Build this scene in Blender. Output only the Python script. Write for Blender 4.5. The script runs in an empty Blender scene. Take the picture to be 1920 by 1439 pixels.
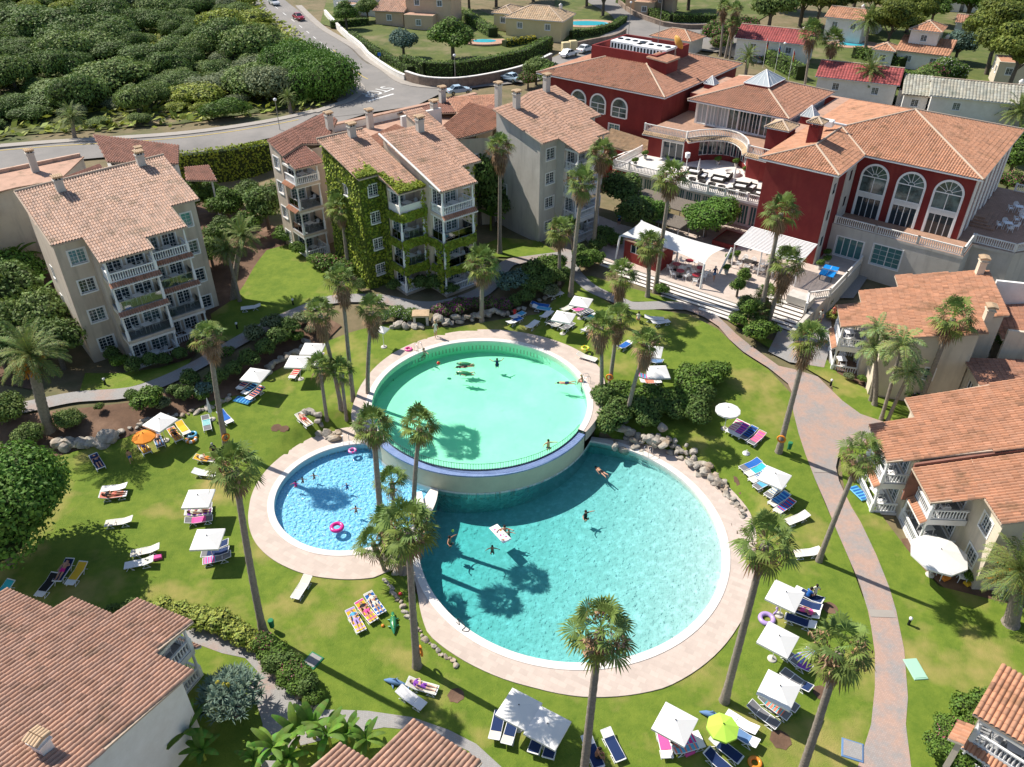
import bpy, bmesh, math, random
import numpy as np
from mathutils import Vector, Matrix, geometry
R_ = math.radians
scene = bpy.context.scene
COL = scene.collection
rnd = random.Random(7)

# ---------------------------------------------------------------- camera, sky, sun, exposure
CAM_F, CAM_TH, CAM_RO, CAM_H = 1490.0, R_(35.0), R_(0.2), 43.0      # focal length in pixels of a 1920 px wide frame
PCX, PCY = 960.0, 719.5
_f = Vector((0, math.cos(CAM_TH), -math.sin(CAM_TH))); _r = Vector((1, 0, 0)); _u = _r.cross(_f)
_r2 = _r*math.cos(CAM_RO)+_u*math.sin(CAM_RO); _u2 = _u*math.cos(CAM_RO)-_r*math.sin(CAM_RO)
cam = bpy.data.cameras.new('camera'); camo = bpy.data.objects.new('camera', cam); COL.objects.link(camo)
cam.sensor_width = 36.0; cam.lens = CAM_F/1920*36.0; cam.clip_start = 0.5; cam.clip_end = 3000
camo.matrix_world = Matrix(((_r2.x, _u2.x, -_f.x, 0), (_r2.y, _u2.y, -_f.y, 0), (_r2.z, _u2.z, -_f.z, CAM_H), (0, 0, 0, 1)))
scene.camera = camo
SUN_AZ, SUN_EL = R_(-58.0), R_(48.0)          # azimuth clockwise from +Y
world = bpy.data.worlds.new('World'); scene.world = world; world.use_nodes = True
_nt = world.node_tree; _bg = _nt.nodes['Background']
_sky = _nt.nodes.new('ShaderNodeTexSky'); _sky.sky_type = 'NISHITA'; _sky.sun_disc = False
_sky.sun_elevation = SUN_EL; _sky.sun_rotation = SUN_AZ; _sky.air_density = 1.0; _sky.dust_density = 0.6
_nt.links.new(_sky.outputs[0], _bg.inputs[0]); _bg.inputs[1].default_value = 0.10
_sl = bpy.data.lights.new('sun', 'SUN'); _sl.energy = 5.0; _sl.angle = R_(0.5); _sl.color = (1.0, 0.93, 0.83)
_so = bpy.data.objects.new('sun', _sl); COL.objects.link(_so)
_sd = Vector((math.sin(SUN_AZ)*math.cos(SUN_EL), math.cos(SUN_AZ)*math.cos(SUN_EL), math.sin(SUN_EL)))
_so.rotation_euler = _sd.to_track_quat('Z', 'Y').to_euler(); _so.location = _sd*60
scene.view_settings.view_transform = 'Standard'; scene.view_settings.look = 'None'
scene.view_settings.exposure = 0.5; scene.view_settings.gamma = 1.0
scene.cycles.max_bounces = 7; scene.cycles.transparent_max_bounces = 12; scene.cycles.diffuse_bounces = 3
scene.cycles.glossy_bounces = 3; scene.cycles.use_denoising = True

# ---------------------------------------------------------------- survey: pixel -> point
def ray(px, py):
    return _f*CAM_F + _r2*(px-PCX) - _u2*(py-PCY)
def G(px, py, z=0.0):
    d = ray(px, py); t = (z-CAM_H)/d.z
    return Vector((d.x*t, d.y*t))
_ctrl = [(100,1430,0),(600,1430,0),(1000,1430,0),(1600,1430,-.1),(1900,1430,0),(1750,1250,0),(1750,1000,.3),(1560,1150,0),(1400,1310,0),
 (500,1200,0),(200,1000,.3),(50,1200,.1),(450,1000,0),(430,900,.1),(600,760,.9),(655,715,1.6),(560,720,.8),(350,790,.5),(450,735,.9),(545,695,1.0),
 (240,740,2.0),(300,718,2.0),(430,650,2.1),(510,607,2.3),(100,750,2.0),(0,760,2.0),(180,790,1.6),(200,860,.5),(90,900,.5),(0,900,.5),(470,560,2.5),(550,480,2.9),(600,520,2.8),
 (700,560,2.8),(830,570,2.8),(760,620,2.0),(690,660,2.0),(900,610,2.0),(1000,610,2.1),(940,500,3.0),(1060,480,3.0),(1040,440,3.0),(1130,650,2.0),(1250,640,2.0),(1330,700,2.0),
 (1400,780,1.5),(1450,850,1.1),(1500,980,.5),(1540,1050,.2),(1560,750,1.5),(1640,800,1.3),(1600,870,.9),(1640,950,.6),(1680,900,.6),(1500,680,1.9),(1600,700,1.5),(1350,590,2.4),
 (1200,560,2.6),(1130,480,3.0),(1500,640,1.9),(1700,720,1.3),(1900,600,1.3),(1250,810,1.0),(1330,860,.6),(1400,930,.3),(400,700,2.0),
 (250,690,1.2),(345,668,1.25),(172,672,1.3),(425,585,1.7),(80,560,1.6),(300,400,2.0),(450,430,2.4),(340,352,.9),(420,358,.7),(490,352,.9),(385,335,1.0),(450,332,1.0),(400,390,1.4),(200,1300,0),(1850,1100,.2)]
_cp = []
for (a, b, c) in _ctrl:
    g = G(a, b, c); _cp.append((g.x, g.y, c, 3.6))
for (x, y, c) in [(-80,118,4),(-60,122,4),(-50,124,4),(-35,128,4),(-20,132,4),(-120,115,4),(0,150,4),(20,160,4),(50,170,4),(90,160,4),(120,120,4),(70,140,3.5),(-30,100,3.2),(-10,110,3.4),(20,105,3.4),
                  (60,110,3.2),(90,100,3.2),(-70,90,3.2),(-90,90,3),(-55,80,2.2),(-70,60,1.5),(50,95,3.2),(-60,200,5),(0,220,4.5),(80,240,4),(150,240,4),(-160,200,6),(-110,150,5),(40,70,1.3),(60,70,1.2)]:
    _cp.append((x, y, c, 11.0))
_cp = np.array(_cp)
def TZ(x, y):
    x = np.atleast_1d(np.asarray(x, float)); y = np.atleast_1d(np.asarray(y, float))
    out = np.empty(x.shape)
    for i in range(0, len(x), 20000):
        dx = x[i:i+20000, None]-_cp[None, :, 0]; dy = y[i:i+20000, None]-_cp[None, :, 1]
        d2 = (dx*dx+dy*dy)/(_cp[None, :, 3]**2)
        w = np.exp(-d2*.8)+1e-4/(1+d2)**1.5
        out[i:i+20000] = (w*_cp[None, :, 2]).sum(1)/w.sum(1)
    return out
def tz(x, y): return float(TZ(x, y)[0])
def at(px, py, dz=0.0):                     # point of the terrain seen at a pixel of the survey photograph
    z = 1.0
    for _ in range(14):
        g = G(px, py, z+dz); z = 0.5*z+0.5*tz(g.x, g.y)
    return Vector((g.x, g.y, z))
# ---------------------------------------------------------------- materials
MATS = {}
def _tex(nt, kind, scale, coord, detail=4, rough=.6):
    n = nt.nodes.new(kind); n.inputs['Scale'].default_value = scale
    if 'Detail' in n.inputs: n.inputs['Detail'].default_value = detail
    if 'Roughness' in n.inputs: n.inputs['Roughness'].default_value = rough
    nt.links.new(coord, n.inputs['Vector']); return n
def _mix(nt, a, b, f, mode='MIX'):
    m = nt.nodes.new('ShaderNodeMix'); m.data_type = 'RGBA'; m.blend_type = mode
    for sock, v in ((6, a), (7, b), (0, f)):
        if hasattr(v, 'is_output') or isinstance(v, bpy.types.NodeSocket): nt.links.new(v, m.inputs[sock])
        elif sock == 0: m.inputs[0].default_value = v
        else: m.inputs[sock].default_value = (*v, 1) if len(v) == 3 else v
    return m.outputs[2]
def _ramp(nt, fac, lo, hi):
    m = nt.nodes.new('ShaderNodeMapRange'); m.inputs[1].default_value = lo; m.inputs[2].default_value = hi
    nt.links.new(fac, m.inputs[0]); return m.outputs[0]
def mat(name, col, rough=.8, col2=None, ns=1.5, contrast=(.35, .65), col3=None, ns3=.15, c3=(.5, .7), bump=0, bs=20, attr=None, metallic=0, spec=.3,
        sheen=0, trans=0, joints=None, coord='pos', attr_amt=1.0, streak=0):
    if name in MATS: return MATS[name]
    m = bpy.data.materials.new(name); m.use_nodes = True; nt = m.node_tree; b = nt.nodes['Principled BSDF']
    MATS[name] = m
    if coord == 'pos': co = nt.nodes.new('ShaderNodeNewGeometry').outputs['Position']
    else: co = nt.nodes.new('ShaderNodeTexCoord').outputs['Object']
    c = None
    if col2:
        n = _tex(nt, 'ShaderNodeTexNoise', ns, co, 10, .72); c = _mix(nt, col, col2, _ramp(nt, n.outputs[0], *contrast))
    if col3:
        n = _tex(nt, 'ShaderNodeTexNoise', ns3, co, 4, .6); c = _mix(nt, c if c else col, col3, _ramp(nt, n.outputs[0], *c3))
    if streak:
        mp = nt.nodes.new('ShaderNodeMapping'); nt.links.new(co, mp.inputs[0]); mp.inputs['Scale'].default_value = (1, 1, .12)
        n = _tex(nt, 'ShaderNodeTexNoise', 1.6, mp.outputs[0], 6, .6); c = _mix(nt, c if c else col, tuple(v*(1-streak) for v in col), _ramp(nt, n.outputs[0], .5, .78))
    if joints:                                            # (tile size x, y, colour, mortar, rotation)
        mp = nt.nodes.new('ShaderNodeMapping'); nt.links.new(co, mp.inputs[0]); mp.inputs['Rotation'].default_value = (0, 0, joints[4])
        br = nt.nodes.new('ShaderNodeTexBrick'); nt.links.new(mp.outputs[0], br.inputs[0])
        br.inputs['Scale'].default_value = 1; br.inputs['Brick Width'].default_value = joints[0]; br.inputs['Row Height'].default_value = joints[1]
        br.inputs['Mortar Size'].default_value = joints[3]; br.inputs['Color1'].default_value = (1, 1, 1, 1); br.inputs['Color2'].default_value = (.86, .86, .86, 1)
        br.inputs['Mortar'].default_value = (*joints[2], 1)
        c = _mix(nt, c if c else col, br.outputs[0], 1.0, 'MULTIPLY')
    if attr:
        a = nt.nodes.new('ShaderNodeAttribute'); a.attribute_name = attr
        c = _mix(nt, c if c else col, a.outputs[0], attr_amt, 'MULTIPLY')
    if c is None: b.inputs['Base Color'].default_value = (*col, 1)
    else: nt.links.new(c, b.inputs['Base Color'])
    b.inputs['Roughness'].default_value = rough; b.inputs['Metallic'].default_value = metallic
    b.inputs['Specular IOR Level'].default_value = spec
    if bump:
        n = _tex(nt, 'ShaderNodeTexNoise', bs, co, 5, .7); bp = nt.nodes.new('ShaderNodeBump'); bp.inputs[0].default_value = bump
        bp.inputs['Distance'].default_value = .05; nt.links.new(n.outputs[0], bp.inputs['Height']); nt.links.new(bp.outputs[0], b.inputs['Normal'])
    if trans:
        o = nt.nodes['Material Output']; t = nt.nodes.new('ShaderNodeBsdfTranslucent'); ms = nt.nodes.new('ShaderNodeMixShader'); ms.inputs[0].default_value = trans
        if c is None: t.inputs[0].default_value = (*col, 1)
        else: nt.links.new(c, t.inputs[0])
        nt.links.new(b.outputs[0], ms.inputs[1]); nt.links.new(t.outputs[0], ms.inputs[2]); nt.links.new(ms.outputs[0], o.inputs[0])
    return m
def glass(name, tint, amount=.5, rough=.05):
    if name in MATS: return MATS[name]
    m = bpy.data.materials.new(name); m.use_nodes = True; nt = m.node_tree; MATS[name] = m
    nt.nodes.remove(nt.nodes['Principled BSDF']); o = nt.nodes['Material Output']
    t = nt.nodes.new('ShaderNodeBsdfTransparent'); t.inputs[0].default_value = (*tint, 1)
    g = nt.nodes.new('ShaderNodeBsdfGlossy'); g.inputs['Roughness'].default_value = rough
    f = nt.nodes.new('ShaderNodeFresnel'); f.inputs[0].default_value = 1.5
    mr = nt.nodes.new('ShaderNodeMapRange'); mr.inputs[3].default_value = amount; nt.links.new(f.outputs[0], mr.inputs[0])
    ms = nt.nodes.new('ShaderNodeMixShader'); nt.links.new(mr.outputs[0], ms.inputs[0]); nt.links.new(t.outputs[0], ms.inputs[1]); nt.links.new(g.outputs[0], ms.inputs[2])
    nt.links.new(ms.outputs[0], o.inputs[0]); return m
def M_(n): return MATS[n]
mat('white_wall', (.80,.78,.74), .8, (.70,.67,.62), .8, bump=.15, bs=30)
mat('white_paint', (.80,.80,.79), .5)
mat('white_plastic', (.82,.82,.82), .35)
mat('beige_render', (.60,.51,.41), .9, (.50,.41,.33), .45, bump=.3, bs=14, col3=(.68,.60,.50), ns3=.12, streak=.35)
mat('grey_render', (.58,.55,.50), .9, (.50,.47,.42), .5, bump=.2, bs=20, streak=.3)
mat('cream_render', (.66,.58,.46), .9, (.58,.50,.39), .5, bump=.25, bs=14, streak=.3)
mat('red_render', (.215,.028,.026), .85, (.175,.022,.022), .7, bump=.2, bs=22, col3=(.25,.045,.035), ns3=.2, streak=.22)
mat('peach_render', (.62,.46,.32), .9, (.56,.41,.28), .5, bump=.15, bs=20)
mat('yellow_render', (.66,.55,.32), .9, (.6,.5,.28), .5, bump=.15, bs=20)
mat('window_glass', (.02,.035,.045), .06, spec=.7)
mat('teal_glass', (.045,.16,.17), .1, (.09,.22,.22), 1.2, spec=.6)
mat('curtain', (.45,.48,.48), .8, (.32,.36,.36), 6)
mat('dark_metal', (.03,.035,.04), .4, metallic=.6)
mat('grey_metal', (.35,.36,.37), .35, metallic=.8)
mat('mortar', (.50,.40,.31), .9, (.42,.33,.25), 5)
mat('floor_tile', (.44,.27,.19), .7, (.36,.22,.15), 1.2, joints=(.4,.4,(.6,.6,.6),.012,.6))
mat('grey_floor', (.36,.37,.38), .7, (.31,.32,.34), 2, joints=(.4,.4,(.6,.6,.6),.012,.7))
TILEC = {'tile_pink': (.46,.285,.205), 'tile_orange': (.47,.24,.145), 'tile_brown': (.24,.115,.085), 'tile_tan': (.50,.36,.23), 'tile_red': (.34,.085,.08), 'tile_grey': (.36,.35,.29), 'tile_old': (.41,.25,.18), 'tile_pale': (.54,.37,.28), 'tile_dull': (.42,.215,.14)}
for k, c in TILEC.items():
    mat(k, c, .85, tuple(v*.72 for v in c), 1.1, contrast=(.45,.75), col3=(c[0]*.42, c[1]*.5, c[2]*.45), ns3=.55, c3=(.56,.80), attr='tint', bump=.15, bs=30)
# ---------------------------------------------------------------- mesh builder
class MB:
    def __init__(s): s.v = []; s.f = []; s.m = []; s.s = []; s.t = []; s.mats = []
    def mi(s, m):
        m = MATS[m] if isinstance(m, str) else m
        if m not in s.mats: s.mats.append(m)
        return s.mats.index(m)
    def add(s, verts, faces, m, smooth=False, tint=None):
        o = len(s.v); k = s.mi(m); s.v += [tuple(p) for p in verts]
        for i, f in enumerate(faces):
            s.f.append([o+j for j in f]); s.m.append(k); s.s.append(smooth)
            s.t.append((1, 1, 1) if tint is None else (tint[i] if isinstance(tint, list) else tint))
        return s
    def box(s, a, b, m, M=None, bev=0):
        x0, y0, z0 = a; x1, y1, z1 = b
        if bev:
            e = bev
            P = []
            for z, d in ((z0, e), (z0+e, 0), (z1-e, 0), (z1, e)):
                P += [(x0+d, y0+d, z), (x1-d, y0+d, z), (x1-d, y1-d, z), (x0+d, y1-d, z)]
            F = [(3, 2, 1, 0), (12, 13, 14, 15)]
            for r in range(3):
                for i in range(4): F.append((r*4+i, r*4+(i+1) % 4, r*4+4+(i+1) % 4, r*4+4+i))
        else:
            P = [(x0,y0,z0),(x1,y0,z0),(x1,y1,z0),(x0,y1,z0),(x0,y0,z1),(x1,y0,z1),(x1,y1,z1),(x0,y1,z1)]
            F = [(3,2,1,0),(4,5,6,7),(0,1,5,4),(1,2,6,5),(2,3,7,6),(3,0,4,7)]
        if M is not None: P = [M @ Vector(p) for p in P]
        return s.add(P, F, m)
    def prism(s, poly, z0, z1, m, top=None):          # z0/z1 number or function(x,y)
        n = len(poly)
        A = sum(poly[i][0]*poly[(i+1) % n][1]-poly[(i+1) % n][0]*poly[i][1] for i in range(n))
        if A < 0: poly = list(reversed(poly))
        zf = lambda z, p: z(*p[:2]) if callable(z) else z
        P = [(p[0], p[1], zf(z0, p)) for p in poly]+[(p[0], p[1], zf(z1, p)) for p in poly]
        F = [(i, (i+1) % n, n+(i+1) % n, n+i) for i in range(n)]
        s.add(P, F, m)
        s.add(P[:n], [list(range(n-1, -1, -1))], m); s.add(P[n:], [list(range(n))], top or m)
        return s
    def tube(s, pts, rad, m, n=6, caps=True, smooth=True):
        pts = [Vector(p) for p in pts]; k = len(pts)
        if not hasattr(rad, '__len__'): rad = [rad]*k
        P = []; a = None
        for i, p in enumerate(pts):
            d = (pts[min(i+1, k-1)]-pts[max(i-1, 0)]).normalized()
            if a is None: a = d.orthogonal().normalized()
            else: a = (a-d*a.dot(d)).normalized()
            b = d.cross(a)
            for j in range(n):
                t = 2*math.pi*j/n; P.append(p+(a*math.cos(t)+b*math.sin(t))*rad[i])
        F = [(i*n+j, i*n+(j+1) % n, (i+1)*n+(j+1) % n, (i+1)*n+j) for i in range(k-1) for j in range(n)]
        s.add(P, F, m, smooth)
        if caps: s.add(P[:n], [list(range(n-1, -1, -1))], m); s.add(P[-n:], [list(range(n))], m)
        return s
    def lathe(s, prof, m, n=12, c=(0, 0, 0), smooth=True, sx=1, sy=1, ang=0):
        P = []; F = []
        for r, z in prof:
            for j in range(n):
                t = 2*math.pi*j/n+ang; P.append((c[0]+r*math.cos(t)*sx, c[1]+r*math.sin(t)*sy, c[2]+z))
        for i in range(len(prof)-1):
            for j in range(n): F.append((i*n+j, i*n+(j+1) % n, (i+1)*n+(j+1) % n, (i+1)*n+j))
        s.add(P, F, m, smooth)
        if prof[0][0] > 1e-4: s.add(P[:n], [list(range(n-1, -1, -1))], m)
        if prof[-1][0] > 1e-4: s.add(P[-n:], [list(range(n))], m)
        return s
    def torus(s, c, R, r, m, n=24, k=10, M=None, m2=None):
        P = []; 
        for i in range(n):
            a = 2*math.pi*i/n
            for j in range(k):
                b = 2*math.pi*j/k; P.append(Vector((c[0]+(R+r*math.cos(b))*math.cos(a), c[1]+(R+r*math.cos(b))*math.sin(a), c[2]+r*math.sin(b))))
        if M is not None: P = [M @ p for p in P]
        for i in range(n):
            F = [(i*k+j, ((i+1) % n)*k+j, ((i+1) % n)*k+(j+1) % k, i*k+(j+1) % k) for j in range(k)]
            pass
        A = [(i*k+j, ((i+1) % n)*k+j, ((i+1) % n)*k+(j+1) % k, i*k+(j+1) % k) for i in range(n) if not m2 or (i//2) % 2 == 0 for j in range(k)]
        B = [(i*k+j, ((i+1) % n)*k+j, ((i+1) % n)*k+(j+1) % k, i*k+(j+1) % k) for i in range(n) if m2 and (i//2) % 2 for j in range(k)]
        s.add(P, A, m, True)
        if B: s.add(P, B, m2, True)
        return s
    def ball(s, c, r, m, n=12, sx=1, sy=1, sz=1):
        k = max(5, n//2+1)
        return s.lathe([(max(1e-5, r*math.sin(math.pi*i/k)), -r*sz*math.cos(math.pi*i/k)) for i in range(k+1)], m, n, c, True, sx, sy)
    def mesh(s, name):
        me = bpy.data.meshes.new(name); me.from_pydata(s.v, [], s.f)
        for m in s.mats: me.materials.append(m)
        me.polygons.foreach_set('material_index', s.m); me.polygons.foreach_set('use_smooth', s.s)
        if any(t != (1, 1, 1) for t in s.t):
            at_ = me.attributes.new('tint', 'FLOAT_COLOR', 'CORNER'); buf = []
            for f, t in zip(s.f, s.t): buf += [t[0], t[1], t[2], 1.0]*len(f)
            at_.data.foreach_set('color', buf)
        elif any(m.node_tree and any(n.type == 'ATTRIBUTE' for n in m.node_tree.nodes) for m in s.mats):
            at_ = me.attributes.new('tint', 'FLOAT_COLOR', 'CORNER'); n = sum(len(f) for f in s.f)
            at_.data.foreach_set('color', [1.0]*(4*n))
        me.update(); return me
    def build(s, name, parent=None, loc=None, rz=0):
        o = bpy.data.objects.new(name, s.mesh(name)); COL.objects.link(o)
        if parent: o.parent = parent
        if loc is not None: o.location = loc
        if rz: o.rotation_euler = (0, 0, rz)
        return o
def tag(o, label, cat, group=None, kind=None):
    if label: o['label'] = label
    if cat: o['category'] = cat
    if group: o['group'] = group
    if kind: o['kind'] = kind
    return o
def empty(name, loc, rz, label, cat, group=None, kind=None):
    o = bpy.data.objects.new(name, None); COL.objects.link(o); o.location = loc; o.rotation_euler = (0, 0, rz); o.empty_display_size = .3
    return tag(o, label, cat, group, kind)
KIDS = {}
def kids(o):
    if o.name not in KIDS: KIDS[o.name] = [c for c in bpy.data.objects if c.parent == o]
    return KIDS[o.name]
def dup(o, loc=None, rz=None, label=None, group=None, sc=None, parent=None, swap=None):
    c = o.copy(); COL.objects.link(c)
    if parent: c.parent = parent
    if loc is not None: c.location = loc
    if rz is not None: c.rotation_euler = (0, 0, rz)
    if sc is not None: c.scale = sc if hasattr(sc, '__len__') else (sc, sc, sc)
    if label: c['label'] = label
    if group: c['group'] = group
    for k in kids(o): dup(k, parent=c)
    return c
def struct(o, name=None):
    o['kind'] = 'structure'; return o
# ---------------------------------------------------------------- setting: ground, lawn, paths, decks, pools, roads
LC, LR = (4.26, 41.93), 11.2
SC_, SR = (-12.4, 46.2), 6.15
UC, UR = (-2.8, 56.35), 9.45
UZ = 2.0
def interp(tab, a):
    tab = sorted(tab); n = len(tab)
    a = (a-tab[0][0]) % 360+tab[0][0]
    for i in range(n):
        a0, r0 = tab[i]; a1, r1 = tab[(i+1) % n]
        if i == n-1: a1 += 360
        if a0 <= a <= a1: return r0+(r1-r0)*(a-a0)/max(1e-6, a1-a0)
    return tab[0][1]
LOUT = [(-155,11.9),(-150,12.2),(-137,13.2),(-118,13.15),(-103,13.2),(-90,13.5),(-68,13.85),(-39,13.5),(-17,13.4),(10,14.2),(26,13.9),(38,13.3),(48,13.1),(60,12.4),(75,11.7),(165,11.65),(180,11.65)]
SOUT = [(-169,7.95),(-140,8.25),(-114,8.4),(-91,8.65),(-72,9.0),(-58,8.6),(-45,7.2),(-30,6.6),(30,6.6),(60,7.4),(95,8.6),(119,8.5),(142,8.1),(169,8.0)]
UOUT = [(-28,10.1),(-20,10.3),(0,10.9),(24,11.95),(42,12.0),(65,11.7),(92,11.6),(135,11.2),(160,10.9),(180,10.9),(195,11.2),(212,10.6),(218,10.1),(330,10.1)]
def groundz(x, y):
    x = np.asarray(x, float); y = np.asarray(y, float); z = TZ(x, y)
    for (c, tab, zd, ri) in ((UC, UOUT, UZ, 9.55), (LC, LOUT, .1, 11.75), (SC_, SOUT, .1, 6.7)):
        dx = x-c[0]; dy = y-c[1]; d = np.hypot(dx, dy); a = np.degrees(np.arctan2(dy, dx))
        ro = np.array([interp(tab, q) for q in a])
        z = np.minimum(z, zd-.12+np.maximum(0, d-ro-.25)*1.1) if zd < 1 else np.where(d < ro+.3, np.minimum(z, zd-.12), z)
        z = np.where(d < ri, -4.0, z)
    return z
mat('soil', (.16,.095,.06), .95, (.10,.06,.04), .8, col3=(.24,.15,.10), ns3=.25, bump=.6, bs=8)
mat('dry_ground', (.22,.17,.10), .95, (.14,.12,.06), .5, col3=(.08,.10,.035), ns3=.12, bump=.5, bs=5)
mat('grass', (.165,.225,.026), .95, (.095,.16,.015), .9, contrast=(.36,.66), col3=(.34,.28,.09), ns3=.18, c3=(.52,.70), bump=1.0, bs=14)
mat('garden_grass', (.12,.14,.035), .95, (.07,.10,.025), .5, col3=(.22,.18,.10), ns3=.12, bump=.5, bs=5)
mat('far_pool', (.05,.42,.52), .1)
mat('hill_ground', (.10,.115,.035), .95, (.06,.08,.025), .35, col3=(.22,.17,.10), ns3=.1, c3=(.55,.7), bump=.6, bs=4)
mat('path_paving', (.45,.31,.25), .85, (.33,.30,.285), .55, contrast=(.42,.6), bump=.15, bs=20, joints=(.12,.12,(.8,.8,.8),.012,.3))
mat('path_grey', (.33,.32,.31), .85, (.38,.28,.24), .35, contrast=(.5,.68), bump=.15, bs=20, joints=(.12,.12,(.8,.8,.8),.012,.3))
mat('deck_stone', (.58,.485,.42), .8, (.53,.44,.38), 1.1, joints=(.55,.38,(.86,.84,.82),.008,.5), bump=.1, bs=25)
mat('coping', (.74,.70,.65), .6, (.66,.62,.58), 2.0, bump=.05)
mat('asphalt', (.235,.22,.205), .9, (.20,.19,.178), .35, col3=(.27,.25,.23), ns3=.1, bump=.2, bs=25)
mat('pavement', (.36,.33,.29), .9, (.31,.28,.25), .6, bump=.15, bs=20)
mat('yellow_line', (.62,.46,.10), .8)
mat('white_line', (.72,.72,.70), .8)
def grid_axis(lo, hi, f0, f1, fine, coarse):
    xs = list(np.arange(lo, f0, coarse))+list(np.arange(f0, f1, fine))+list(np.arange(f1, hi+coarse, coarse)); return np.array(xs)
xs = grid_axis(-330, 330, -50, 50, .8, 6); ys = grid_axis(14, 500, 18, 105, .8, 6)
X, Y = np.meshgrid(xs, ys); Z = groundz(X.ravel(), Y.ravel()).reshape(X.shape)
nx, ny = len(xs), len(ys)
me = bpy.data.meshes.new('ground'); V = np.stack([X.ravel(), Y.ravel(), Z.ravel()-.16], 1)
F = [(j*nx+i, j*nx+i+1, (j+1)*nx+i+1, (j+1)*nx+i) for j in range(ny-1) for i in range(nx-1)]
me.from_pydata(V.tolist(), [], F); me.materials.append(MATS['dry_ground']); me.polygons.foreach_set('use_smooth', [True]*len(F))
g = bpy.data.objects.new('ground', me); COL.objects.link(g); struct(g)

def inside(p, poly):
    c = False; n = len(poly); x, y = p
    for i in range(n):
        x0, y0 = poly[i]; x1, y1 = poly[(i+1) % n]
        if (y0 > y) != (y1 > y) and x < (x1-x0)*(y-y0)/(y1-y0)+x0: c = not c
    return c
def drape(name, polys, m, off, step=.8, zf=None, densify=True, skirt=0):
    """fill world polygons with a grid mesh lying on the terrain"""
    mb = MB()
    for poly in polys:
        P = []
        n = len(poly)
        for i in range(n):
            a = Vector(poly[i][:2]); b = Vector(poly[(i+1) % n][:2]); k = max(1, int((b-a).length/step))
            for j in range(k): P.append(a.lerp(b, j/k))
        nb = len(P); x0 = min(p.x for p in P); x1 = max(p.x for p in P); y0 = min(p.y for p in P); y1 = max(p.y for p in P)
        PL = [(p.x, p.y) for p in P]
        # fast inside test by scanline
        for yy in np.arange(y0+step/2, y1, step):
            xsn = []
            for i in range(nb):
                a = PL[i]; b = PL[(i+1) % nb]
                if (a[1] > yy) != (b[1] > yy): xsn.append(a[0]+(b[0]-a[0])*(yy-a[1])/(b[1]-a[1]))
            xsn.sort()
            for a, b in zip(xsn[::2], xsn[1::2]):
                for xx in np.arange(math.ceil((a+.25*step)/step)*step, b-.25*step, step): P.append(Vector((xx, yy)))
        r = geometry.delaunay_2d_cdt(P, [(i, (i+1) % nb) for i in range(nb)], [], 2 if False else 0, 1e-4)
        vs, fs = r[0], r[2]
        vx = np.array([v.x for v in vs]); vy = np.array([v.y for v in vs])
        z = (zf(vx, vy) if zf else groundz(vx, vy))+off
        fs = [f for f in fs if inside((sum(vs[i].x for i in f)/len(f), sum(vs[i].y for i in f)/len(f)), PL)]
        o = []
        for f in fs:
            A = vs[f[0]]; B = vs[f[1]]; C = vs[f[2]]
            o.append(list(f) if (B-A).cross(C-A) > 0 else list(reversed(f)))
        mb.add(list(zip(vx, vy, z)), o, m, True)
    return struct(mb.build(name))
def px(poly, z=None): return [at(*p)[:2] if z is None else tuple(G(*p, z)) for p in poly]
def strip_poly(pts, w):
    C = [Vector(p[:2]) for p in pts]; L = []; Rr = []
    for i, c in enumerate(C):
        d = (C[min(i+1, len(C)-1)]-C[max(i-1, 0)]).normalized(); n = Vector((-d.y, d.x)); ww = (w[i] if hasattr(w, '__len__') else w)/2
        L.append(c+n*ww); Rr.append(c-n*ww)
    return [tuple(p) for p in L]+[tuple(p) for p in reversed(Rr)]
def smooth(pts, k=4, closed=False):
    P = [Vector(p[:2]) for p in pts]; out = []; n = len(P)
    for i in range(n if closed else n-1):
        p0 = P[(i-1) % n] if closed or i > 0 else P[0]; p1 = P[i]; p2 = P[(i+1) % n]; p3 = P[(i+2) % n] if closed or i+2 < n else P[-1]
        for j in range(k):
            t = j/k; out.append(.5*((2*p1)+(p2-p0)*t+(2*p0-5*p1+4*p2-p3)*t*t+(3*p1-p0-3*p2+p3)*t**3))
    if not closed: out.append(P[-1])
    return [tuple(p) for p in out]
lawnA = px([(-90,950),(0,885),(90,862),(150,845),(235,822),(330,785),(400,752),(470,738),(510,700),(565,668),(610,642),(690,615),(745,605),(800,612),(850,616),(900,606),(960,596),(1010,590),(1045,556),(1062,528),(1075,515),(1100,545),(1150,573),(1240,583),(1290,590),(1345,617),(1393,663),(1440,693),(1485,740),(1497,813),(1527,897),(1553,959),(1593,1052),(1627,1146),(1640,1226),(1640,1290),(1633,1359),(1600,1470),(-100,1470)])
lawnB = px([(1110,518),(1180,540),(1260,562),(1340,585),(1400,620),(1480,650),(1545,668),(1570,700),(1650,745),(1730,760),(1700,800),(1650,830),(1640,880),(1640,950),(1700,1030),(1760,1100),(1960,1150),(1990,1470),(1600,1470),(1620,1100),(1580,900),(1560,720),(1420,640),(1330,580),(1240,567),(1170,566),(1125,545),(1095,520)])
lawnC = px([(395,590),(440,560),(500,470),(550,455),(600,490),(640,520),(690,556),(600,575),(540,592),(500,604),(440,640),(405,640)])
lawnD = px([(150,735),(160,700),(230,700),(300,690),(360,672),(350,690),(290,712),(235,730)])
lawnE = px([(880,470),(940,446),(1010,452),(1045,475),(1000,484),(930,482)])
drape('lawn', [lawnA, lawnB, lawnC, lawnD, lawnE], 'grass', .03)
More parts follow.
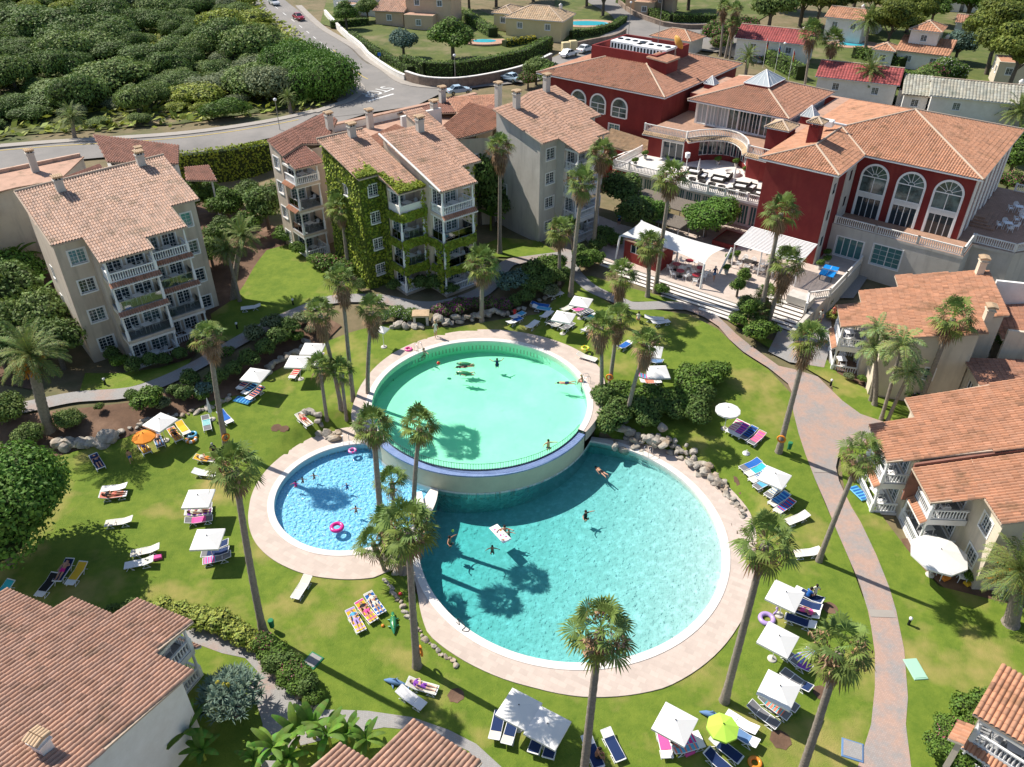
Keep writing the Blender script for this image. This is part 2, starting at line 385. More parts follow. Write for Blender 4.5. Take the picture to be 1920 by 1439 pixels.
# garden beds of bare brown earth
bedA = px([(-90,945),(0,880),(90,860),(150,843),(235,820),(330,783),(400,750),(470,736),(510,698),(565,666),(610,640),(640,610),(600,590),(540,612),(480,655),(430,690),(330,728),(270,752),(150,765),(60,775),(-90,800)])
bedB = px([(1110,740),(1200,700),(1330,715),(1400,770),(1370,800),(1330,790),(1400,930),(1380,950),(1300,870),(1230,835),(1130,820)])
bedC = px([(1730,1460),(1722,1400),(1735,1350),(1770,1310),(1830,1302),(1880,1300),(1860,1460)])
bedD = px([(480,1215),(520,1240),(590,1310),(612,1330),(585,1345),(500,1262),(470,1230)])
bedE = px([(1560,700),(1640,730),(1700,770),(1720,730),(1660,700),(1580,670)])
bedF = px([(60,560),(200,670),(345,680),(480,560),(560,450),(470,400),(360,330),(330,300),(60,400),(-120,500),(-120,700),(60,730)])
bedG = px([(1850,1170),(1780,1110),(1700,1040),(1690,1010),(1800,1000),(1990,1120),(1990,1170)])
drape('hillside', [px([(-120,-60),(-120,258),(0,256),(180,243),(330,233),(430,219),(500,209),(590,196),(640,178),(645,140),(590,100),(548,60),(488,20),(443,-60)])], 'hill_ground', .0, step=4)
def disc(x, y, r): c = at(x, y); return [(c.x+r*(1+.08*math.sin(3*k))*math.cos(k*.4488), c.y+r*(1+.08*math.sin(3*k))*math.sin(k*.4488)) for k in range(14)]
drape('bare_patch', [disc(518,803,.45), disc(533,805,.4), disc(855,1305,.5), disc(1556,1141,.5), disc(1463,1388,.6), disc(1540,1300,.5), disc(330,745,.5)], 'soil', .05, step=.3)
drape('soil_beds', [bedA, bedB, bedC, bedD, bedE, bedF, bedG], 'soil', -.03)
# paths
P1 = px([(1600,1480),(1608,1439),(1633,1359),(1640,1290),(1640,1226),(1633,1176),(1627,1146),(1613,1099),(1593,1052),(1570,999),(1547,943),(1527,897),(1510,853),(1497,813),(1487,773),(1485,737),(1477,720),(1440,690),(1393,660),(1367,637),(1347,613),(1323,597),(1300,587),(1280,580),(1280,569),(1310,573),(1340,589),(1363,610),(1380,627),(1413,653),(1460,687),(1487,693),(1533,707),(1553,727),(1580,753),(1613,777),(1657,792),(1660,830),(1627,835),(1575,840),(1567,877),(1573,903),(1597,953),(1613,979),(1643,1042),(1667,1102),(1680,1146),(1695,1219),(1702,1309),(1698,1359),(1708,1439),(1715,1480)])
pth = drape('garden_path', [P1], 'path_paving', .05)
ctr = smooth([at(*p)[:2] for p in [(1284,574.5),(1240,573),(1187,574),(1160,564),(1107,540),(1080,515),(1070,495),(1060,478),(1062,450),(1085,430)]])
drape('garden_path', [strip_poly(ctr, 1.5)], 'path_grey', .045)
ctr = smooth([at(*p)[:2] for p in [(-90,800),(0,775),(80,757),(150,744),(240,737),(300,718),(360,690),(430,650),(500,612),(560,585),(620,563),(700,560),(745,567),(780,574),(827,573),(887,556),(925,530),(952,495),(1000,486),(1062,478)]])
drape('garden_path', [strip_poly(ctr, 1.7)], 'path_grey', .05)
drape('garden_path', [px([(330,1165),(350,1175),(400,1183),(450,1209),(477,1222),(500,1249),(533,1289),(567,1319),(583,1332),(640,1332),(690,1334),(773,1346),(840,1369),(893,1396),(940,1439),(960,1470),(905,1470),(880,1410),(800,1372),(720,1365),(640,1380),(560,1400),(520,1439),(490,1470),(490,1439),(493,1359),(483,1325),(467,1292),(483,1260),(460,1235),(417,1226),(370,1209),(345,1195)])], 'path_grey', .05)
drape('garden_path', [px([(1440,660),(1470,600),(1500,560),(1600,560),(1640,500),(1720,470),(1560,470),(1560,640),(1545,690),(1480,680)])], 'path_grey', .045)
drape('concrete_slab', [px([(1627,1144),(1675,1146),(1680,1160),(1632,1158)]), px([(1523,880),(1566,882),(1568,888),(1526,887)])], 'pavement', .075, zf=TZ)
# roads
ROADZ = TZ
ctr = smooth([at(*p)[:2] for p in [(-140,320),(0,299),(150,283),(300,270),(450,252),(560,232),(640,210),(720,183),(800,165),(900,152),(1000,140),(1060,118),(1120,92),(1180,66),(1230,58),(1300,68),(1400,86)]])
r1 = strip_poly(ctr, [8.5]*len(ctr))
ctr2 = smooth([at(*p)[:2] for p in [(460,-40),(500,0),(560,48),(610,88),(650,125),(700,165),(735,190)]])
r2 = strip_poly(ctr2, [8.5]*17+[11, 13, 15, 16, 17, 17, 17, 17, 17][:len(ctr2)-17])
r3 = strip_poly(smooth([at(*p)[:2] for p in [(1175,70),(1190,52),(1170,25),(1130,5),(1090,-30)]]), 8)
mbz = [r1, r2, r3, px([(590,225),(660,190),(690,150),(760,150),(850,165),(780,200),(680,215)]), px([(1180,40),(1330,45),(1420,70),(1440,100),(1400,118),(1350,100),(1250,90),(1150,95)])]
# union is not needed: sheets are stacked a few millimetres apart
for i, q in enumerate(mbz): drape('road', [q], 'asphalt', .05+.012*i, step=2.0, zf=lambda x, y: TZ(x, y)+.05)
pv = MB()
def pave(pts, w, name='pavement', m='pavement', h=.22, off=.0):
    P = [at(*p) for p in pts]; C = smooth([p[:2] for p in P]); poly = strip_poly(C, w)
    n = len(C); V = []; F = []
    for i in range(n):
        for p in (poly[i], poly[2*n-1-i]):
            z = tz(*p)+off; V += [(p[0], p[1], z-.2), (p[0], p[1], z+h)]
    for i in range(n-1):
        a = i*4; b = a+4
        F += [(a+1, a+3, b+3, b+1), (a, a+1, b+1, b), (a+3, a+2, b+2, b+3)]
    mb = MB(); mb.add(V, F, m)
    o = mb.build(name); struct(o)
pave([(0,276),(100,268),(200,262),(330,253),(430,241),(520,226),(590,210)], 1.6)
pave([(560,12),(600,50),(640,75),(680,105),(720,132),(760,158),(830,165),(900,150)], 1.6)
pave([(590,212),(625,200),(655,190),(676,172),(672,160),(655,150)], 1.5)
ln = MB()
def line(pts, w, m, off=.13):
    P = smooth([at(*p)[:2] for p in pts]); poly = strip_poly(P, w); n = len(P)
    V = [(p[0], p[1], tz(*p)+off) for p in poly]
    ln.add(V, [(i, 2*n-1-i, 2*n-2-i, i+1) for i in range(n-1)], m)
line([(0,284),(100,276),(200,270),(330,261),(430,249),(520,234),(560,226)], .18, 'yellow_line')
line([(625,95),(660,130),(690,150),(735,163),(800,166)], .15, 'yellow_line')
for k in range(14):
    a = ctr2[k*1+0]; b = ctr2[k+1]; A = Vector(a); B = Vector(b); A2 = A.lerp(B, .1); B2 = A.lerp(B, .5)
    poly = strip_poly([A2, B2], .16); ln.add([(p[0], p[1], tz(*p)+.14) for p in poly], [(0, 3, 2, 1)], 'white_line')
a, b = at(690,192), at(738,178); poly = strip_poly([a, b], .5); ln.add([(p[0], p[1], tz(*p)+.15) for p in poly], [(0, 3, 2, 1)], 'white_line')
ln.build('road_markings')['kind'] = 'structure'
# painted STOP, read by the driver coming down the side street
cu = bpy.data.curves.new('stop_letters', 'FONT'); cu.body = 'STOP'; cu.size = 3.4; cu.align_x = 'CENTER'; cu.align_y = 'CENTER'; cu.extrude = .004
to = bpy.data.objects.new('tmp', cu); COL.objects.link(to); bpy.context.view_layer.update()
tm = bpy.data.meshes.new_from_object(to.evaluated_get(bpy.context.evaluated_depsgraph_get())); bpy.data.objects.remove(to)
tm.materials.clear(); tm.materials.append(MATS['white_line'])
so = bpy.data.objects.new('stop_marking', tm); COL.objects.link(so); c = at(706,174)
d = (at(690,181)-at(727,168)).normalized(); so.location = (c.x, c.y, tz(c.x, c.y)+.17); so.rotation_euler = (0, 0, math.atan2(d.y, d.x)); so.scale = (.85, 1.25, 1); struct(so)

# ---- pool decks
def ring(mb, c, rin, rout, a0, a1, z0, z1, m, n=120, push=None):
    V = []; F = []
    for i in range(n+1):
        a = a0+(a1-a0)*i/n; t = R_(a)
        ro = interp(rout, a) if isinstance(rout, list) else rout
        for r in (rin, ro):
            x = c[0]+r*math.cos(t); y = c[1]+r*math.sin(t)
            if push:
                dx = x-push[0][0]; dy = y-push[0][1]; d = math.hypot(dx, dy)
                if d < push[1]: x = push[0][0]+dx/d*push[1]; y = push[0][1]+dy/d*push[1]
            V += [(x, y, z0), (x, y, z1)]
    for i in range(n):
        a = i*4; b = a+4
        F += [(a+1, a+3, b+3, b+1), (a+2, b+2, b+3, a+3), (a, a+1, b+1, b)]
    mb.add(V, F, m)
W_ = 10.12
mb = MB(); ring(mb, LC, LR, LOUT, -180, 180, -.6, .08, 'deck_stone', push=(UC, W_)); struct(mb.build('pool_deck'))
mb = MB(); ring(mb, SC_, SR, SOUT, -180, 180, -.6, .092, 'deck_stone', push=(UC, W_)); struct(mb.build('pool_deck'))
mb = MB(); ring(mb, UC, UR, UOUT, -28, 218, UZ-1.0, UZ, 'deck_stone'); struct(mb.build('pool_deck'))
mb = MB(); ring(mb, LC, LR-.06, LR+.5, -178, 178, -.4, .115, 'coping', push=(UC, W_+.004)); struct(mb.build('pool_coping'))
mb = MB(); ring(mb, SC_, SR-.06, SR+.45, -180, 180, -.4, .125, 'coping', push=(UC, W_+.008)); struct(mb.build('pool_coping'))
mb = MB(); ring(mb, UC, UR-.06, UR+.45, -28, 218, UZ-.5, UZ+.035, 'coping'); struct(mb.build('pool_coping'))
# ---- basins
def clipdisc(c, r, n=160, out=W_):
    """disc c,r minus the round upper pool"""
    P = []
    pts = [(c[0]+r*math.cos(2*math.pi*i/n), c[1]+r*math.sin(2*math.pi*i/n)) for i in range(n)]
    ins = [math.hypot(p[0]-UC[0], p[1]-UC[1]) < out for p in pts]
    s = next((i for i in range(n) if ins[i-1] and not ins[i]), 0)
    order = [(s+i) % n for i in range(n) if not ins[(s+i) % n]]
    P = [pts[i] for i in order]
    a = math.atan2(P[-1][1]-UC[1], P[-1][0]-UC[0]); b = math.atan2(P[0][1]-UC[1], P[0][0]-UC[0])
    if any(ins):
        d = (b-a+math.pi) % (2*math.pi)-math.pi
        P += [(UC[0]+out*math.cos(a+d*i/24), UC[1]+out*math.sin(a+d*i/24)) for i in range(0, 25)]
    return P
mat('upper_basin', (.60,.78,.68), .7, (.52,.73,.62), .35, col3=(.68,.82,.72), ns3=.22)
mat('lower_basin', (.47,.56,.55), .7, (.64,.72,.73), 1.6, contrast=(.48,.66), joints=(.3,.3,(.86,.9,.9),.02,.2))  # second colour paints pale caustic ripple light into the floor
mat('small_basin', (.36,.66,.82), .6, (.85,.95,.98), 5.0, contrast=(.50,.62), joints=(.12,.12,(.8,.88,.92),.012,.2))  # mixed blue mosaic; its whitish mottling stands in for the caustic light web
mat('ledge_tile', (.19,.27,.47), .35, (.27,.36,.56), 1.4, joints=(.14,.14,(.6,.66,.8),.01,.0))
mat('pool_wall', (.56,.54,.40), .6, (.48,.46,.34), .9, bump=.1)
def water_mat(name, color, dens, bump, ripple):
    m = bpy.data.materials.new(name); m.use_nodes = True; nt = m.node_tree; MATS[name] = m
    nt.nodes.remove(nt.nodes['Principled BSDF']); o = nt.nodes['Material Output']
    co = nt.nodes.new('ShaderNodeNewGeometry').outputs['Position']
    n1 = _tex(nt, 'ShaderNodeTexNoise', ripple, co, 3, .55); bp = nt.nodes.new('ShaderNodeBump'); bp.inputs[0].default_value = bump; bp.inputs['Distance'].default_value = .12
    nt.links.new(n1.outputs[0], bp.inputs['Height'])
    rf = nt.nodes.new('ShaderNodeBsdfTransparent')
    g_ = nt.nodes.new('ShaderNodeBsdfGlossy'); g_.inputs['Roughness'].default_value = .06; nt.links.new(bp.outputs[0], g_.inputs['Normal'])
    f = nt.nodes.new('ShaderNodeFresnel'); f.inputs[0].default_value = 1.33; nt.links.new(bp.outputs[0], f.inputs['Normal'])
    ms = nt.nodes.new('ShaderNodeMixShader'); nt.links.new(f.outputs[0], ms.inputs[0]); nt.links.new(rf.outputs[0], ms.inputs[1]); nt.links.new(g_.outputs[0], ms.inputs[2])
    nt.links.new(ms.outputs[0], o.inputs['Surface'])
    v = nt.nodes.new('ShaderNodeVolumeAbsorption'); v.inputs[0].default_value = (*color, 1); v.inputs[1].default_value = dens
    nt.links.new(v.outputs[0], o.inputs['Volume'])
water_mat('water_upper', (.50,.97,.84), .45, .35, 2.2)
water_mat('water_lower', (.30,.88,.88), .54, .5, 2.6)
water_mat('water_small', (.14,.80,.98), .42, .8, 3.5)
def basin(name, poly, zf, ztop, wl, fm, wm, wname):
    mb = MB(); n = len(poly)
    if sum(poly[i][0]*poly[(i+1) % n][1]-poly[(i+1) % n][0]*poly[i][1] for i in range(n)) < 0: poly = poly[::-1]
    Fl = [(p[0], p[1], zf(*p)) for p in poly]; mb.add(Fl, [list(range(n))], fm)
    mb.add(Fl+[(p[0], p[1], ztop) for p in poly], [(i, n+i, n+(i+1) % n, (i+1) % n) for i in range(n)], fm)
    struct(mb.build(name))
    wb = MB(); e = .012
    cx_ = sum(p[0] for p in poly)/n; cy_ = sum(p[1] for p in poly)/n
    wb.prism([(cx_+(p[0]-cx_)*.9985, cy_+(p[1]-cy_)*.9985) for p in poly], lambda x, y: zf(x, y)-.01, wl, wm); struct(wb.build(wname))
circ = lambda c, r, n=160: [(c[0]+r*math.cos(2*math.pi*i/n), c[1]+r*math.sin(2*math.pi*i/n)) for i in range(n)]
basin('pool_basin', circ(UC, UR), lambda x, y: .65, UZ, UZ-.13, 'upper_basin', 'water_upper', 'pool_water')
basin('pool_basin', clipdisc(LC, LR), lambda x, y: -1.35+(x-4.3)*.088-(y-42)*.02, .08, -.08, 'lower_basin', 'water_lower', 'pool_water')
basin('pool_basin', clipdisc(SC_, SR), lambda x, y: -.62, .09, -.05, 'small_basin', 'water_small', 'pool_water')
# overflow ledge and outer wall of the upper pool
mb = MB(); ring(mb, UC, 9.44, 10.1, 215, 331, -2.6, 1.80, 'pool_wall'); struct(mb.build('pool_wall'))
mb = MB(); ring(mb, UC, 9.46, 10.13, 215, 331, 1.74, 1.86, 'ledge_tile'); struct(mb.build('pool_ledge'))
# ---------------------------------------------------------------- building kit (local frame: u along the facade, v inward, z up, world heights)
def roof_face(mb, poly, zf, dirv, m, pitch=.25, course=.42, arch=.055, seg=4):
    d = Vector(dirv).normalized(); a = Vector((-d.y, d.x))
    PA = [(Vector(p).dot(a), Vector(p).dot(d)) for p in poly]; n = len(PA)
    lo = min(p[0] for p in PA); hi = max(p[0] for p in PA); k = max(1, round((hi-lo)/pitch)); pt = (hi-lo)/k
    for i in range(k):
        ca = lo+(i+.5)*pt; xs_ = []
        for j in range(n):
            p, q = PA[j], PA[(j+1) % n]
            if (p[0] > ca) != (q[0] > ca): xs_.append(p[1]+(q[1]-p[1])*(ca-p[0])/(q[0]-p[0]))
        xs_.sort()
        for b0, b1 in zip(xs_[::2], xs_[1::2]):
            nc = max(1, round((b1-b0)/course))
            base = rnd.uniform(.93, 1.06)
            for c in range(nc):
                s0 = b0+(b1-b0)*c/nc; s1 = b0+(b1-b0)*(c+1)/nc+.02
                V = []
                for (s_, up) in ((s0, .0), (s1, .035)):
                    for q in range(seg+1):
                        t = q/seg; aa = lo+i*pt+pt*t
                        P = a*aa+d*s_; V.append((P.x, P.y, zf(P.x, P.y)+arch*math.sin(math.pi*t)*2.1-.03+up))
                r = rnd.random(); br = base*rnd.uniform(.90, 1.08)
                if r < .06: br *= .78
                elif r > .94: br *= 1.12
                w = rnd.uniform(-.04, .04); tint = (min(1.4, br*(1+w)), br, br*(1-w))
                mb.add(V, [(q, q+1, seg+2+q, seg+1+q) for q in range(seg)], m, True, tint)
def zplane(v0, z0, s, axis=(0, 1)):
    return lambda x, y: z0+s*((x*axis[0]+y*axis[1])-v0)
def roof(root, poly, zf, dirv, m, pitch=.25, course=.42, name='roof', th=.16, caps=True):
    mb = MB(); roof_face(mb, poly, zf, dirv, m, pitch, course)
    mb.prism(poly, lambda x, y: zf(x, y)-th, lambda x, y: zf(x, y)-.035, 'mortar')
    return mb.build(name, root)
def poly_roof(root, faces, m, pitch=.28, course=.45, ridges=(), th=.18, name='roof', edge='white_paint'):
    """faces: list of (polygon of 3-D points, downslope 2-D)"""
    mb = MB()
    for P, d in faces:
        A, B, C = Vector(P[0]), Vector(P[1]), Vector(P[2]); n = (B-A).cross(C-A).normalized()
        zf = lambda x, y, A=A, n=n: A.z-((x-A.x)*n.x+(y-A.y)*n.y)/n.z
        roof_face(mb, [p[:2] for p in P], zf, d, m, pitch, course, seg=3)
        mb.prism([p[:2] for p in P], lambda x, y: zf(x, y)-th, lambda x, y: zf(x, y)-.04, edge)
    for r in ridges: mb.tube([(p[0], p[1], p[2]+.05) for p in r], .13, 'mortar', 6)
    return mb.build(name, root)
def wall(mb, p0, p1, z0, za, zb, m, ops=(), depth=.16):
    p0 = Vector(p0); p1 = Vector(p1); L = (p1-p0).length; u = (p1-p0)/L; nrm = Vector((u.y, -u.x))
    if L < 1e-4: return
    top = min(za, zb)
    ss = sorted({0, L, *[o[0] for o in ops], *[o[1] for o in ops]}); zs = sorted({z0, top, *[o[2] for o in ops], *[o[3] for o in ops]})
    P = lambda s, z, d=0: (p0.x+u.x*s-nrm.x*d, p0.y+u.y*s-nrm.y*d, z)
    for i in range(len(ss)-1):
        for j in range(len(zs)-1):
            cs = (ss[i]+ss[i+1])/2; cz = (zs[j]+zs[j+1])/2
            if any(o[0] < cs < o[1] and o[2] < cz < o[3] for o in ops): continue
            mb.add([P(ss[i], zs[j]), P(ss[i+1], zs[j]), P(ss[i+1], zs[j+1]), P(ss[i], zs[j+1])], [(0, 1, 2, 3)], m)
    if abs(za-zb) > 1e-4:
        mb.add([P(0, top), P(L, top), P(L, zb) if zb > top else P(0, za)], [(0, 1, 2)], m)
    for (a, b, c, d_) in [o[:4] for o in ops]:
        mb.add([P(a, c), P(b, c), P(b, d_), P(a, d_), P(a, c, depth), P(b, c, depth), P(b, d_, depth), P(a, d_, depth)], [(0, 1, 5, 4), (1, 2, 6, 5), (2, 3, 7, 6), (3, 0, 4, 7)], m)
WM = {}
def window_mesh(w, h, kind, gm='window_glass', fr='white_paint'):
    k = (round(w, 2), round(h, 2), kind, gm, fr)
    if k in WM: return WM[k]
    f = MB(); d = .16
    # surround standing proud of the wall, frame inside the reveal
    if kind != 'bare':
        for a, b in (((-.13, -.04, -.13), (0, .01, h+.13)), ((w, -.04, -.13), (w+.13, .01, h+.13)), ((0, -.04, h), (w, .01, h+.13)), ((-.02, -.09, -.13), (w+.02, .02, 0))): f.box(a, b, fr)
    t = .06
    for a, b in (((0, d-.06, 0), (t, d, h)), ((w-t, d-.06, 0), (w, d, h)), ((t, d-.06, 0), (w-t, d, t)), ((t, d-.06, h-t), (w-t, d, h))): f.box(a, b, fr)
    nl = {'single': 1, 'double': 2, 'door': 2, 'bare': 2, 'triple': 3, 'wide': 4, 'grid': 2}.get(kind, 2)
    for i in range(1, nl): f.box((w*i/nl-.04, d-.07, t), (w*i/nl+.04, d-.004, h-t), fr)
    if kind in ('single', 'double', 'grid', 'door'):
        for i in range(nl):
            x0 = w*i/nl; x1 = w*(i+1)/nl
            f.box(((x0+x1)/2-.013, d-.04, t), ((x0+x1)/2+.013, d-.012, h-t), fr)
            for j in range(1, 4 if kind != 'door' else 6):
                z = h*j/(4 if kind != 'door' else 6); f.box((x0+.05, d-.042, z-.013), (x1-.05, d-.014, z+.013), fr)
    g = MB(); g.add([(0, d-.005, 0), (w, d-.005, 0), (w, d-.005, h), (0, d-.005, h)], [(0, 1, 2, 3)], gm)
    WM[k] = (f.mesh('window'), g.mesh('pane')); return WM[k]
def put_window(root, p0, u, s, z, w, h, kind, gm='window_glass', name='window'):
    if gm == 'window_glass' and (int(s*7.3+z*5.1+p0[1]*3) % 3 == 0): gm = 'curtain_glass'
    f, g = window_mesh(w, h, kind, gm)
    o = bpy.data.objects.new(name, f); COL.objects.link(o); o.parent = root
    o.location = (p0[0]+u.x*s, p0[1]+u.y*s, z); o.rotation_euler = (0, 0, math.atan2(u.y, u.x))
    q = bpy.data.objects.new('pane', g); COL.objects.link(q); q.parent = o
    return o
def body(root, loop, z0, top, m, ops={}, name='wall', thick=0):
    """loop counter-clockwise seen from above; ops[i] = openings on edge i: (s0,s1,zb,zt,kind,glass)"""
    mb = MB(); n = len(loop)
    for i in range(n):
        p0, p1 = loop[i], loop[(i+1) % n]
        ta = top(*p0) if callable(top) else top; tb = top(*p1) if callable(top) else top
        op = ops.get(i, [])
        wall(mb, p0, p1, z0, ta, tb, m, [o for o in op])
        u = (Vector(p1)-Vector(p0)).normalized()
        for o in op:
            kd = o[4] if len(o) > 4 else 'double'; gm = o[5] if len(o) > 5 else 'window_glass'
            put_window(root, p0, u, o[0], o[2], o[1]-o[0], o[3]-o[2], kd, gm, 'glazed_door' if kd in ('door', 'wide', 'bare', 'triple') and o[3]-o[2] > 1.9 else 'window')
    return mb.build(name, root)
def baluster_run(mb, a, b, z, h=.85, m='white_paint', posts=(True, True), gap=.21):
    a = Vector(a); b = Vector(b); L = (b-a).length
    if L < .05: return
    u = (b-a)/L; an = math.atan2(u.y, u.x); T = Matrix.Translation((a.x, a.y, z)) @ Matrix.Rotation(an, 4, 'Z')
    mb.box((0, -.07, h-.10), (L, .07, h), m, T); mb.box((0, -.06, 0), (L, .06, .09), m, T)
    k = max(1, int(L/gap))
    for i in range(k):
        x = (i+.5)*L/k; p = T @ Vector((x, 0, 0))
        mb.lathe([(.05, .09), (.05, .14), (.075, .26), (.035, h*.62), (.05, h-.10)], m, 5, (p.x, p.y, p.z), True)
    for f, x in zip(posts, (0, L)):
        if f: mb.box((x-.12, -.12, -.02), (x+.12, .12, h+.05), m, T)
def glass_run(mb, a, b, z, h=.9):
    a = Vector(a); b = Vector(b); L = (b-a).length; u = (b-a)/L; T = Matrix.Translation((a.x, a.y, z)) @ Matrix.Rotation(math.atan2(u.y, u.x), 4, 'Z')
    mb.box((0, -.01, .05), (L, .01, h-.04), 'rail_glass', T); mb.box((0, -.02, h-.04), (L, .02, h), 'grey_metal', T)
    for x in (0.03, L/2, L-.03): mb.box((x-.02, -.02, 0), (x+.02, .02, h-.04), 'grey_metal', T)
glass('rail_glass', (.80, .86, .86), .08, .03)
def balcony(root, u0, u1, vf, vb, fz, ceil, style='bal', drip=True, m='cream_render', floor='grey_floor', tile='tile_dull', sides=(1, 1), cols=True, first=False):
    """slab + columns as one part, its railing as a sub-part"""
    mb = MB(); mb.prism([(u0, vf), (u1, vf), (u1, vb-.005), (u0, vb-.005)], fz-.28, fz, 'white_wall' if m != 'beige_render' else m, floor)
    if first: mb.prism([(u0+.06, vf+.06), (u1-.06, vf+.06), (u1-.06, vb-.01), (u0+.06, vb-.01)], fz-1.6, fz-.285, m)
    if cols and ceil:
        for x in (u0+.14, u1-.14):
            mb.lathe([(.15, 0), (.15, .95), (.10, 1.05), (.085, ceil-fz-.45), (.15, ceil-fz-.3), (.15, ceil-fz-.25)], 'white_paint', 8, (x, vf+.14, fz))
        mb.box((u0, vf+.02, ceil-.26), (u1, vf+.26, ceil-.02), 'white_wall')
        if sides[0]: mb.box((u0+.02, vf+.27, ceil-.26), (u0+.24, vb-.01, ceil-.02), 'white_wall')
        if sides[1]: mb.box((u1-.24, vf+.27, ceil-.26), (u1-.02, vb-.01, ceil-.02), 'white_wall')
    o = mb.build('balcony', root)
    rb = MB(); y = vf+.12; x0 = u0+.12; x1 = u1-.12
    if style == 'glass':
        glass_run(rb, (x0, y), (x1, y), fz)
        if sides[0]: glass_run(rb, (x0, vb-.05), (x0, y), fz)
        if sides[1]: glass_run(rb, (x1, y), (x1, vb-.05), fz)
    elif style == 'bal':
        baluster_run(rb, (x0, y), (x1, y), fz)
        if sides[0]: baluster_run(rb, (x0, vb-.1), (x0, y), fz, posts=(0, 0))
        if sides[1]: baluster_run(rb, (x1, y), (x1, vb-.1), fz, posts=(0, 0))
    else:
        rb.box((u0, vf, fz), (u1, vf+.12, fz+.85), 'white_wall'); rb.box((u0, vf+.125, fz), (u0+.12, vb-.02, fz+.85), 'white_wall')
    rb.build('balustrade', o)
    if drip:
        db = MB(); zf = lambda x, y_: fz-.02+(y_-vf)*.75
        roof_face(db, [(u0-.1, vf-.42), (u1+.1, vf-.42), (u1+.1, vf-.02), (u0-.1, vf-.02)], zf, (0, -1), tile, .22, .42)
        db.prism([(u0-.1, vf-.42), (u1+.1, vf-.42), (u1+.1, vf-.02), (u0-.1, vf-.02)], lambda x, y_: zf(x, y_)-.14, lambda x, y_: zf(x, y_)-.05, 'white_wall')
        db.build('tiled_ledge', o)
    return o
def chimney(root, u, v, z0, z1, m='grey_render', tile='tile_tan', w=.36):
    z1 -= .45
    mb = MB(); mb.box((u-w, v-w*.8, z0), (u+w, v+w*.8, z1), m); mb.box((u-w-.08, v-w*.8-.08, z1), (u+w+.08, v+w*.8+.08, z1+.09), m)
    for i in range(5):
        x = u-w+.08+i*(2*w-.16)/4; mb.box((x-.05, v-w*.8, z1+.09), (x+.05, v+w*.8, z1+.32), 'dark_metal' if i % 2 else m)
    o = mb.build('chimney', root)
    t = MB()
    for i in range(5):
        x = u-w+(i)*(2*w)/4
        t.tube([(x, v-w-.06, z1+.36), (x, v, z1+.46)], .11, tile, 6); t.tube([(x, v, z1+.46), (x, v+w+.06, z1+.36)], .11, tile, 6)
    t.build('chimney_cap', o); return o
# ---- plastic chair and table prototypes for balconies and terraces
def make_chair():
    t = empty('plastic_chair', (0, 0, 0), 0, 'white plastic chair', 'chair')
    s = MB(); s.box((-.24, -.22, .40), (.24, .24, .44), 'white_plastic', bev=.01); s.build('seat', t)
    b = MB()
    for x in (-.21, -.105, 0, .105, .21): b.box((x-.03, .20+.0, .44), (x+.03, .23, .82-abs(x)*.25), 'white_plastic', Matrix.Translation((0, .2, .44)) @ Matrix.Rotation(-.22, 4, 'X') @ Matrix.Translation((0, -.2, -.44)))
    b.tube([(-.24, .24, .44), (-.24, .31, .72), (-.12, .34, .84), (.12, .34, .84), (.24, .31, .72), (.24, .24, .44)], .025, 'white_plastic', 5); b.build('backrest', t)
    for sx in (-1, 1):
        m = MB(); m.tube([(sx*.27, -.20, .40), (sx*.27, -.20, .63), (sx*.27, .26, .66)], .022, 'white_plastic', 5); m.build('armrest', t)
        for sy in (-1, 1):
            l = MB(); l.tube([(sx*.22, sy*.19, .42), (sx*.27, sy*.24, 0)], [.03, .022], 'white_plastic', 5); l.build('leg', t)
    return t
def make_table():
    t = empty('plastic_table', (0, 0, 0), 0, 'white plastic table', 'table')
    m = MB(); m.box((-.42, -.42, .69), (.42, .42, .72), 'white_plastic', bev=.01); m.build('tabletop', t)
    for sx in (-1, 1):
        for sy in (-1, 1):
            l = MB(); l.tube([(sx*.34, sy*.34, .69), (sx*.38, sy*.38, 0)], [.035, .025], 'white_plastic', 5); l.build('leg', t)
    return t
CH0, TB0 = make_chair(), make_table(); _cu = [False, False]
NTH = 'first second third fourth fifth sixth seventh eighth ninth tenth eleventh twelfth thirteenth fourteenth fifteenth'.split()
def place(proto, idx, loc, rz, label, group):
    if not _cu[idx]:
        kids(proto)
        for k in kids(proto): kids(k)
        _cu[idx] = True; proto.location = loc; proto.rotation_euler = (0, 0, rz); proto['label'] = label; proto['group'] = group; return proto
    return dup(proto, loc, rz, label, group)
def furnish(root, u0, u1, vf, vb, fz, where, n=2, table=True):
    M = Matrix.Translation(root.location) @ Matrix.Rotation(root.rotation_euler.z, 4, 'Z'); a = root.rotation_euler.z
    cu_, cv = (u0+u1)/2, (vf+vb)/2
    spots = [(cu_-.85, cv, 1.4), (cu_+.85, cv, -1.5), (cu_, cv+.75, .1), (cu_+1.4, cv+.5, -.7)][:n]
    for i, (x, y, r) in enumerate(spots):
        p = M @ Vector((x, y, fz+.004)); place(CH0, 0, p, a+r+rnd.uniform(-.3, .3), ['left-hand', 'right-hand', 'rear', 'corner'][i]+' white chair on the '+where, 'white plastic chairs on the balconies')
    if table:
        p = M @ Vector((cu_, cv-.1, fz+.004)); place(TB0, 1, p, a+.2, 'square white table on the '+where, 'white plastic tables on the balconies')
SLP = .27; mat('curtain_glass', (.11, .17, .17), .08, (.035, .05, .05), .9, contrast=(.42, .6), spec=.7)
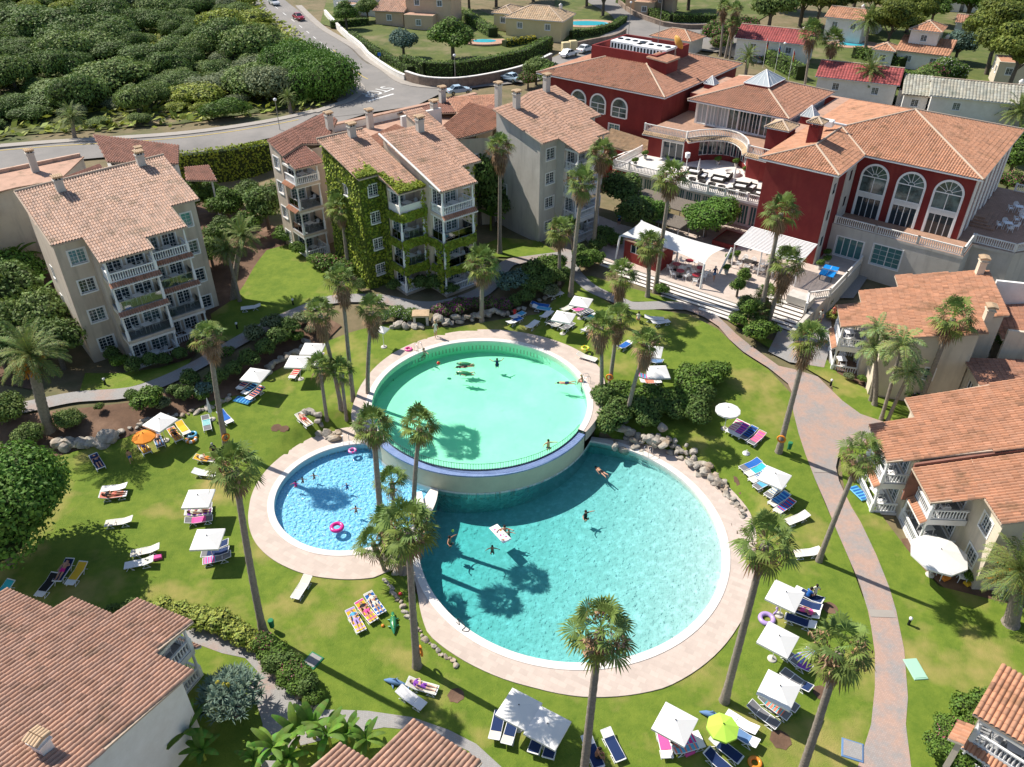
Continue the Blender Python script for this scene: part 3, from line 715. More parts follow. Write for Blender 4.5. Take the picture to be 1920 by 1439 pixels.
# ================= beige block on the left =================
g0 = G(172, 667, 2)
A = empty('apartment_block', (g0.x, g0.y, 0), R_(40), 'beige four-storey apartment block with a pale tiled roof at the left', 'building')
zA = zplane(-4.48, 12.6, SLP); wrow = lambda s0, s1, fl, k='double', gm='window_glass': [(s0, s1, f+.85, f+2.1, k, gm) for f in fl]
fA = [1.3, 4.35, 7.4, 10.3]
loop = [(0, 7.6), (0, 0), (2.6, 0), (2.6, -2), (7.0, -2), (7.0, -.3), (10.6, -.3), (10.6, 1.6), (13.2, 1.6), (13.2, 8.2), (7, 8.2)]
doors = lambda s0, s1, fl, gm='window_glass': [(s0, s1, f+.05, f+2.1, 'door', gm) for f in fl]
body(A, loop, .6, lambda x, y: zA(x, y)-.17, 'beige_render', {0: [(2.2, 2.8, 5.2, 6.3, 'single'), (2.2, 2.8, 8.2, 9.3, 'single')],
     1: wrow(.95, 2.3, fA[:3])+[(.95, 2.3, 11.1, 12.4, 'double', 'teal_glass')], 3: doors(.5, 1.9, fA)+doors(2.4, 3.9, fA), 5: doors(.3, 1.4, fA)+doors(1.9, 3.1, fA), 7: [(1.0, 1.95, f+.85, f+2.2, 'single', 'teal_glass' if i == 3 else 'window_glass') for i, f in enumerate(fA)]})
roof(A, [(-.4, 7.7), (-.2, -.75), (2.4, -.75), (2.4, -4.48), (7.0, -4.48), (7.0, -2.85), (10.7, -2.85), (10.7, .5), (13.4, .5), (13.4, 8.4), (7, 8.4)], zA, (0, -1), 'tile_pale')
stA = [('bal', True), ('glass', True), ('glass', True), ('bal', False)]
for i, f in enumerate(reversed(fA)):
    ce = 12.65 if i == 0 else f+2.75; s_, d_ = stA[i]
    balcony(A, 2.7, 6.95, -4.0, -2, f, ce, s_ if i != 2 else 'glass', i in (0, 1), 'beige_render', first=(i == 3))
    balcony(A, 7.03, 10.6, -2.2, -.3, f, (12.95 if i == 0 else f+2.75), 'bal' if i in (0, 3) else 'glass', i in (0, 1), 'beige_render', first=(i == 3), sides=(0, 1))
    st = ['top', 'third', 'second', 'ground'][i]
    furnish(A, 2.7, 6.95, -4, -2, f, st+'-floor left balcony of the beige block', 2)
    furnish(A, 7.03, 10.6, -2.2, -.3, f, st+'-floor right balcony of the beige block', 2, i != 2)
chimney(A, 3.1, 6.4, 15, 17.0); chimney(A, 10.9, 7.6, 15.2, 17.3)
rr = MB(); rr.tube([(-.4, 7.7, zA(0, 7.7)+.06), (13.4, 8.4, zA(0, 8.4)+.06)], .14, 'mortar', 6); rr.tube([(-.4, 7.7, zA(0, 7.7)+.04), (-.2, -.75, zA(0, -.75)+.04)], .08, 'mortar', 5); rr.build('ridge', A)
zA2 = lambda x, y: 15.6-.25*(y-8.2)
A2 = MB()
body(A, [(2.2, 17.5), (2.2, 8.25), (12.8, 8.25), (12.8, 17.5)], 1, lambda x, y: 12.1, 'grey_render', {}, 'rear_wall')
roof(A, [(3.4, 8.5), (8.6, 8.5), (9.2, 17), (3.4, 17)], lambda x, y: 12.6+(x-3)*.16+(y-8)*.02, (-1, 0), 'tile_brown', name='rear_roof')
rb = MB(); rb.box((9.2, 8.4, 12.2), (12.9, 17.6, 12.6), 'tile_pale'); rb.build('rear_parapet', A)
# ---- block at the left edge, behind the beige one
D = empty('apartment_block', (g0.x, g0.y, 0), R_(40), 'cream balconied block cut by the left edge of the picture, behind the beige block', 'building')
body(D, [(-14, 27), (-14, 19.6), (-5.2, 19.6), (-5.2, 20.6), (1.5, 20.6), (5.5, 19.9), (9.6, 26)], 1.5, lambda x, y: 11.2 if x < -4 else 12, 'cream_render', {2: doors(2, 4, [4.4, 7.4])+doors(5.4, 7.8, [4.4, 7.4]), 4: wrow(1.0, 2.0, [4.4, 7.4], 'single')})
roof(D, [(-14, 16.8), (-4.0, 16.8), (-4.0, 22), (-14, 22)], lambda x, y: 10.4+.27*(y-17), (0, -1), 'tile_pale')
roof(D, [(-3.4, 18.2), (-1.8, 18.2), (-1.8, 20.5), (-3.4, 20.5)], lambda x, y: 10.0+.3*(y-18.2), (0, -1), 'tile_brown', name='porch_roof')
pb = MB(); pb.prism([(-3, 19.9), (1.4, 20.4), (5.4, 19.7), (9.7, 25.8), (9.2, 26.2), (-3, 26.2)], 12.0, 12.12, 'tile_pink'); pb.box((-3, 25.9, 12.12), (9.4, 26.2, 12.5), 'tile_pale'); pb.build('flat_roof', D)
for f, c in ((4.4, 7.1), (7.4, 10.0)): balcony(D, -14, -5.3, 17.4, 19.55, f, c, 'bal', True, 'cream_render')
chimney(D, 4.2, 24, 12.1, 14.6)
# ---- low brown-roofed house by the road, ivy on its edges
Q = empty('low_house', (g0.x, g0.y, 0), R_(40), 'low brown-roofed house with ivy edges beside the road, behind the beige block', 'house')
qp = [(13.9, 38.0), (12.9, 30.2), (19.9, 26.0), (21.9, 30.6)]
cq = (sum(p[0] for p in qp)/4, sum(p[1] for p in qp)/4)
body(Q, [(14.4, 37.2), (13.5, 30.6), (19.6, 26.7), (21.2, 30.4)], 1.5, 8.5, 'white_wall', {1: [(2, 3.2, 5, 6.3, 'double')]})
roof(Q, qp[::-1], lambda x, y: 8.9+.16*(y-26), (0.1, -1), 'tile_brown')
roof(Q, [(19.5, 23.2), (22.6, 21.4), (23.4, 25.6), (20.6, 26.4)], lambda x, y: 7.4+.15*(y-21), (0, -1), 'tile_brown', name='porch_roof')
pst = MB(); pst.lathe([(.12, 0), (.12, 5)], 'white_paint', 8, (22.2, 22.2, 2.4)); pst.build('porch_column', Q)
chimney(Q, 16.6, 29.4, 9, 10.9, 'cream_render')
# ================= ivy-covered block in the centre =================
g1 = G(695, 537, 3)
B = empty('apartment_block', (g1.x, g1.y, 0), R_(40), 'four-storey apartment block overgrown with green ivy, under a salmon tiled roof', 'building')
zB1 = zplane(-4.1, 13.95, SLP); zB2 = zplane(-7.06, 14.35, SLP); fB = [2.9, 5.8, 8.7, 11.6]
mat('ivy_base', (.10,.13,.02), .95, (.06,.09,.015), 3, bump=.5, bs=10)
loopL = [(0, 7), (0, 0), (2.1, 0), (2.1, -1.6), (5.15, -1.6), (5.15, 7)]
body(B, loopL, 1.5, lambda x, y: zB1(x, y)-.17, 'beige_render', {0: [(3.6, 4.4, 12.2, 13.3, 'single')], 1: [(.95, 2.05, f+1.1, f+2.25, 'double', 'window_glass') for f in fB], 3: [(.4, 1.9, f+.05, f+2.1, 'door', 'window_glass') for f in fB]})
loopR = [(5.2, 3.5), (5.2, -4.4), (9.3, -4.4), (9.3, -3.4), (11.6, -3.4), (11.6, 6.2), (9.9, 6.2), (9.9, 3.5)]
body(B, loopR, 1.5, lambda x, y: zB2(x, y)-.17, 'beige_render', {1: [(.4, 1.5, f+.05, f+2.1, 'door') for f in fB]+[(1.9, 3.3, f+.05, f+2.1, 'door') for f in fB], 3: wrow(.7, 1.6, fB, 'single')}, 'right_wall')
roof(B, [(-.4, 7.1), (-.3, -.5), (1.9, -.5), (1.9, -4.1), (5.0, -4.1), (5.0, 7.1)], zB1, (0, -1), 'tile_pink')
roof(B, [(4.85, 3.7), (4.7, -7.06), (9.25, -7.06), (9.4, -4.25), (11.9, -4.25), (12.2, 6.5), (9.8, 6.5), (9.8, 3.7)], zB2, (0, -1), 'tile_pink')
rr = MB(); rr.tube([(4.75, -7.0, zB2(0, -7.0)+.05), (4.9, 3.7, zB2(0, 3.7)+.05)], .12, 'white_wall', 5); rr.tube([(-.4, 7.1, zB1(0, 7.1)+.06), (5, 7.1, zB1(0, 7.1)+.06)], .13, 'mortar', 5); rr.build('ridge', B)
for i, f in enumerate(reversed(fB)):
    balcony(B, 2.15, 5.1, -3.6, -1.6, f, 13.85 if i == 0 else f+2.65, 'wall' if i == 0 else ('bal' if i == 3 else 'glass'), False, 'beige_render', first=(i == 3), sides=(1, 0))
    balcony(B, 5.2, 9.2, -6.5, -4.4, f, 14.25 if i == 0 else f+2.65, 'bal' if i in (0, 3) else 'glass', i == 0, 'beige_render', first=(i == 3))
    st = ['top', 'third', 'second', 'ground'][i]
    furnish(B, 2.15, 5.1, -3.6, -1.6, f, st+'-floor left balcony of the ivy-covered block', 2)
    furnish(B, 5.2, 9.2, -6.5, -4.4, f, st+'-floor right balcony of the ivy-covered block', 2 if i != 1 else 0, i != 1)
chimney(B, 3.2, 6.2, 16.0, 18.2); chimney(B, 9.2, 2.6, 16.4, 18.6)
body(B, [(5.6, 18), (5.6, 7.1), (12.5, 6.6), (19, 5.4), (19.4, 11), (24.6, 9.8), (29, 17.5), (12, 19)], 2.5, 13.3, 'cream_render', {3: [(1.6, 3.0, 10.0, 11.4, 'double')], 2: [(4.6, 6.0, 10.2, 11.5, 'double')]}, 'rear_wall')
rb = MB(); rb.prism([(5.7, 18), (5.7, 7.2), (12.5, 6.7), (18.9, 5.5), (19.3, 11.1), (24.5, 9.9), (28.9, 17.4), (12, 18.9)], 13.3, 13.5, 'white_wall', 'tile_pink'); 
rb.box((5.6, 18.0, 13.5), (28.6, 18.5, 14.3), 'white_wall'); rb.box((5.6, 17.9, 14.3), (28.6, 18.6, 14.4), 'tile_pink'); rb.box((13, 12.0, 13.5), (18.6, 12.4, 15.6), 'white_wall'); rb.build('flat_roof', B)
roof(B, [(6.6, 8.4), (12.0, 8.4), (12.0, 11.8), (6.6, 11.8)], lambda x, y: 13.8+(x-6)*.2, (-1, 0), 'tile_dull', name='rear_roof')
roof(B, [(20.5, 10.6), (26.4, 9.4), (28.8, 14.6), (22.6, 16.4)], lambda x, y: 13.9+(y-9)*.18, (0, -1), 'tile_dull', name='rear_roof')
chimney(B, 11.4, 16.6, 13.5, 15.8, tile='tile_tan'); chimney(B, 22.6, 17.4, 13.5, 16.4)
# ---- left wing of the ivy block
g2 = G(500+350/4.57, 180+1395/4.57, 3)
W = empty('apartment_block', (g2.x, g2.y, 0), R_(40), 'narrow brown-roofed apartment wing with stacked balconies, left of the ivy-covered block', 'building')
fW = [2.9, 5.8, 8.7, 11.5]; zW = zplane(-.5, 13.7, SLP)
body(W, [(0, 5.2), (0, 2.7), (2.8, 2.7), (2.8, 2.2), (4.8, 2.2), (8.4, 7.4), (7.6, 8.4)], 1.5, lambda x, y: min(zW(x, y), 15.9)-.2, 'beige_render', {0: wrow(.6, 1.8, fW), 1: doors(.6, 2.2, fW)})
roof(W, [(-.2, 5.1), (-.1, 1.7), (2.9, 3.1), (5.3, 2.2), (9.0, 6.0), (8.6, 7.9)], zW, (0, -1), 'tile_brown')
roof(W, [(-.3, 1.6), (0, -.55), (3.5, -.55), (3.3, 3.0), (1.5, 3.0)], lambda x, y: 13.5+.27*(y+.5), (0, -1), 'tile_brown', name='porch_roof')
for i, f in enumerate(reversed(fW)):
    balcony(W, 0, 2.9, 0, 2.7, f, 13.4 if i == 0 else f+2.65, 'bal' if i in (0, 3) else 'glass', False, 'beige_render', first=(i == 3))
    furnish(W, 0, 2.9, 0, 2.7, f, ['top', 'third', 'second', 'ground'][i]+'-floor balcony of the brown-roofed wing', 2, i != 1)
    if i in (0, 1):
        db = MB(); roof_face(db, [(-.45, .2), (-.02, .2), (-.02, 2.6), (-.45, 2.6)], lambda x, y, f=f: f-.02+x*.75, (-1, 0), 'tile_orange', .22, .42); db.build('tiled_ledge', W)
chimney(W, 7.2, 4.6, 14.6, 17.0)
# ================= pale block in the middle =================
g3 = G(840+715/4.231, 130+1370/4.231, 3)
C_ = empty('apartment_block', (g3.x, g3.y, 0), R_(43), 'pale grey apartment block with a tall blank side wall, next to the red hotel', 'building')
zC = zplane(-3.75, 14.0, SLP); fC = [3.0, 5.9, 8.8, 11.6]
body(C_, [(0, 7.2), (0, 0), (2.6, 0), (2.6, -1.2), (6.6, -1.2), (6.6, .6), (8.9, .6), (8.9, 1.8), (10.8, 1.8), (10.8, 8.2), (6, 8.2)], 1.6, lambda x, y: zC(x, y)-.17, 'grey_render',
     {0: [(1.1, 1.7, 7.2, 8.4, 'single')], 1: [(1.0, 2.35, f+.9, f+2.15, 'double') for f in fC], 3: doors(.5, 1.8, fC)+doors(2.3, 3.5, fC), 5: doors(.5, 1.7, fC)})
roof(C_, [(-.5, 7.2), (-.3, -.62), (2.35, -.62), (2.4, -3.75), (6.7, -3.75), (6.7, -2.1), (9.05, -2.1), (9.05, 1.1), (11.1, 1.1), (10.9, 8.5), (6.4, 8.5), (3.4, 7.5)], zC, (0, -1), 'tile_pink')
for i, f in enumerate(reversed(fC)):
    balcony(C_, 2.65, 6.6, -3.25, -1.2, f, 13.9 if i == 0 else f+2.65, 'bal', False, 'grey_render', first=(i == 3))
    balcony(C_, 6.65, 8.85, -1.6, .6, f, 14.3 if i == 0 else f+2.65, 'bal', False, 'grey_render', first=(i == 3), sides=(0, 1))
    furnish(C_, 2.65, 6.6, -3.25, -1.2, f, ['top', 'third', 'second', 'ground'][i]+'-floor balcony of the pale grey block', 1)
chimney(C_, 2.3, 6.3, 16.4, 18.7); chimney(C_, 8.6, 7.8, 17, 19.2)
body(C_, [(-4.6, 19), (-4.6, 9.5), (-1, 7.3), (5.8, 8.3), (6.4, 19)], 2.5, 13.8, 'cream_render', {1: [(1.5, 2.9, 10.6, 11.9, 'double')]}, 'rear_wall')
roof(C_, [(-5.4, 12.2), (-4.3, 9.0), (-.6, 7.4), (3.3, 8.2), (2.6, 15.0)], lambda x, y: 13.7+(x+5)*.18+(y-7)*.06, (-1, -.3), 'tile_dull', name='rear_roof')
roof(C_, [(-4, 21.5), (4, 13.5), (6.4, 13.6), (6.0, 20.5)], lambda x, y: 14.2+(x)*.05, (-.3, -1), 'tile_brown', name='rear_roof')
chimney(C_, -2.4, 15.6, 14, 16.6); chimney(C_, 5.0, 12.4, 14.6, 18)
# ================= red hotel =================
g4 = G(1400+455/3.69, 170+1205/3.69, 3.2)
HR = R_(-38)
H = empty('hotel_wing', (g4.x, g4.y, 0), HR, 'red hotel wing with three tall arched windows above a balustraded terrace', 'hotel')
E0 = 13.7
def hip(x0, y0, x1, y1, z, s=SLP):
    """four faces of a hipped roof over a rectangle + its ridge lines"""
    w = (x1-x0)/2; d = (y1-y0)/2; r = min(w, d); zr = z+s*r
    a, b, c, e = (x0, y0, z), (x1, y0, z), (x1, y1, z), (x0, y1, z)
    if w > d: p, q = (x0+r, (y0+y1)/2, zr), (x1-r, (y0+y1)/2, zr)
    else: p, q = ((x0+x1)/2, y0+r, zr), ((x0+x1)/2, y1-r, zr)
    if abs(w-d) < 1e-3: q = p
    if w > d: F = [([a, b, q, p], (0, -1)), ([b, c, q], (1, 0)), ([c, e, p, q], (0, 1)), ([e, a, p], (-1, 0))]
    elif p == q: F = [([a, b, p], (0, -1)), ([b, c, p], (1, 0)), ([c, e, p], (0, 1)), ([e, a, p], (-1, 0))]
    else: F = [([a, b, p], (0, -1)), ([b, c, q, p], (1, 0)), ([c, e, q], (0, 1)), ([e, a, p, q], (-1, 0))]
    Rg = [[a, p], [b, p if w <= d else q], [c, q], [e, q if w <= d else p]]
    if p != q: Rg.append([p, q])
    return F, Rg
# arched window part: outer frame arch, panes, doors below
def arch_window(root, p0, u, s, z, w, h, hs, full=True):
    """arched opening laid on the wall: width w, straight height hs, arch on top; full = doors below a white spandrel"""
    T = Matrix.Translation((p0[0]+u.x*s, p0[1]+u.y*s, z)) @ Matrix.Rotation(math.atan2(u.y, u.x), 4, 'Z'); r = w/2; n = 16
    f = MB()
    V = []
    for i in range(n+1):
        t = math.pi*i/n
        for rr_ in (r, r+.22): V += [T @ Vector((r+rr_*math.cos(t), y, hs+rr_*math.sin(t))) for y in (-.10, .06)]
    F = []
    for i in range(n):
        a = i*4; b = a+4
        F += [(a, a+2, b+2, b), (a+2, a+3, b+3, b+2), (a+1, a, b, b+1)]
    f.add(V, F, 'white_paint')
    for x in (-.22, w): f.box((x, -.10, 0), (x+.22, .06, hs), 'white_paint', T)
    f.box((0, -.05, hs-.05), (w, .03, hs+.05), 'white_paint', T); f.box((r-.04, -.05, (hs*.62 if full else 0)), (r+.04, .03, hs-.05), 'white_paint', T)
    if full:
        for k in range(1, 6):
            t = math.pi*k/6; f.tube([T @ Vector((r+.3*math.cos(t), -.02, hs+.05+.3*math.sin(t))), T @ Vector((r+r*math.cos(t), -.02, hs+r*math.sin(t)))], .035, 'white_paint', 4)
        f.tube([T @ Vector((r+.33*math.cos(math.pi*k/8), -.02, hs+.05+.33*math.sin(math.pi*k/8))) for k in range(9)], .035, 'white_paint', 4)
        f.box((0, -.08, hs*.48), (w, .02, hs*.62), 'white_paint', T)
        for x in (0, w/4-.03, w/2-.04, 3*w/4-.03, w-.07): f.box((x, -.05, .0), (x+.07, .03, hs*.48), 'white_paint', T)
        for k in range(5): f.box((.02, -.095, hs*(.50+.022*k)), (w-.02, -.081, hs*(.506+.022*k)), 'grey_render', T)
    else: f.box((0, -.08, -.1), (w, .03, .05), 'white_paint', T); f.box((0, -.05, hs*.5-.03), (w, .03, hs*.5+.03), 'white_paint', T)
    o = f.build('arched_window', root)
    g = MB()
    P = [T @ Vector((r+r*math.cos(math.pi*i/n), -.006, hs+r*math.sin(math.pi*i/n))) for i in range(n+1)]+[T @ Vector((0, -.006, hs*.62 if full else 0)), T @ Vector((w, -.006, hs*.62 if full else 0))]
    g.add(P, [list(range(len(P)))[::-1]], 'curtain_glass')
    if full: g.add([T @ Vector(p) for p in ((0, -.006, 0), (w, -.006, 0), (w, -.006, hs*.48), (0, -.006, hs*.48))], [(0, 1, 2, 3)], 'window_glass')
    g.build('pane', o)
mat('curtain_glass', (.11, .17, .17), .08, (.035, .05, .05), .9, contrast=(.42, .6), spec=.7)
# -- right wing walls
t0 = E0-.2
loop = [(-7.4, 27.8), (-7.4, 0), (0, 0), (0, 7.9), (12.0, 7.9), (12.0, 27.8)]
body(H, loop, 1.5, t0, 'red_render', {})
low = MB()
def rwall(p0, p1, z0, z1, m, ops=()): wall(low, p0, p1, z0, z1, z1, m, ops); 
u0 = Vector((1, 0))
rwall((0.01, 3.95), (13.6, 3.95), -.5, 6.75, 'grey_render', [(.9, 3.8, 3.3, 5.5), (4.9, 7.9, 3.4, 5.7)])
rwall((13.6, 3.95), (13.6, 8.3), -.5, 6.75, 'grey_render'); rwall((13.6, 8.3), (17.6, 8.3), -.5, 6.75, 'grey_render')
rwall((17.6, 8.3), (20.8, 13.2), -.5, 6.75, 'grey_render'); rwall((20.8, 13.2), (20.8, 25), -.5, 6.75, 'grey_render')
low.build('basement_wall', H)
put_window(H, (0, 3.95), u0, .9, 3.3, 2.9, 2.2, 'wide', 'teal_glass', 'glazed_door'); put_window(H, (0, 3.95), u0, 4.9, 3.4, 3.0, 2.3, 'double', 'teal_glass')
tb = MB(); tb.prism([(0.01, 3.9), (13.65, 3.9), (13.65, 7.88), (0.01, 7.88)], 6.5, 6.8, 'grey_render', 'floor_tile'); 
tb.prism([(12.01, 7.9), (17.65, 8.25), (20.85, 13.1), (20.85, 27.8), (12.01, 27.8)], 6.4, 6.72, 'grey_render', 'floor_tile')
for k in range(4): tb.box((12.05, 13+k*.5, 6.73), (14.6-k*.45, 18.6-k*.5, 6.9+k*.16), 'floor_tile')
tb.build('terrace', H)
bb = MB()
for a, b in (((.2, 4.1), (4.6, 4.1)), ((4.6, 4.1), (9.0, 4.1)), ((9.0, 4.1), (13.45, 4.1)), ((13.45, 4.1), (13.45, 8.4)), ((13.6, 8.45), (17.5, 8.45)), ((17.5, 8.45), (19.6, 11.6)), ((19.6, 11.6), (20.6, 14.6)), ((20.6, 14.6), (20.7, 18)), ((20.7, 18), (20.0, 21)), ((20, 21), (20.6, 25)), ((14, 27.4), (20.6, 27.4))):
    baluster_run(bb, a, b, 6.8, .9, 'white_wall')
bb.build('balustrade', H)
for s in (.9, 4.75, 8.55): arch_window(H, (0, 7.9), u0, s, 6.82, 2.6, 0, 4.6)
# white pilasters with slit windows on the inner corner, glazing bands on the far side
for (x, y0, y1) in ((0.0, .05, 1.7), (0.0, 4.5, 7.5)):
    pm = MB()
    pm.box((x+.003, y0, 3.2), (x+.10, y1, 13.45), 'grey_render')
    for z in (5.2, 8.2, 11.2): pm.box((x+.101, (y0+y1)/2-.3, z), (x+.12, (y0+y1)/2+.3, z+1.1), 'window_glass')
    pm.build('pilaster', H)
for k in range(7): pm = MB(); pm.box((12.003, 8.0+k*2.9, 6.8), (12.12, 9.5+k*2.9, 13.4), 'white_wall'); pm.build('pilaster', H)
# roof: square pyramid behind, hipped nose in front
xa, xb, ya, yb = -8.1, 12.6, 7.4, 28.4; cx, cy = (xa+xb)/2, (ya+yb)/2; zp = E0+SLP*(yb-ya)/2
mx = -3.7; hw = mx-xa; xc = mx+hw; yr = -.6+hw; zr = E0+SLP*hw; yj = ya+hw
F = [([(xc, ya, E0), (xb, ya, E0), (cx, cy, zp), (mx, yj, zr)], (0, -1)), ([(xb, ya, E0), (xb, yb, E0), (cx, cy, zp)], (1, 0)), ([(xb, yb, E0), (xa, yb, E0), (cx, cy, zp)], (0, 1)),
     ([(xa, -.6, E0), (xc, -.6, E0), (mx, yr, zr)], (0, -1)), ([(xc, -.6, E0), (xc, ya, E0), (mx, yj, zr), (mx, yr, zr)], (1, 0)),
     ([(xa, yb, E0), (xa, -.6, E0), (mx, yr, zr), (mx, yj, zr), (cx, cy, zp)], (-1, 0))]
poly_roof(H, F, 'tile_orange', ridges=[[(xb, ya, E0), (cx, cy, zp)], [(xb, yb, E0), (cx, cy, zp)], [(mx, yj, zr), (cx, cy, zp)], [(xc, -.6, E0), (mx, yr, zr)], [(xa, -.6, E0), (mx, yr, zr)], [(mx, yr, zr), (mx, yj, zr)], [(xc, ya, E0), (mx, yj, zr)]])
ch = MB(); ch.box((-5.1, 4.6, 13.9), (-3.9, 5.8, 16.4), 'red_render'); 
for x, y in ((-5.1, 4.6), (-4.1, 4.6), (-5.1, 5.6), (-4.1, 5.6)): ch.box((x, y, 16.4), (x+.2, y+.2, 16.9), 'red_render')
o = ch.build('chimney', H); F, Rg = hip(-5.4, 4.3, -3.6, 6.1, 16.9, .5); poly_roof(o, F, 'tile_tan', .2, .3, Rg, .06, 'chimney_cap')
F = MB(); F.box((-5.6, 9.6, 15.2), (-4.2, 10.6, 15.9), 'white_paint', bev=.05); F.tube([(-4.2, 10, 15.7), (-2.9, 10.6, 15.5)], .14, 'white_paint', 8); F.build('air_unit', H)
# -- middle wing
N = empty('hotel_wing', (g4.x, g4.y, 0), HR, 'middle red hotel wing with a glazed pavilion on top of two balustraded terraces', 'hotel')
mw = MB()
loop = [(-7.42, 22), (-29.0, 22), (-29.0, 5.2), (-27.4, 5.2), (-27.4, 5.0)]
# ground floor: white glazed front, slightly bowed
front = [(-27.4, 5.0), (-22.4, 5.2), (-17.5, 4.6), (-13.0, 4.9), (-7.45, 5.1)]
for i in range(len(front)-1):
    a, b = front[i], front[i+1]; L = (Vector(b)-Vector(a)).length; n = 4; ops = [(L*k/n+.15, L*(k+1)/n-.1, 3.35, 5.8) for k in range(n)]
    wall(mw, a, b, 1.5, 6.5, 6.5, 'white_wall', ops, .14); u = (Vector(b)-Vector(a)).normalized()
    for o_ in ops: put_window(N, a, u, o_[0], o_[2], o_[1]-o_[0], o_[3]-o_[2], 'triple', 'teal_glass', 'glazed_door')
wall(mw, (-29.0, 11), (-29.0, 5.0), 1.5, 6.5, 6.5, 'red_render'); wall(mw, (-29.0, 5.0), (-27.4, 5.0), 1.5, 6.5, 6.5, 'red_render')
mw.build('ground_floor_wall', N)
t1 = MB(); t1.prism([(-29.0, 11.6), (-29.0, 4.0), (-22.4, 4.1), (-17.5, 3.4), (-13, 3.7), (-7.42, 4.0), (-7.42, 17), (-28, 17)], 6.5, 6.8, 'white_wall', 'coping'); t1.build('terrace', N)
bb = MB(); pts = [(-28.9, 11.2), (-28.9, 4.15), (-26.6, 4.2), (-22.4, 4.25), (-20, 3.8), (-17.5, 3.55), (-15.2, 3.65), (-13, 3.85), (-10.2, 4.0), (-7.5, 4.15)]
for a, b in zip(pts, pts[1:]): baluster_run(bb, a, b, 6.8, .9, 'white_wall')
bb.build('balustrade', N)
# upper floor: straight wall, concave bay with glass, straight wall
arc = [(-22.2+(8.4)*i/10, 10.8+4.4*math.sin(math.pi*min(1, (i/10)*.98+.01))**.7) for i in range(11)]
uw = MB()
wall(uw, (-27.7, 16), (-27.7, 10.6), 6.8, 9.9, 9.9, 'red_render'); wall(uw, (-27.7, 10.6), arc[0], 6.8, 9.9, 9.9, 'red_render', [(2.1, 4.9, 6.85, 9.1)])
put_window(N, (-27.7, 10.6), (Vector(arc[0])-Vector((-27.7, 10.6))).normalized(), 2.1, 6.85, 2.8, 2.25, 'triple', 'window_glass', 'glazed_door')
for a, b in zip(arc, arc[1:]):
    L = (Vector(b)-Vector(a)).length; u = (Vector(b)-Vector(a)).normalized()
    if a is arc[0] or b is arc[-1]: wall(uw, a, b, 6.8, 9.9, 9.9, 'red_render'); continue
    wall(uw, a, b, 6.8, 9.9, 9.9, 'red_render', [(.02, L-.02, 7.5, 9.3)], .1); put_window(N, a, u, .02, 7.5, L-.04, 1.8, 'bare')
wall(uw, arc[-1], (-7.42, 10.8), 6.8, 9.9, 9.9, 'red_render'); uw.build('upper_wall', N)
arc2 = [(p[0], p[1]-.75) for p in arc]
t2 = MB(); t2.prism([(-27.9, 16.2), (-28.2, 10.1)]+[arc2[0]]+arc2[1:]+[(-7.42, 10.0), (-7.42, 30), (-28, 30)], 9.9, 10.15, 'white_wall', 'floor_tile'); t2.build('upper_terrace', N)
ed = MB()
def edge_tiles(a, b):
    a = Vector(a); b = Vector(b); u = (b-a).normalized(); o_ = Vector((u.y, -u.x)); P = [a+o_*.55, b+o_*.55, b, a]
    n3 = a
    zf = lambda x, y: 10.12-.55*((Vector((x, y))-n3).dot(o_))
    roof_face(ed, [tuple(p) for p in P], zf, o_, 'tile_tan', .25, .3, seg=3); ed.prism([tuple(p) for p in P], lambda x, y: zf(x, y)-.14, lambda x, y: zf(x, y)-.04, 'white_wall')
ep = [(-28.2, 10.1)]+arc2+[(-7.6, 10.05)]
for a, b in zip(ep, ep[1:]): edge_tiles(a, b)
ed.build('tiled_ledge', N)
bb = MB(); ep2 = [(p[0], p[1]+.2) for p in ep]
for i, (a, b) in enumerate(zip(ep2, ep2[1:])): baluster_run(bb, a, b, 10.15, .9, 'white_wall', posts=(i in (0, 1, 11), i in (10, 11)))
bb.build('balustrade', N)
# pavilion with hipped roof and glass skylight
pv_ = MB(); px0, px1, py0, py1 = -24.6, -12.2, 17.2, 31.2
loopp = [(px0, py1), (px0, py0), (px1, py0), (px1, py1)]; opsf = [(.25+k*1.49, .25+k*1.49+1.41, 10.3, 12.9) for k in range(8)]
body(N, loopp, 10.1, 13.2, 'white_wall', {1: [(*o_, 'triple' if k % 3 else 'bare', 'window_glass' if 2 < k < 7 else 'curtain') for k, o_ in enumerate(opsf)], 0: [(6+k*1.55, 7.45+k*1.55, 10.3, 12.9, 'bare', 'curtain') for k in range(4)]}, 'pavilion_wall')
rx0, rx1, ry0, ry1 = -25.5, -11.4, 16.2, 32.0; ze = 13.3; kx = 5.4; zk = ze+SLP*kx*1.15; s2 = (zk-ze)/kx
ix0, ix1, iy0, iy1 = rx0+kx, rx1-kx, ry0+kx, ry1-kx
q = [(rx0, ry0, ze), (rx1, ry0, ze), (rx1, ry1, ze), (rx0, ry1, ze)]; w_ = [(ix0, iy0, zk), (ix1, iy0, zk), (ix1, iy1, zk), (ix0, iy1, zk)]
poly_roof(N, [([q[i], q[(i+1) % 4], w_[(i+1) % 4], w_[i]], d_) for i, d_ in enumerate([(0, -1), (1, 0), (0, 1), (-1, 0)])], 'tile_dull', ridges=[[q[i], w_[i]] for i in range(4)])
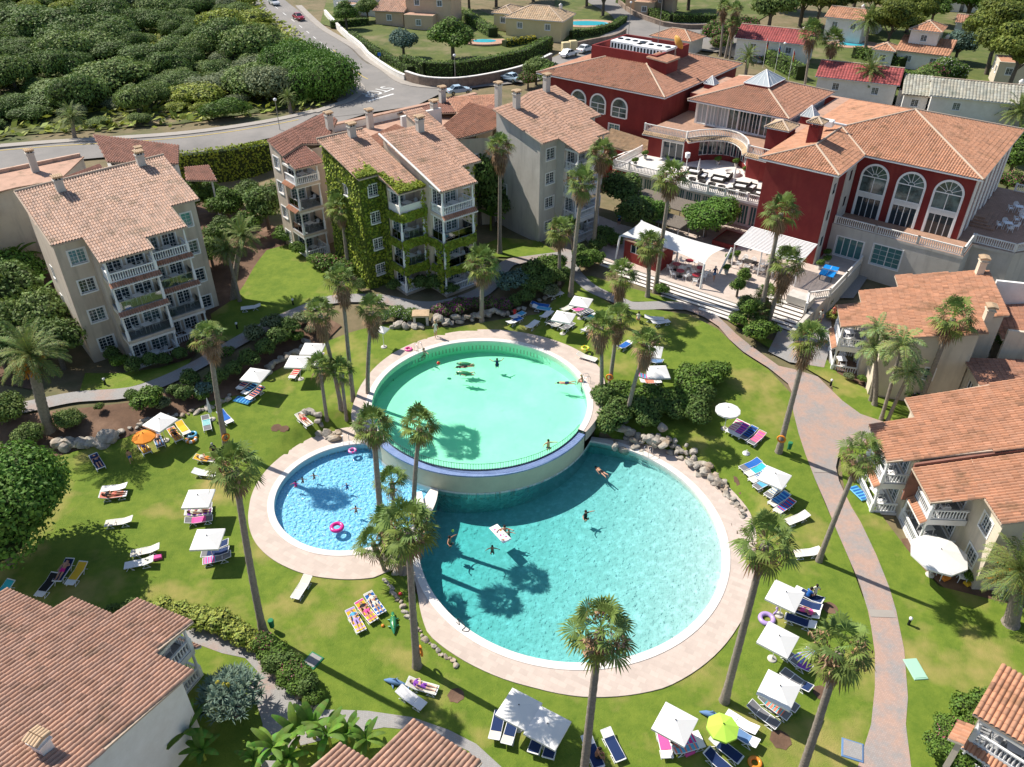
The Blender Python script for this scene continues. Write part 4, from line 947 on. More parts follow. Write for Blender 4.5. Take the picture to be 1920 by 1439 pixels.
def skylight(root, x0, y0, x1, y1, z, h):
    m = MB(); m.box((x0, y0, z-1.0), (x1, y1, z), 'red_render'); cx_, cy_ = (x0+x1)/2, (y0+y1)/2; C = [(x0-.05, y0-.05, z+.05), (x1+.05, y0-.05, z+.05), (x1+.05, y1+.05, z+.05), (x0-.05, y1+.05, z+.05)]; ap = (cx_, cy_, z+h)
    m.box((x0-.08, y0-.08, z), (x1+.08, y1+.08, z+.08), 'white_paint')
    for c in C: m.tube([c, ap], .06, 'white_paint', 5)
    for i in range(4):
        a, b = Vector(C[i]), Vector(C[(i+1) % 4])
        for t in (.25, .5, .75): m.tube([a.lerp(b, t), (a.lerp(b, t)).lerp(Vector(ap), .98 if t == .5 else .55)], .03, 'white_paint', 4)
    o_ = m.build('skylight', root); g_ = MB(); g_.add(C+[ap], [(0, 1, 4), (1, 2, 4), (2, 3, 4), (3, 0, 4)], 'skylight_glass'); g_.build('pane', o_)
mat('skylight_glass', (.42, .46, .47), .15, spec=.8)
skylight(N, ix0-.1, iy0-.1, ix1+.1, iy1+.1, zk+.25, 1.5)
fr_ = MB(); fr_.prism([(-28.2, 33), (-28.0, 22), (-25.6, 22), (-25.6, 32.2), (-11, 32.2), (-11, 12.5), (-8.2, 12.5), (-8.2, 33)], 10.16, 12.6, 'red_render', 'tile_pink'); fr_.build('flat_roof', N)
skylight(N, -27.6, 25.2, -26.1, 26.7, 13.2, 1.1); skylight(N, -10.6, 17.8, -8.9, 19.5, 13.5, 1.3)
st_ = MB(); st_.box((-12.0, 10.9, 6.8), (-9.5, 13.6, 13.5), 'red_render'); o = st_.build('tower', N); F, Rg = hip(-12.3, 10.6, -9.2, 13.9, 13.55, .42); poly_roof(o, F, 'tile_tan', .26, .4, Rg, .1, 'roof')
# -- left wing
K = empty('hotel_wing', (g4.x, g4.y, 0), HR, 'red hotel wing with small arched windows and roof-top air units behind a parapet', 'hotel')
body(K, [(-49.2, 39), (-49.2, 15.9), (-29.0, 15.9), (-29.0, 39)], 1.5, 13.0, 'red_render', {1: [(12.0, 13.7, 6.4, 8.0, 'double', 'teal_glass')]})
for s in (5.4, 8.8, 12.4): arch_window(K, (-49.2, 15.9), u0, s, 9.15, 2.3, 0, 1.35, False)
ba = [(-50, 15.3, 13.2), (-28.4, 15.3, 13.2), (-28.4, 39.6, 13.2), (-50, 39.6, 13.2)]; kk = 7.6; zt_ = 13.2+SLP*kk
bi = [(-50+kk, 15.3+kk, zt_), (-28.4-kk, 15.3+kk, zt_), (-28.4-kk, 39.6-kk, zt_), (-50+kk, 39.6-kk, zt_)]
poly_roof(K, [([ba[i], ba[(i+1) % 4], bi[(i+1) % 4], bi[i]], d_) for i, d_ in enumerate([(0, -1), (1, 0), (0, 1), (-1, 0)])], 'tile_dull', ridges=[[ba[i], bi[i]] for i in range(4)])
pp = MB(); x0, y0, x1, y1 = -45.2, 22.6, -34.2, 32.4
for a, b in (((x0, y0), (x1, y0+.3)), ((x1-.3, y0+.3), (x1, y1-.3)), ((x0, y1-.3), (x1, y1)), ((x0, y0+.3), (x0+.3, y1-.3))): pp.box((*a, 13.6), (*b, 16.5), 'red_render')
pp.box((x0+.3, y0+.3, 13.6), (x1-.3, y1-.3, 15.5), 'grey_floor'); pp.box((-35.2, 22.0, 14), (-32.2, 25.4, 16.1), 'red_render'); pp.build('roof_parapet', K)
roof(K, [(-35.4, 21.8), (-32.0, 21.8), (-32.0, 25.6), (-35.4, 25.6)], lambda x, y: 16.3+(x+35)*-.08, (1, 0), 'tile_dull', name='annex_roof')
for (cx_, cy_, w, d, m_) in ((-41.4, 27.6, 2.6, 1.7, 'white_paint'), (-37.0, 27.0, 2.8, 1.6, 'white_paint')):
    a_ = MB(); a_.box((cx_-w, cy_-d, 15.5), (cx_+w, cy_+d, 16.8), m_, bev=.06)
    for i in range(4): a_.lathe([(.42, 0), (.42, .12), (.3, .14)], 'dark_metal', 12, (cx_-w+.7+i*(2*w-1.4)/3, cy_, 16.8))
    for i in range(9): a_.box((cx_-w+.2+i*.55, cy_-d-.01, 15.8), (cx_-w+.5+i*.55, cy_-d-.004, 16.5), 'dark_metal')
    a_.build('air_unit', K)
mat('orange_paint', (.55, .30, .06), .5)
sd_ = MB(); sd_.tube([(-32.6, 25.0, 16.1), (-32.6, 25.0, 17.6)], .06, 'grey_metal', 6); t_ = sd_.build('dish_post', K)
dd = MB(); dd.lathe([(.02, 0), (.5, .08), (.85, .28), (1.05, .46), (1.0, .46), (.5, .12), (.02, .04)], 'orange_paint', 20); o = dd.build('satellite_dish', K, (-32.6, 25.0, 17.9)); o.rotation_euler = (R_(65), 0, R_(150))
an = MB(); an.tube([(-38.2, 30, 15.5), (-38.2, 30, 22.6)], .04, 'grey_metal', 5); an.build('antenna', K)
# small tiled porch and curved red stair wall on the left
roof(K, [(-36.5, 11.5), (-28.6, 10.5), (-28.6, 14.5), (-36.5, 15.5)], lambda x, y: 6.6+.2*(y-11), (0, -1), 'tile_tan', name='porch_roof')
cw = MB(); cpts = [(-29.2, 10.8), (-31.0, 10.4), (-32.4, 9.0), (-32.6, 7.0), (-31.6, 4.8), (-30.2, 3.0)]
for i, (a, b) in enumerate(zip(cpts, cpts[1:])):
    za, zb = 7.3-.75*i, 7.3-.75*(i+1); u = (Vector(b)-Vector(a)).normalized(); n_ = Vector((u.y, -u.x))*.14; a = Vector(a); b = Vector(b)
    cw.prism([tuple(a+n_), tuple(b+n_), tuple(b-n_), tuple(a-n_)], 2.5, lambda x, y, a=a, u=u, za=za, L=(b-a).length: za-.75*((Vector((x, y))-a).dot(u))/L, 'red_render', 'white_wall')
for k in range(12): cw.box((-30.9+k*.06, 9.2-k*.5, 3), (-29.2, 9.7-k*.5, 6.6-k*.27), 'floor_tile')
tag(cw.build('curved_stair', None, (g4.x, g4.y, 0), HR), 'curved red outdoor stair wall with white capping left of the hotel terrace', 'stair')
# ---- hotel forecourt terrace, steps, table-tennis court
T_ = lambda x, y, z=0: Matrix.Translation((g4.x, g4.y, 0)) @ Matrix.Rotation(HR, 4, 'Z') @ Vector((x, y, z))
fc = MB(); fc.prism([(-32, 5), (-24, -9.5), (-19.2, -13.4), (-2.0, -13.4), (-1.2, -12.2), (-1.2, -9.5), (4.0, -9.5), (4.0, 3.94), (0, 3.94), (0, 0), (-7.4, 0), (-7.4, 5.1), (-29, 5.2)], 1.0, 3.2, 'grey_render', 'deck_stone'); o = fc.build('hotel_forecourt', None, (g4.x, g4.y, 0), HR); struct(o)
sp = MB()
mat('riser', (.16, .13, .12), .8)
for k in range(5): sp.box((-19.2+k*.3, -13.4-.42*(k+1), 1.4), (-2.0, -13.405-.42*k, 3.2-.17*(k+1)), 'riser'); sp.box((-19.2+k*.3, -13.4-.42*(k+1)-.03, 3.2-.17*(k+1)), (-2.0, -13.41-.42*k, 3.235-.17*(k+1)), 'coping')
struct(sp.build('terrace_steps', None, (g4.x, g4.y, 0), HR))
sp = MB()
for k in range(8): sp.box((-1.15, -9.5-.5*(k+1), 1.0), (3.2, -9.505-.5*k, 3.2-.18*(k+1)), 'riser'); sp.box((-1.15, -9.5-.5*(k+1)-.03, 3.2-.18*(k+1)), (3.2, -9.51-.5*k, 3.235-.18*(k+1)), 'coping')
struct(sp.build('terrace_steps', None, (g4.x, g4.y, 0), HR))
bw = MB()
for a, b in (((4.1, 3.6), (4.1, -1.2)), ((4.1, -1.2), (4.1, -6.2)), ((4.1, -6.2), (2.6, -8.2)), ((2.6, -8.2), (3.3, -10.6))):
    a_, b_ = Vector(a), Vector(b); u = (b_-a_).normalized(); n_ = Vector((u.y, -u.x))*.13
    bw.prism([tuple(a_+n_), tuple(b_+n_), tuple(b_-n_), tuple(a_-n_)], .8, 3.25, 'grey_render')
    baluster_run(bw, a, b, 3.25, .85, 'white_wall')
bw.box((3.5, -14.6, .8), (3.9, -9.6, 3.0), 'grey_render'); bw.box((1.0, -10.0, 3.21), (3.4, -8.4, 4.0), 'grey_render')
tag(bw.build('garden_wall', None, (g4.x, g4.y, 0), HR), 'pale balustraded wall around the table tennis court beside the hotel', 'wall')
# ================= right-hand houses, facing the pools =================
def vfloors(r, u0, u1, vf, vb, fl, tops, where, tile='tile_orange', sides=(1, 1), nch=2, m='cream_render', drip=True):
    for i, (f, c) in enumerate(zip(fl, tops)):
        balcony(r, u0, u1, vf, vb, f, c, 'bal', drip and i == 1, m, 'grey_floor', tile, first=(i == 0), sides=sides)
        furnish(r, u0, u1, vf, vb, f, ('upper' if i else 'ground')+' balcony of '+where, nch, True)
g5 = G(1540+75/5.05, 470+1160/5.05, 1.2)
r = empty('pool_house', (g5.x, g5.y, 0), R_(-104), 'two-storey cream house with a stepped orange roof behind the queen palms', 'house')
zf = zplane(-.6, 6.65, .25)
body(r, [(1.0, 12.0), (-7.0, 12.0), (-7.4, 5.6), (-5.0, 5.6), (-5.0, 2.4), (.2, 2.4), (.2, 3.0), (3.1, 3.0), (3.3, 9.9), (1.0, 9.9)], .4, lambda x, y: zf(x, y)-.18, 'cream_render', {4: [(2.6, 4.2, 1.3, 3.4, 'door'), (2.6, 4.2, 4.25, 6.3, 'door')], 7: [(3.9, 4.6, 3.9, 5.0, 'single'), (3.8, 4.6, 1.2, 2.2, 'double')]})
arch_window(r, (3.1, 3.0), Vector((.029, .9996)), 3.9, 3.9, .7, 0, .8, False) if False else None
roof(r, [(-8.0, 5.0), (-5.5, 5.0), (-5.5, 1.7), (-3.2, 1.7), (-3.2, -.3), (.9, -.3), (1.0, 2.7), (3.4, 2.7), (3.9, 10.3), (1.2, 10.3), (1.2, 12.3), (-7.3, 12.5)], zf, (0, -1), 'tile_orange', .27, .45)
vfloors(r, -3.4, 0, 0, 2.4, [1.2, 4.2], [3.95, 6.6], 'the house behind the queen palms')
chimney(r, -6.7, 11.6, 9.2, 11.4, 'cream_render'); chimney(r, 1.6, 10.6, 8.4, 10.8, 'cream_render')
body(r, [(3.0, 10), (6.4, 10.4), (6.4, 16.5), (3.0, 16.5), (-6, 19), (-6, 12.1), (.9, 12.1), (.9, 10)], .4, 5.9, 'cream_render', {0: [(.9, 2.7, 1.0, 3.1, 'door'), (1.0, 2.0, 4.1, 5.0, 'bare')]}, 'rear_wall')
roof(r, [(2.6, 9.6), (6.8, 10.0), (6.8, 16.5), (2.6, 16.5)], lambda x, y: 6.1+.3*(y-9.6)*.4, (0, -1), 'tile_dull', name='rear_roof')
roof(r, [(-4.5, 12.6), (1.4, 12.4), (1.4, 18), (-4.5, 19)], lambda x, y: 7.6+.2*(y-12), (0, -1), 'tile_dull', name='rear_roof')
bx = MB(); bx.box((-4.8, 12.5, 5.8), (-4.5, 16, 10.2), 'white_wall'); bx.build('party_wall', r); bx = MB(); bx.box((1.2, 12.6, 5.8), (1.5, 17, 8.6), 'cream_render'); bx.build('party_wall', r); chimney(r, 0.4, 14.6, 8, 10.6, 'white_wall')
k_ = lambda x, y: (1580+x/3.738, 720+y/3.738)
g6 = G(*k_(190, 900), .6)
r = empty('pool_house', (g6.x, g6.y, 0), R_(-93), 'two-storey cream house with two staggered orange roofs and corner balconies, beside the white octagonal parasol', 'house')
zu = zplane(-.5, 6.1, .25); zl = lambda x, y: zu(x, y)-.42
body(r, [(-5.6, 11), (-5.6, 3.4), (-3.4, 3.4), (-3.4, 2.0), (.3, 2.0), (.3, 4.9), (3.7, 4.9), (6.8, 4.9), (6.8, 12.6)], -.3, lambda x, y: (zl if y > 4 and x > 3 else zu)(x, y)-.2, 'cream_render', {3: [(.8, 2.6, .7, 2.7, 'door'), (.8, 2.6, 3.6, 5.7, 'door')], 5: [(.6, 2.2, .7, 2.7, 'door'), (.6, 2.2, 3.6, 5.7, 'door')], 6: [(1.0, 2.2, 1.3, 2.5, 'double'), (1.0, 2.2, 4.3, 5.5, 'double')]})
roof(r, [(-6.1, 2.9), (-3.65, 2.8), (-3.6, -.4), (.65, -.4), (1.1, 9), (1.1, 13.6), (-6.4, 13.6)], zu, (0, -1), 'tile_orange', .27, .45)
roof(r, [(1.15, 13.4), (1.15, 1.15), (4.7, 1.15), (4.85, 4.3), (7.3, 4.35), (7.3, 13.4)], zl, (0, -1), 'tile_orange', .27, .45)
vfloors(r, -3.4, 0, 0, 2.0, [.6, 3.5], [3.25, 6.0], 'the house by the octagonal parasol')
vfloors(r, .3, 3.6, 2.05, 4.85, [.55, 3.5], [3.25, 6.0], 'the cream house, bay nearest the octagonal parasol')
chimney(r, -2.6, 12.2, 8.6, 11.0, 'white_wall')
fl = MB(); fl.prism([(.95, 1.3), (1.13, 1.3), (1.13, 13.4), (.95, 13.4)], 3.0, lambda x, y: zu(x, y)-.17, 'tile_brown'); fl.build('roof_step', r)
m_ = lambda x, y: (x/3, 959+y/3)
g7 = G(*m_(1140, 1150), 0)
r = empty('pool_house', (g7.x, g7.y, 0), R_(157), 'house at the bottom left with a large weathered barrel tile roof', 'house')
zf = zplane(-1, 5.2, SLP)
body(r, [(-.9, 10.5), (-.9, 1.0), (1.9, 1.0), (1.9, 0), (5.6, 0), (5.6, .9), (13, .9), (13, 10.5)], -.4, lambda x, y: zf(x, y)-.2, 'white_wall', {3: [(.6, 2.4, 3.0, 5.0, 'door')]})
roof(r, [(13, .3), (9.2, .3), (9.2, -.9), (5.9, -.9), (5.9, -2.6), (1.6, -2.6), (1.5, .4), (-1.3, .4), (-1.6, 11), (13, 11)], zf, (0, -1), 'tile_old', .27, .45)
vfloors(r, 1.8, 5.7, -2.2, 0, [.1, 2.7], [2.5, 4.75], 'the bottom-left house', 'tile_old', nch=3, m='white_wall')
chimney(r, .9, 7.4, 6.8, 8.6, 'white_wall')
n_ = lambda x, y: (640+x/3, 959+y/3)
g8 = G(*n_(790, 1395), 3.)
r = empty('pool_house', (g8.x, g8.y, 0), R_(148), 'house cut by the bottom edge, its barrel tile roof pointing at the banana plants', 'house')
zf = zplane(.8, 4.5, SLP)
body(r, [(0, 10), (0, 1.5), (3.2, 1.5), (3.2, 4.8), (5.4, 4.8), (5.4, 10)], -.3, lambda x, y: zf(x, y)-.2, 'white_wall', {})
roof(r, [(-.6, .8), (3.8, .8), (3.8, 4.1), (5.7, 4.2), (6.0, 10), (-.8, 10)], zf, (0, -1), 'tile_old', .27, .45)
q_ = lambda x, y: (1280+x/3, 959+y/3)
g9 = G(*q_(1640, 1150), 5)
r = empty('pool_house', (g9.x, g9.y, 0), R_(-45), 'cream house cut by the right edge near the bottom, orange roof over a balustraded balcony', 'house')
zf = zplane(.5, 4.6, SLP)
body(r, [(.25, 3.7), (.25, 2.4), (7, 2.4), (7, 3.7)], -.3, lambda x, y: zf(x, y)-.2, 'cream_render', {1: [(1, 2.8, .3, 2.3, 'door'), (1, 2.8, 2.7, 4.6, 'door')]})
roof(r, [(-.1, 3.9), (-.1, .45), (7.5, .6), (7.5, 3.9)], zf, (0, -1), 'tile_orange', .27, .45)
vfloors(r, .3, 4.2, .5, 2.35, [.1, 2.5], [2.3, 4.4], 'the bottom-right house', sides=(1, 0))
db = MB(); roof_face(db, [(-.5, -.9), (.25, -.9), (.25, .6), (-.5, .6)], lambda x, y: 3.6+.4*x, (-1, 0), 'tile_orange', .25, .4); db.prism([(-.5, -.9), (.25, -.9), (.25, .6), (-.5, .6)], lambda x, y: 3.4+.4*x, lambda x, y: 3.55+.4*x, 'cream_render'); db.box((-.1, -.8, 1.0), (.2, -.5, 3.3), 'cream_render'); db.build('tiled_ledge', r)
# ---------------------------------------------------------------- vegetation
def leafmat(name, c, c2, trans=.22): mat(name, c, .65, c2, 1.2, attr='tint', trans=trans, coord='obj', spec=.25)
leafmat('palm_green', (0.175,0.255,0.060), (0.110,0.175,0.045)); leafmat('palm_dead', (0.360,0.225,0.130), (0.230,0.145,0.085), .1)
leafmat('date_green', (0.140,0.206,0.058), (0.181,0.214,0.066)); leafmat('queen_green', (0.198,0.281,0.083), (0.264,0.314,0.132))
leafmat('scrub_dark', (0.094,0.161,0.037), (0.134,0.200,0.049)); leafmat('scrub_mid', (0.180,0.250,0.061), (0.140,0.209,0.056)); leafmat('scrub_light', (0.347,0.396,0.061), (0.247,0.296,0.049))
leafmat('scrub_olive', (0.218,0.258,0.130), (0.167,0.206,0.103)); leafmat('pine_green', (0.124,0.165,0.030), (0.181,0.214,0.033)); leafmat('tree_green', (0.123,0.237,0.034), (0.085,0.181,0.026))
leafmat('bush_green', (0.132,0.223,0.033), (0.091,0.165,0.030)); leafmat('bush_yellow', (0.363,0.396,0.083), (0.198,0.281,0.049)); leafmat('hedge_green', (0.110,0.198,0.034), (0.160,0.247,0.045))
leafmat('ivy_leaf', (0.330,0.374,0.039), (0.196,0.275,0.031)); leafmat('banana_leaf', (0.156,0.286,0.039), (0.117,0.221,0.033), .35); leafmat('dragon_leaf', (0.169,0.247,0.182), (0.130,0.195,0.143), .1)
leafmat('pink_flower', (0.550,0.100,0.200), (0.600,0.200,0.300)); leafmat('purple_flower', (0.420,0.036,0.300), (0.300,0.024,0.240)); leafmat('white_flower', (0.700,0.700,0.620), (0.600,0.600,0.500)); leafmat('yellow_leaf', (0.462,0.396,0.033), (0.330,0.308,0.033)); leafmat('blue_leaf', (0.148,0.231,0.181), (0.099,0.165,0.132))
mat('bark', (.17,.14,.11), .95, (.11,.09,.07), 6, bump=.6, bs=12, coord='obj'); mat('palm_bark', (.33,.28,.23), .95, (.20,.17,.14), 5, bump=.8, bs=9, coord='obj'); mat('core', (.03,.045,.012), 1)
mat('fruit', (.62,.27,.02), .7, (.5,.2,.02), 8)
def tn(lo=.75, hi=1.25, r=rnd):
    b = r.uniform(lo, hi); w = r.uniform(-.1, .1); return (b*(1+w), b, b*(1-w))
def fan_leaf(mb, base, az, el, pet, R, m, droop=.5, segs=15, r=rnd, yel=0):
    d = Vector((math.cos(az)*math.cos(el), math.sin(az)*math.cos(el), math.sin(el))); side = Vector((-math.sin(az), math.cos(az), 0)); up = d.cross(side)*-1
    up = side.cross(d)*-1 if side.cross(d).z < 0 else side.cross(d)
    e = base+d*pet - Vector((0, 0, pet*.12))
    mb.add([base-side*.025, base+side*.025, e+side*.015, e-side*.015], [(0, 1, 2, 3)], m, False, (1.2, 1.2, .8))
    t0 = tn(.7, 1.25, r); t0 = (t0[0]*(1+.55*yel), t0[1]*(1+.18*yel), t0[2]*(1-.1*yel)); roll = r.uniform(-.35, .35)
    V = []; F = []; T = []
    for i in range(segs):
        a = R_(-105)+R_(210)*i/(segs-1)+r.uniform(-.04, .04)
        q = d*math.cos(a)+(side*math.cos(roll)+up*math.sin(roll))*math.sin(a); n2 = q.cross(up).normalized()
        L = R*(1-.22*abs(a)/1.8)*r.uniform(.88, 1.08); w = L*.066
        mid = e+q*L*.58-Vector((0, 0, droop*.10*L)); tip = e+q*L*.98-Vector((0, 0, droop*L*r.uniform(.35, .95)))
        o = len(V); V += [e, mid+n2*w+up*.02, mid-n2*w+up*.02, tip]; F += [(o, o+2, o+1), (o+1, o+2, o+3)]
        k = r.uniform(.85, 1.15); T += [tuple(v*k for v in t0), tuple(v*k*.95 for v in t0)]
    mb.add(V, F, m, False, T)
def fan_crown(seed, live=29, dead=26, R=.98, pet=.98, tufts=8, low=-22, skirt=0):
    r = random.Random(seed); g = MB(); b = MB()
    for i in range(live):
        az = i*2.39996+r.uniform(-.3, .3); el = R_(82-(82-low)*((i+.5)/live)**.85)+r.uniform(-.12, .12)
        fan_leaf(g, Vector((0, 0, .15+.25*math.sin(el))), az, el, pet*r.uniform(.75, 1.1), R*r.uniform(.85, 1.1), 'palm_green', droop=.45+.3*(i/live), r=r, yel=max(0, (i/live-.35)*r.uniform(.2, 1.9)))
    for i in range(dead):
        az = i*2.39996+1+r.uniform(-.3, .3); el = R_(low-8-(62)*(i/dead)**.8)
        fan_leaf(b, Vector((0, 0, .05-.5*i/dead)), az, el, pet*r.uniform(.5, .85), R*r.uniform(.7, .95), 'palm_dead', droop=.8, segs=10, r=r)
    for i in range(skirt):
        az = i*2.39996+r.uniform(-.3, .3); fan_leaf(b, Vector((0, 0, -.25-1.5*i/skirt)), az, R_(-66-16*r.random()), .32*r.uniform(.6, 1.1), .85*r.uniform(.7, 1), 'palm_dead', droop=.9, segs=9, r=r)
    for i in range(tufts):
        az = r.uniform(0, 6.28); el = r.uniform(-.2, .6); c = Vector((math.cos(az)*math.cos(el), math.sin(az)*math.cos(el), math.sin(el)))*r.uniform(.8, 1.35)
        V = []; F = []
        for k in range(34):
            p = c+Vector((r.gauss(0, .17), r.gauss(0, .17), r.gauss(-.05, .17))); q = Vector((r.gauss(0, 1), r.gauss(0, 1), r.gauss(0, 1))).normalized()*.13; s = q.orthogonal().normalized()*.05
            o = len(V); V += [p-q, p+s, p+q, p-s]; F.append((o, o+1, o+2, o+3))
        b.add(V, F, 'palm_dead', False, [tn(.8, 1.5, r) for _ in F])
    return g.mesh('fronds'), b.mesh('dead_fronds')
CROWNS = [fan_crown(1), fan_crown(2, 26, 34, 1.0, .95, 12), fan_crown(3, 31, 22, .95, 1.02, 7, -12), fan_crown(4, 27, 30, .92, 1.1, 10, -30)]
SKIRT = [fan_crown(6, 22, 26, .95, .9, 9, -5, 46), fan_crown(7, 24, 24, .9, .95, 6, -8, 40)]
SMALLC = [fan_crown(5, 22, 6, .85, .85, 0, 0)]
def vpoint(px_, py_, bx, by):
    """height on the vertical through (bx,by) nearest to the ray of a pixel, and the sideways offset there"""
    d = ray(px_, py_).normalized(); o = Vector((0, 0, CAM_H)); w = o-Vector((bx, by, 0)); b = d.z; dd = w.dot(d); e = w.z
    t = (b*e-dd)/(1-b*b); p = o+d*t; return p
def trunk_mesh(H, lean, r0, r1, skirt=.9, n=9, bulge=1.45, m='palm_bark'):
    t = MB(); k = 34; pts = []; rad = []
    for i in range(k+1):
        s = i/k; pts.append((lean.x*(s**1.4), lean.y*(s**1.4), -.3+(H+.3)*s)); q = r0+(r1-r0)*s
        if s < .14: q *= 1+(bulge-1)*(1-s/.14)**1.2
        if H*(1-s) < skirt: q += .07
        q *= 1.05 if i % 2 else .97
        rad.append(q)
    t.tube(pts, rad, m, n); return t.build('trunk')
PALM_N = [0]
def fan_palm(cp, bp, label, group='tall fan palms round the pools', sc=1.0, r0=.24, r1=.15, var=None, small=False):
    b = at(*bp); p = vpoint(*cp, b.x, b.y); z0 = tz(b.x, b.y); z0 = groundz([b.x], [b.y])[0]; z0 = max(z0, -.5)
    H = p.z-z0; lean = Vector((p.x-b.x, p.y-b.y))
    root = empty('fan_palm', (b.x, b.y, z0), 0, label, 'palm tree', group)
    t = trunk_mesh(H, lean, r0, r1); t.parent = root
    v = CROWNS[PALM_N[0] % 4] if not small else SMALLC[0]
    if 'skirt' in label or 'trio' in label or 'slim' in label or 'beige' in label or 'steps' in label or 'leaning right' in label: v = SKIRT[PALM_N[0] % 2]; PALM_N[0] += 1
    for nme, me_ in zip(('fronds', 'dead_fronds'), v):
        o = bpy.data.objects.new(nme, me_); COL.objects.link(o); o.parent = root; o.location = (lean.x, lean.y, H); o.rotation_euler = (0, 0, rnd.uniform(0, 6.28)); o.scale = (sc, sc, sc*rnd.uniform(.95, 1.1))
    return root
FP = [((700,800),(716,990),'fan palm on the strip between the two lower pools, nearer the small blue pool',1.05),
 ((787,800),(774,960),'fan palm standing against the curved wall, left of the middle of the upper pool',1.0),
 ((765,995),(782,1250),'large fan palm at the near left edge of the big lower pool',1.2),
 ((440,880),(495,1190),'tall fan palm left of the small blue pool with a long curving trunk',1.1),
 ((392,635),(425,840),'fan palm in front of the beige block with an orange life ring on its trunk',1.05),
 ((600,590),(640,765),'leftmost of the three slim fan palms left of the upper pool',.95),
 ((641,530),(663,752),'middle and tallest of the three slim fan palms left of the upper pool',.95),
 ((697,585),(690,748),'rightmost of the three slim fan palms left of the upper pool',.95),
 ((640,390),(655,515),'fan palm in front of the ivy-covered side wall',1.05),
 ((905,498),(903,603),'stout fan palm by the rock border behind the upper pool',1.15),
 ((938,278),(937,475),'slim fan palm standing free between the ivy block and the pale grey block',1.05),
 ((1092,345),(1070,555),'fan palm in front of the balconies of the pale grey block, thick pale trunk',1.05),
 ((1128,290),(1112,475),'tall fan palm just behind another at the right corner of the pale grey block',1.05),
 ((1050,435),(1048,530),'short fan palm at the foot of the pale grey block',1.0),
 ((1167,160),(1168,265),'fan palm in front of the arched windows of the left hotel wing',1.15),
 ((1258,335),(1229,546),'fan palm rising in front of the hotel terrace, through the shade sail corner',1.15),
 ((1218,462),(1214,557),'shorter fan palm in front of the red kiosk under the shade sail',1.05),
 ((1165,520),(1161,612),'fan palm with a brown skirt beside the narrow path, above the cluster of loungers',1.1),
 ((1127,615),(1127,753),'left palm of the trio at the right rim of the upper pool, hanging skirt',.95),
 ((1160,600),(1143,725),'middle palm of the trio at the right rim of the upper pool, partly hidden',.95),
 ((1212,645),(1173,790),'right palm of the trio at the right rim of the upper pool, pale leaning trunk',.95),
 ((1465,400),(1421,612),'tall thin fan palm in front of the blank red hotel wall',1.05),
 ((1475,500),(1438,615),'bushy fan palm beside the stone steps in front of the hotel',1.2),
 ((1515,640),(1460,848),'fan palm leaning right over the wide path junction, life ring on its trunk',1.15),
 ((1615,855),(1535,1052),'fan palm between the path and the cream house with the octagonal parasol',1.0),
 ((1435,1020),(1358,1315),'fan palm at the right edge of the big lower pool, swollen base',1.12),
 ((1575,1220),(1495,1470),'fan palm cut by the bottom edge, crown over the path on the right',1.12),
 ((1125,1185),(1092,1475),'fan palm cut by the bottom edge, crown over the rim of the big lower pool',1.15),
 ((1787,598),(1722,762),'fan palm against the white wall of the house behind the queen palms',1.1),
 ((1358,15),(1350,105),'left palm of the far trio beyond the hotel roof',1.1),((1380,20),(1360,108),'middle palm of the far trio beyond the hotel roof',1.1),((1376,45),(1368,110),'lowest palm of the far trio beyond the hotel roof',1.0),
 ((1522,65),(1508,165),'left of the two tall far palms beside the red-roofed cottages',1.5),((1562,80),(1545,168),'right of the two tall far palms beside the red-roofed cottages',1.4)]
for c, b, l, s in FP: fan_palm(c, b, l, sc=s*(.86 if b[1] > 830 else 1.0), r0=.25 if s > 1 else .2, r1=.17 if s > 1 else .14)
SP = [((735,905),(738,950),'small fan palm between the lower pools, at the end of the curved wall'),((725,985),(738,1045),'low fan palm cluster on the left of the big palm by the lower pool'),((700,1020),(722,1070),'low fan palm at the edge of the small pool deck'),((745,1035),(752,1078),'low fan palm at the foot of the rocks beside the lower pool'),
 ((600,690),(612,780),'small leaning fan palm in the rock bed left of the upper pool'),((640,700),(648,775),'second small fan palm in the rock bed left of the upper pool'),((1440,560),(1415,600),'low fan palm left of the stone steps'),((1415,590),(1400,612),'lowest fan palm in the shrubs left of the stone steps'),((1068,430),(1075,470),'small fan palm by the balconies of the pale grey block'),((1200,240),(1205,262),'small palm beside the tiled porch of the hotel')]
for c, b, l in SP: fan_palm(c, b, l, 'small fan palms', .95, .16, .13, small=True)
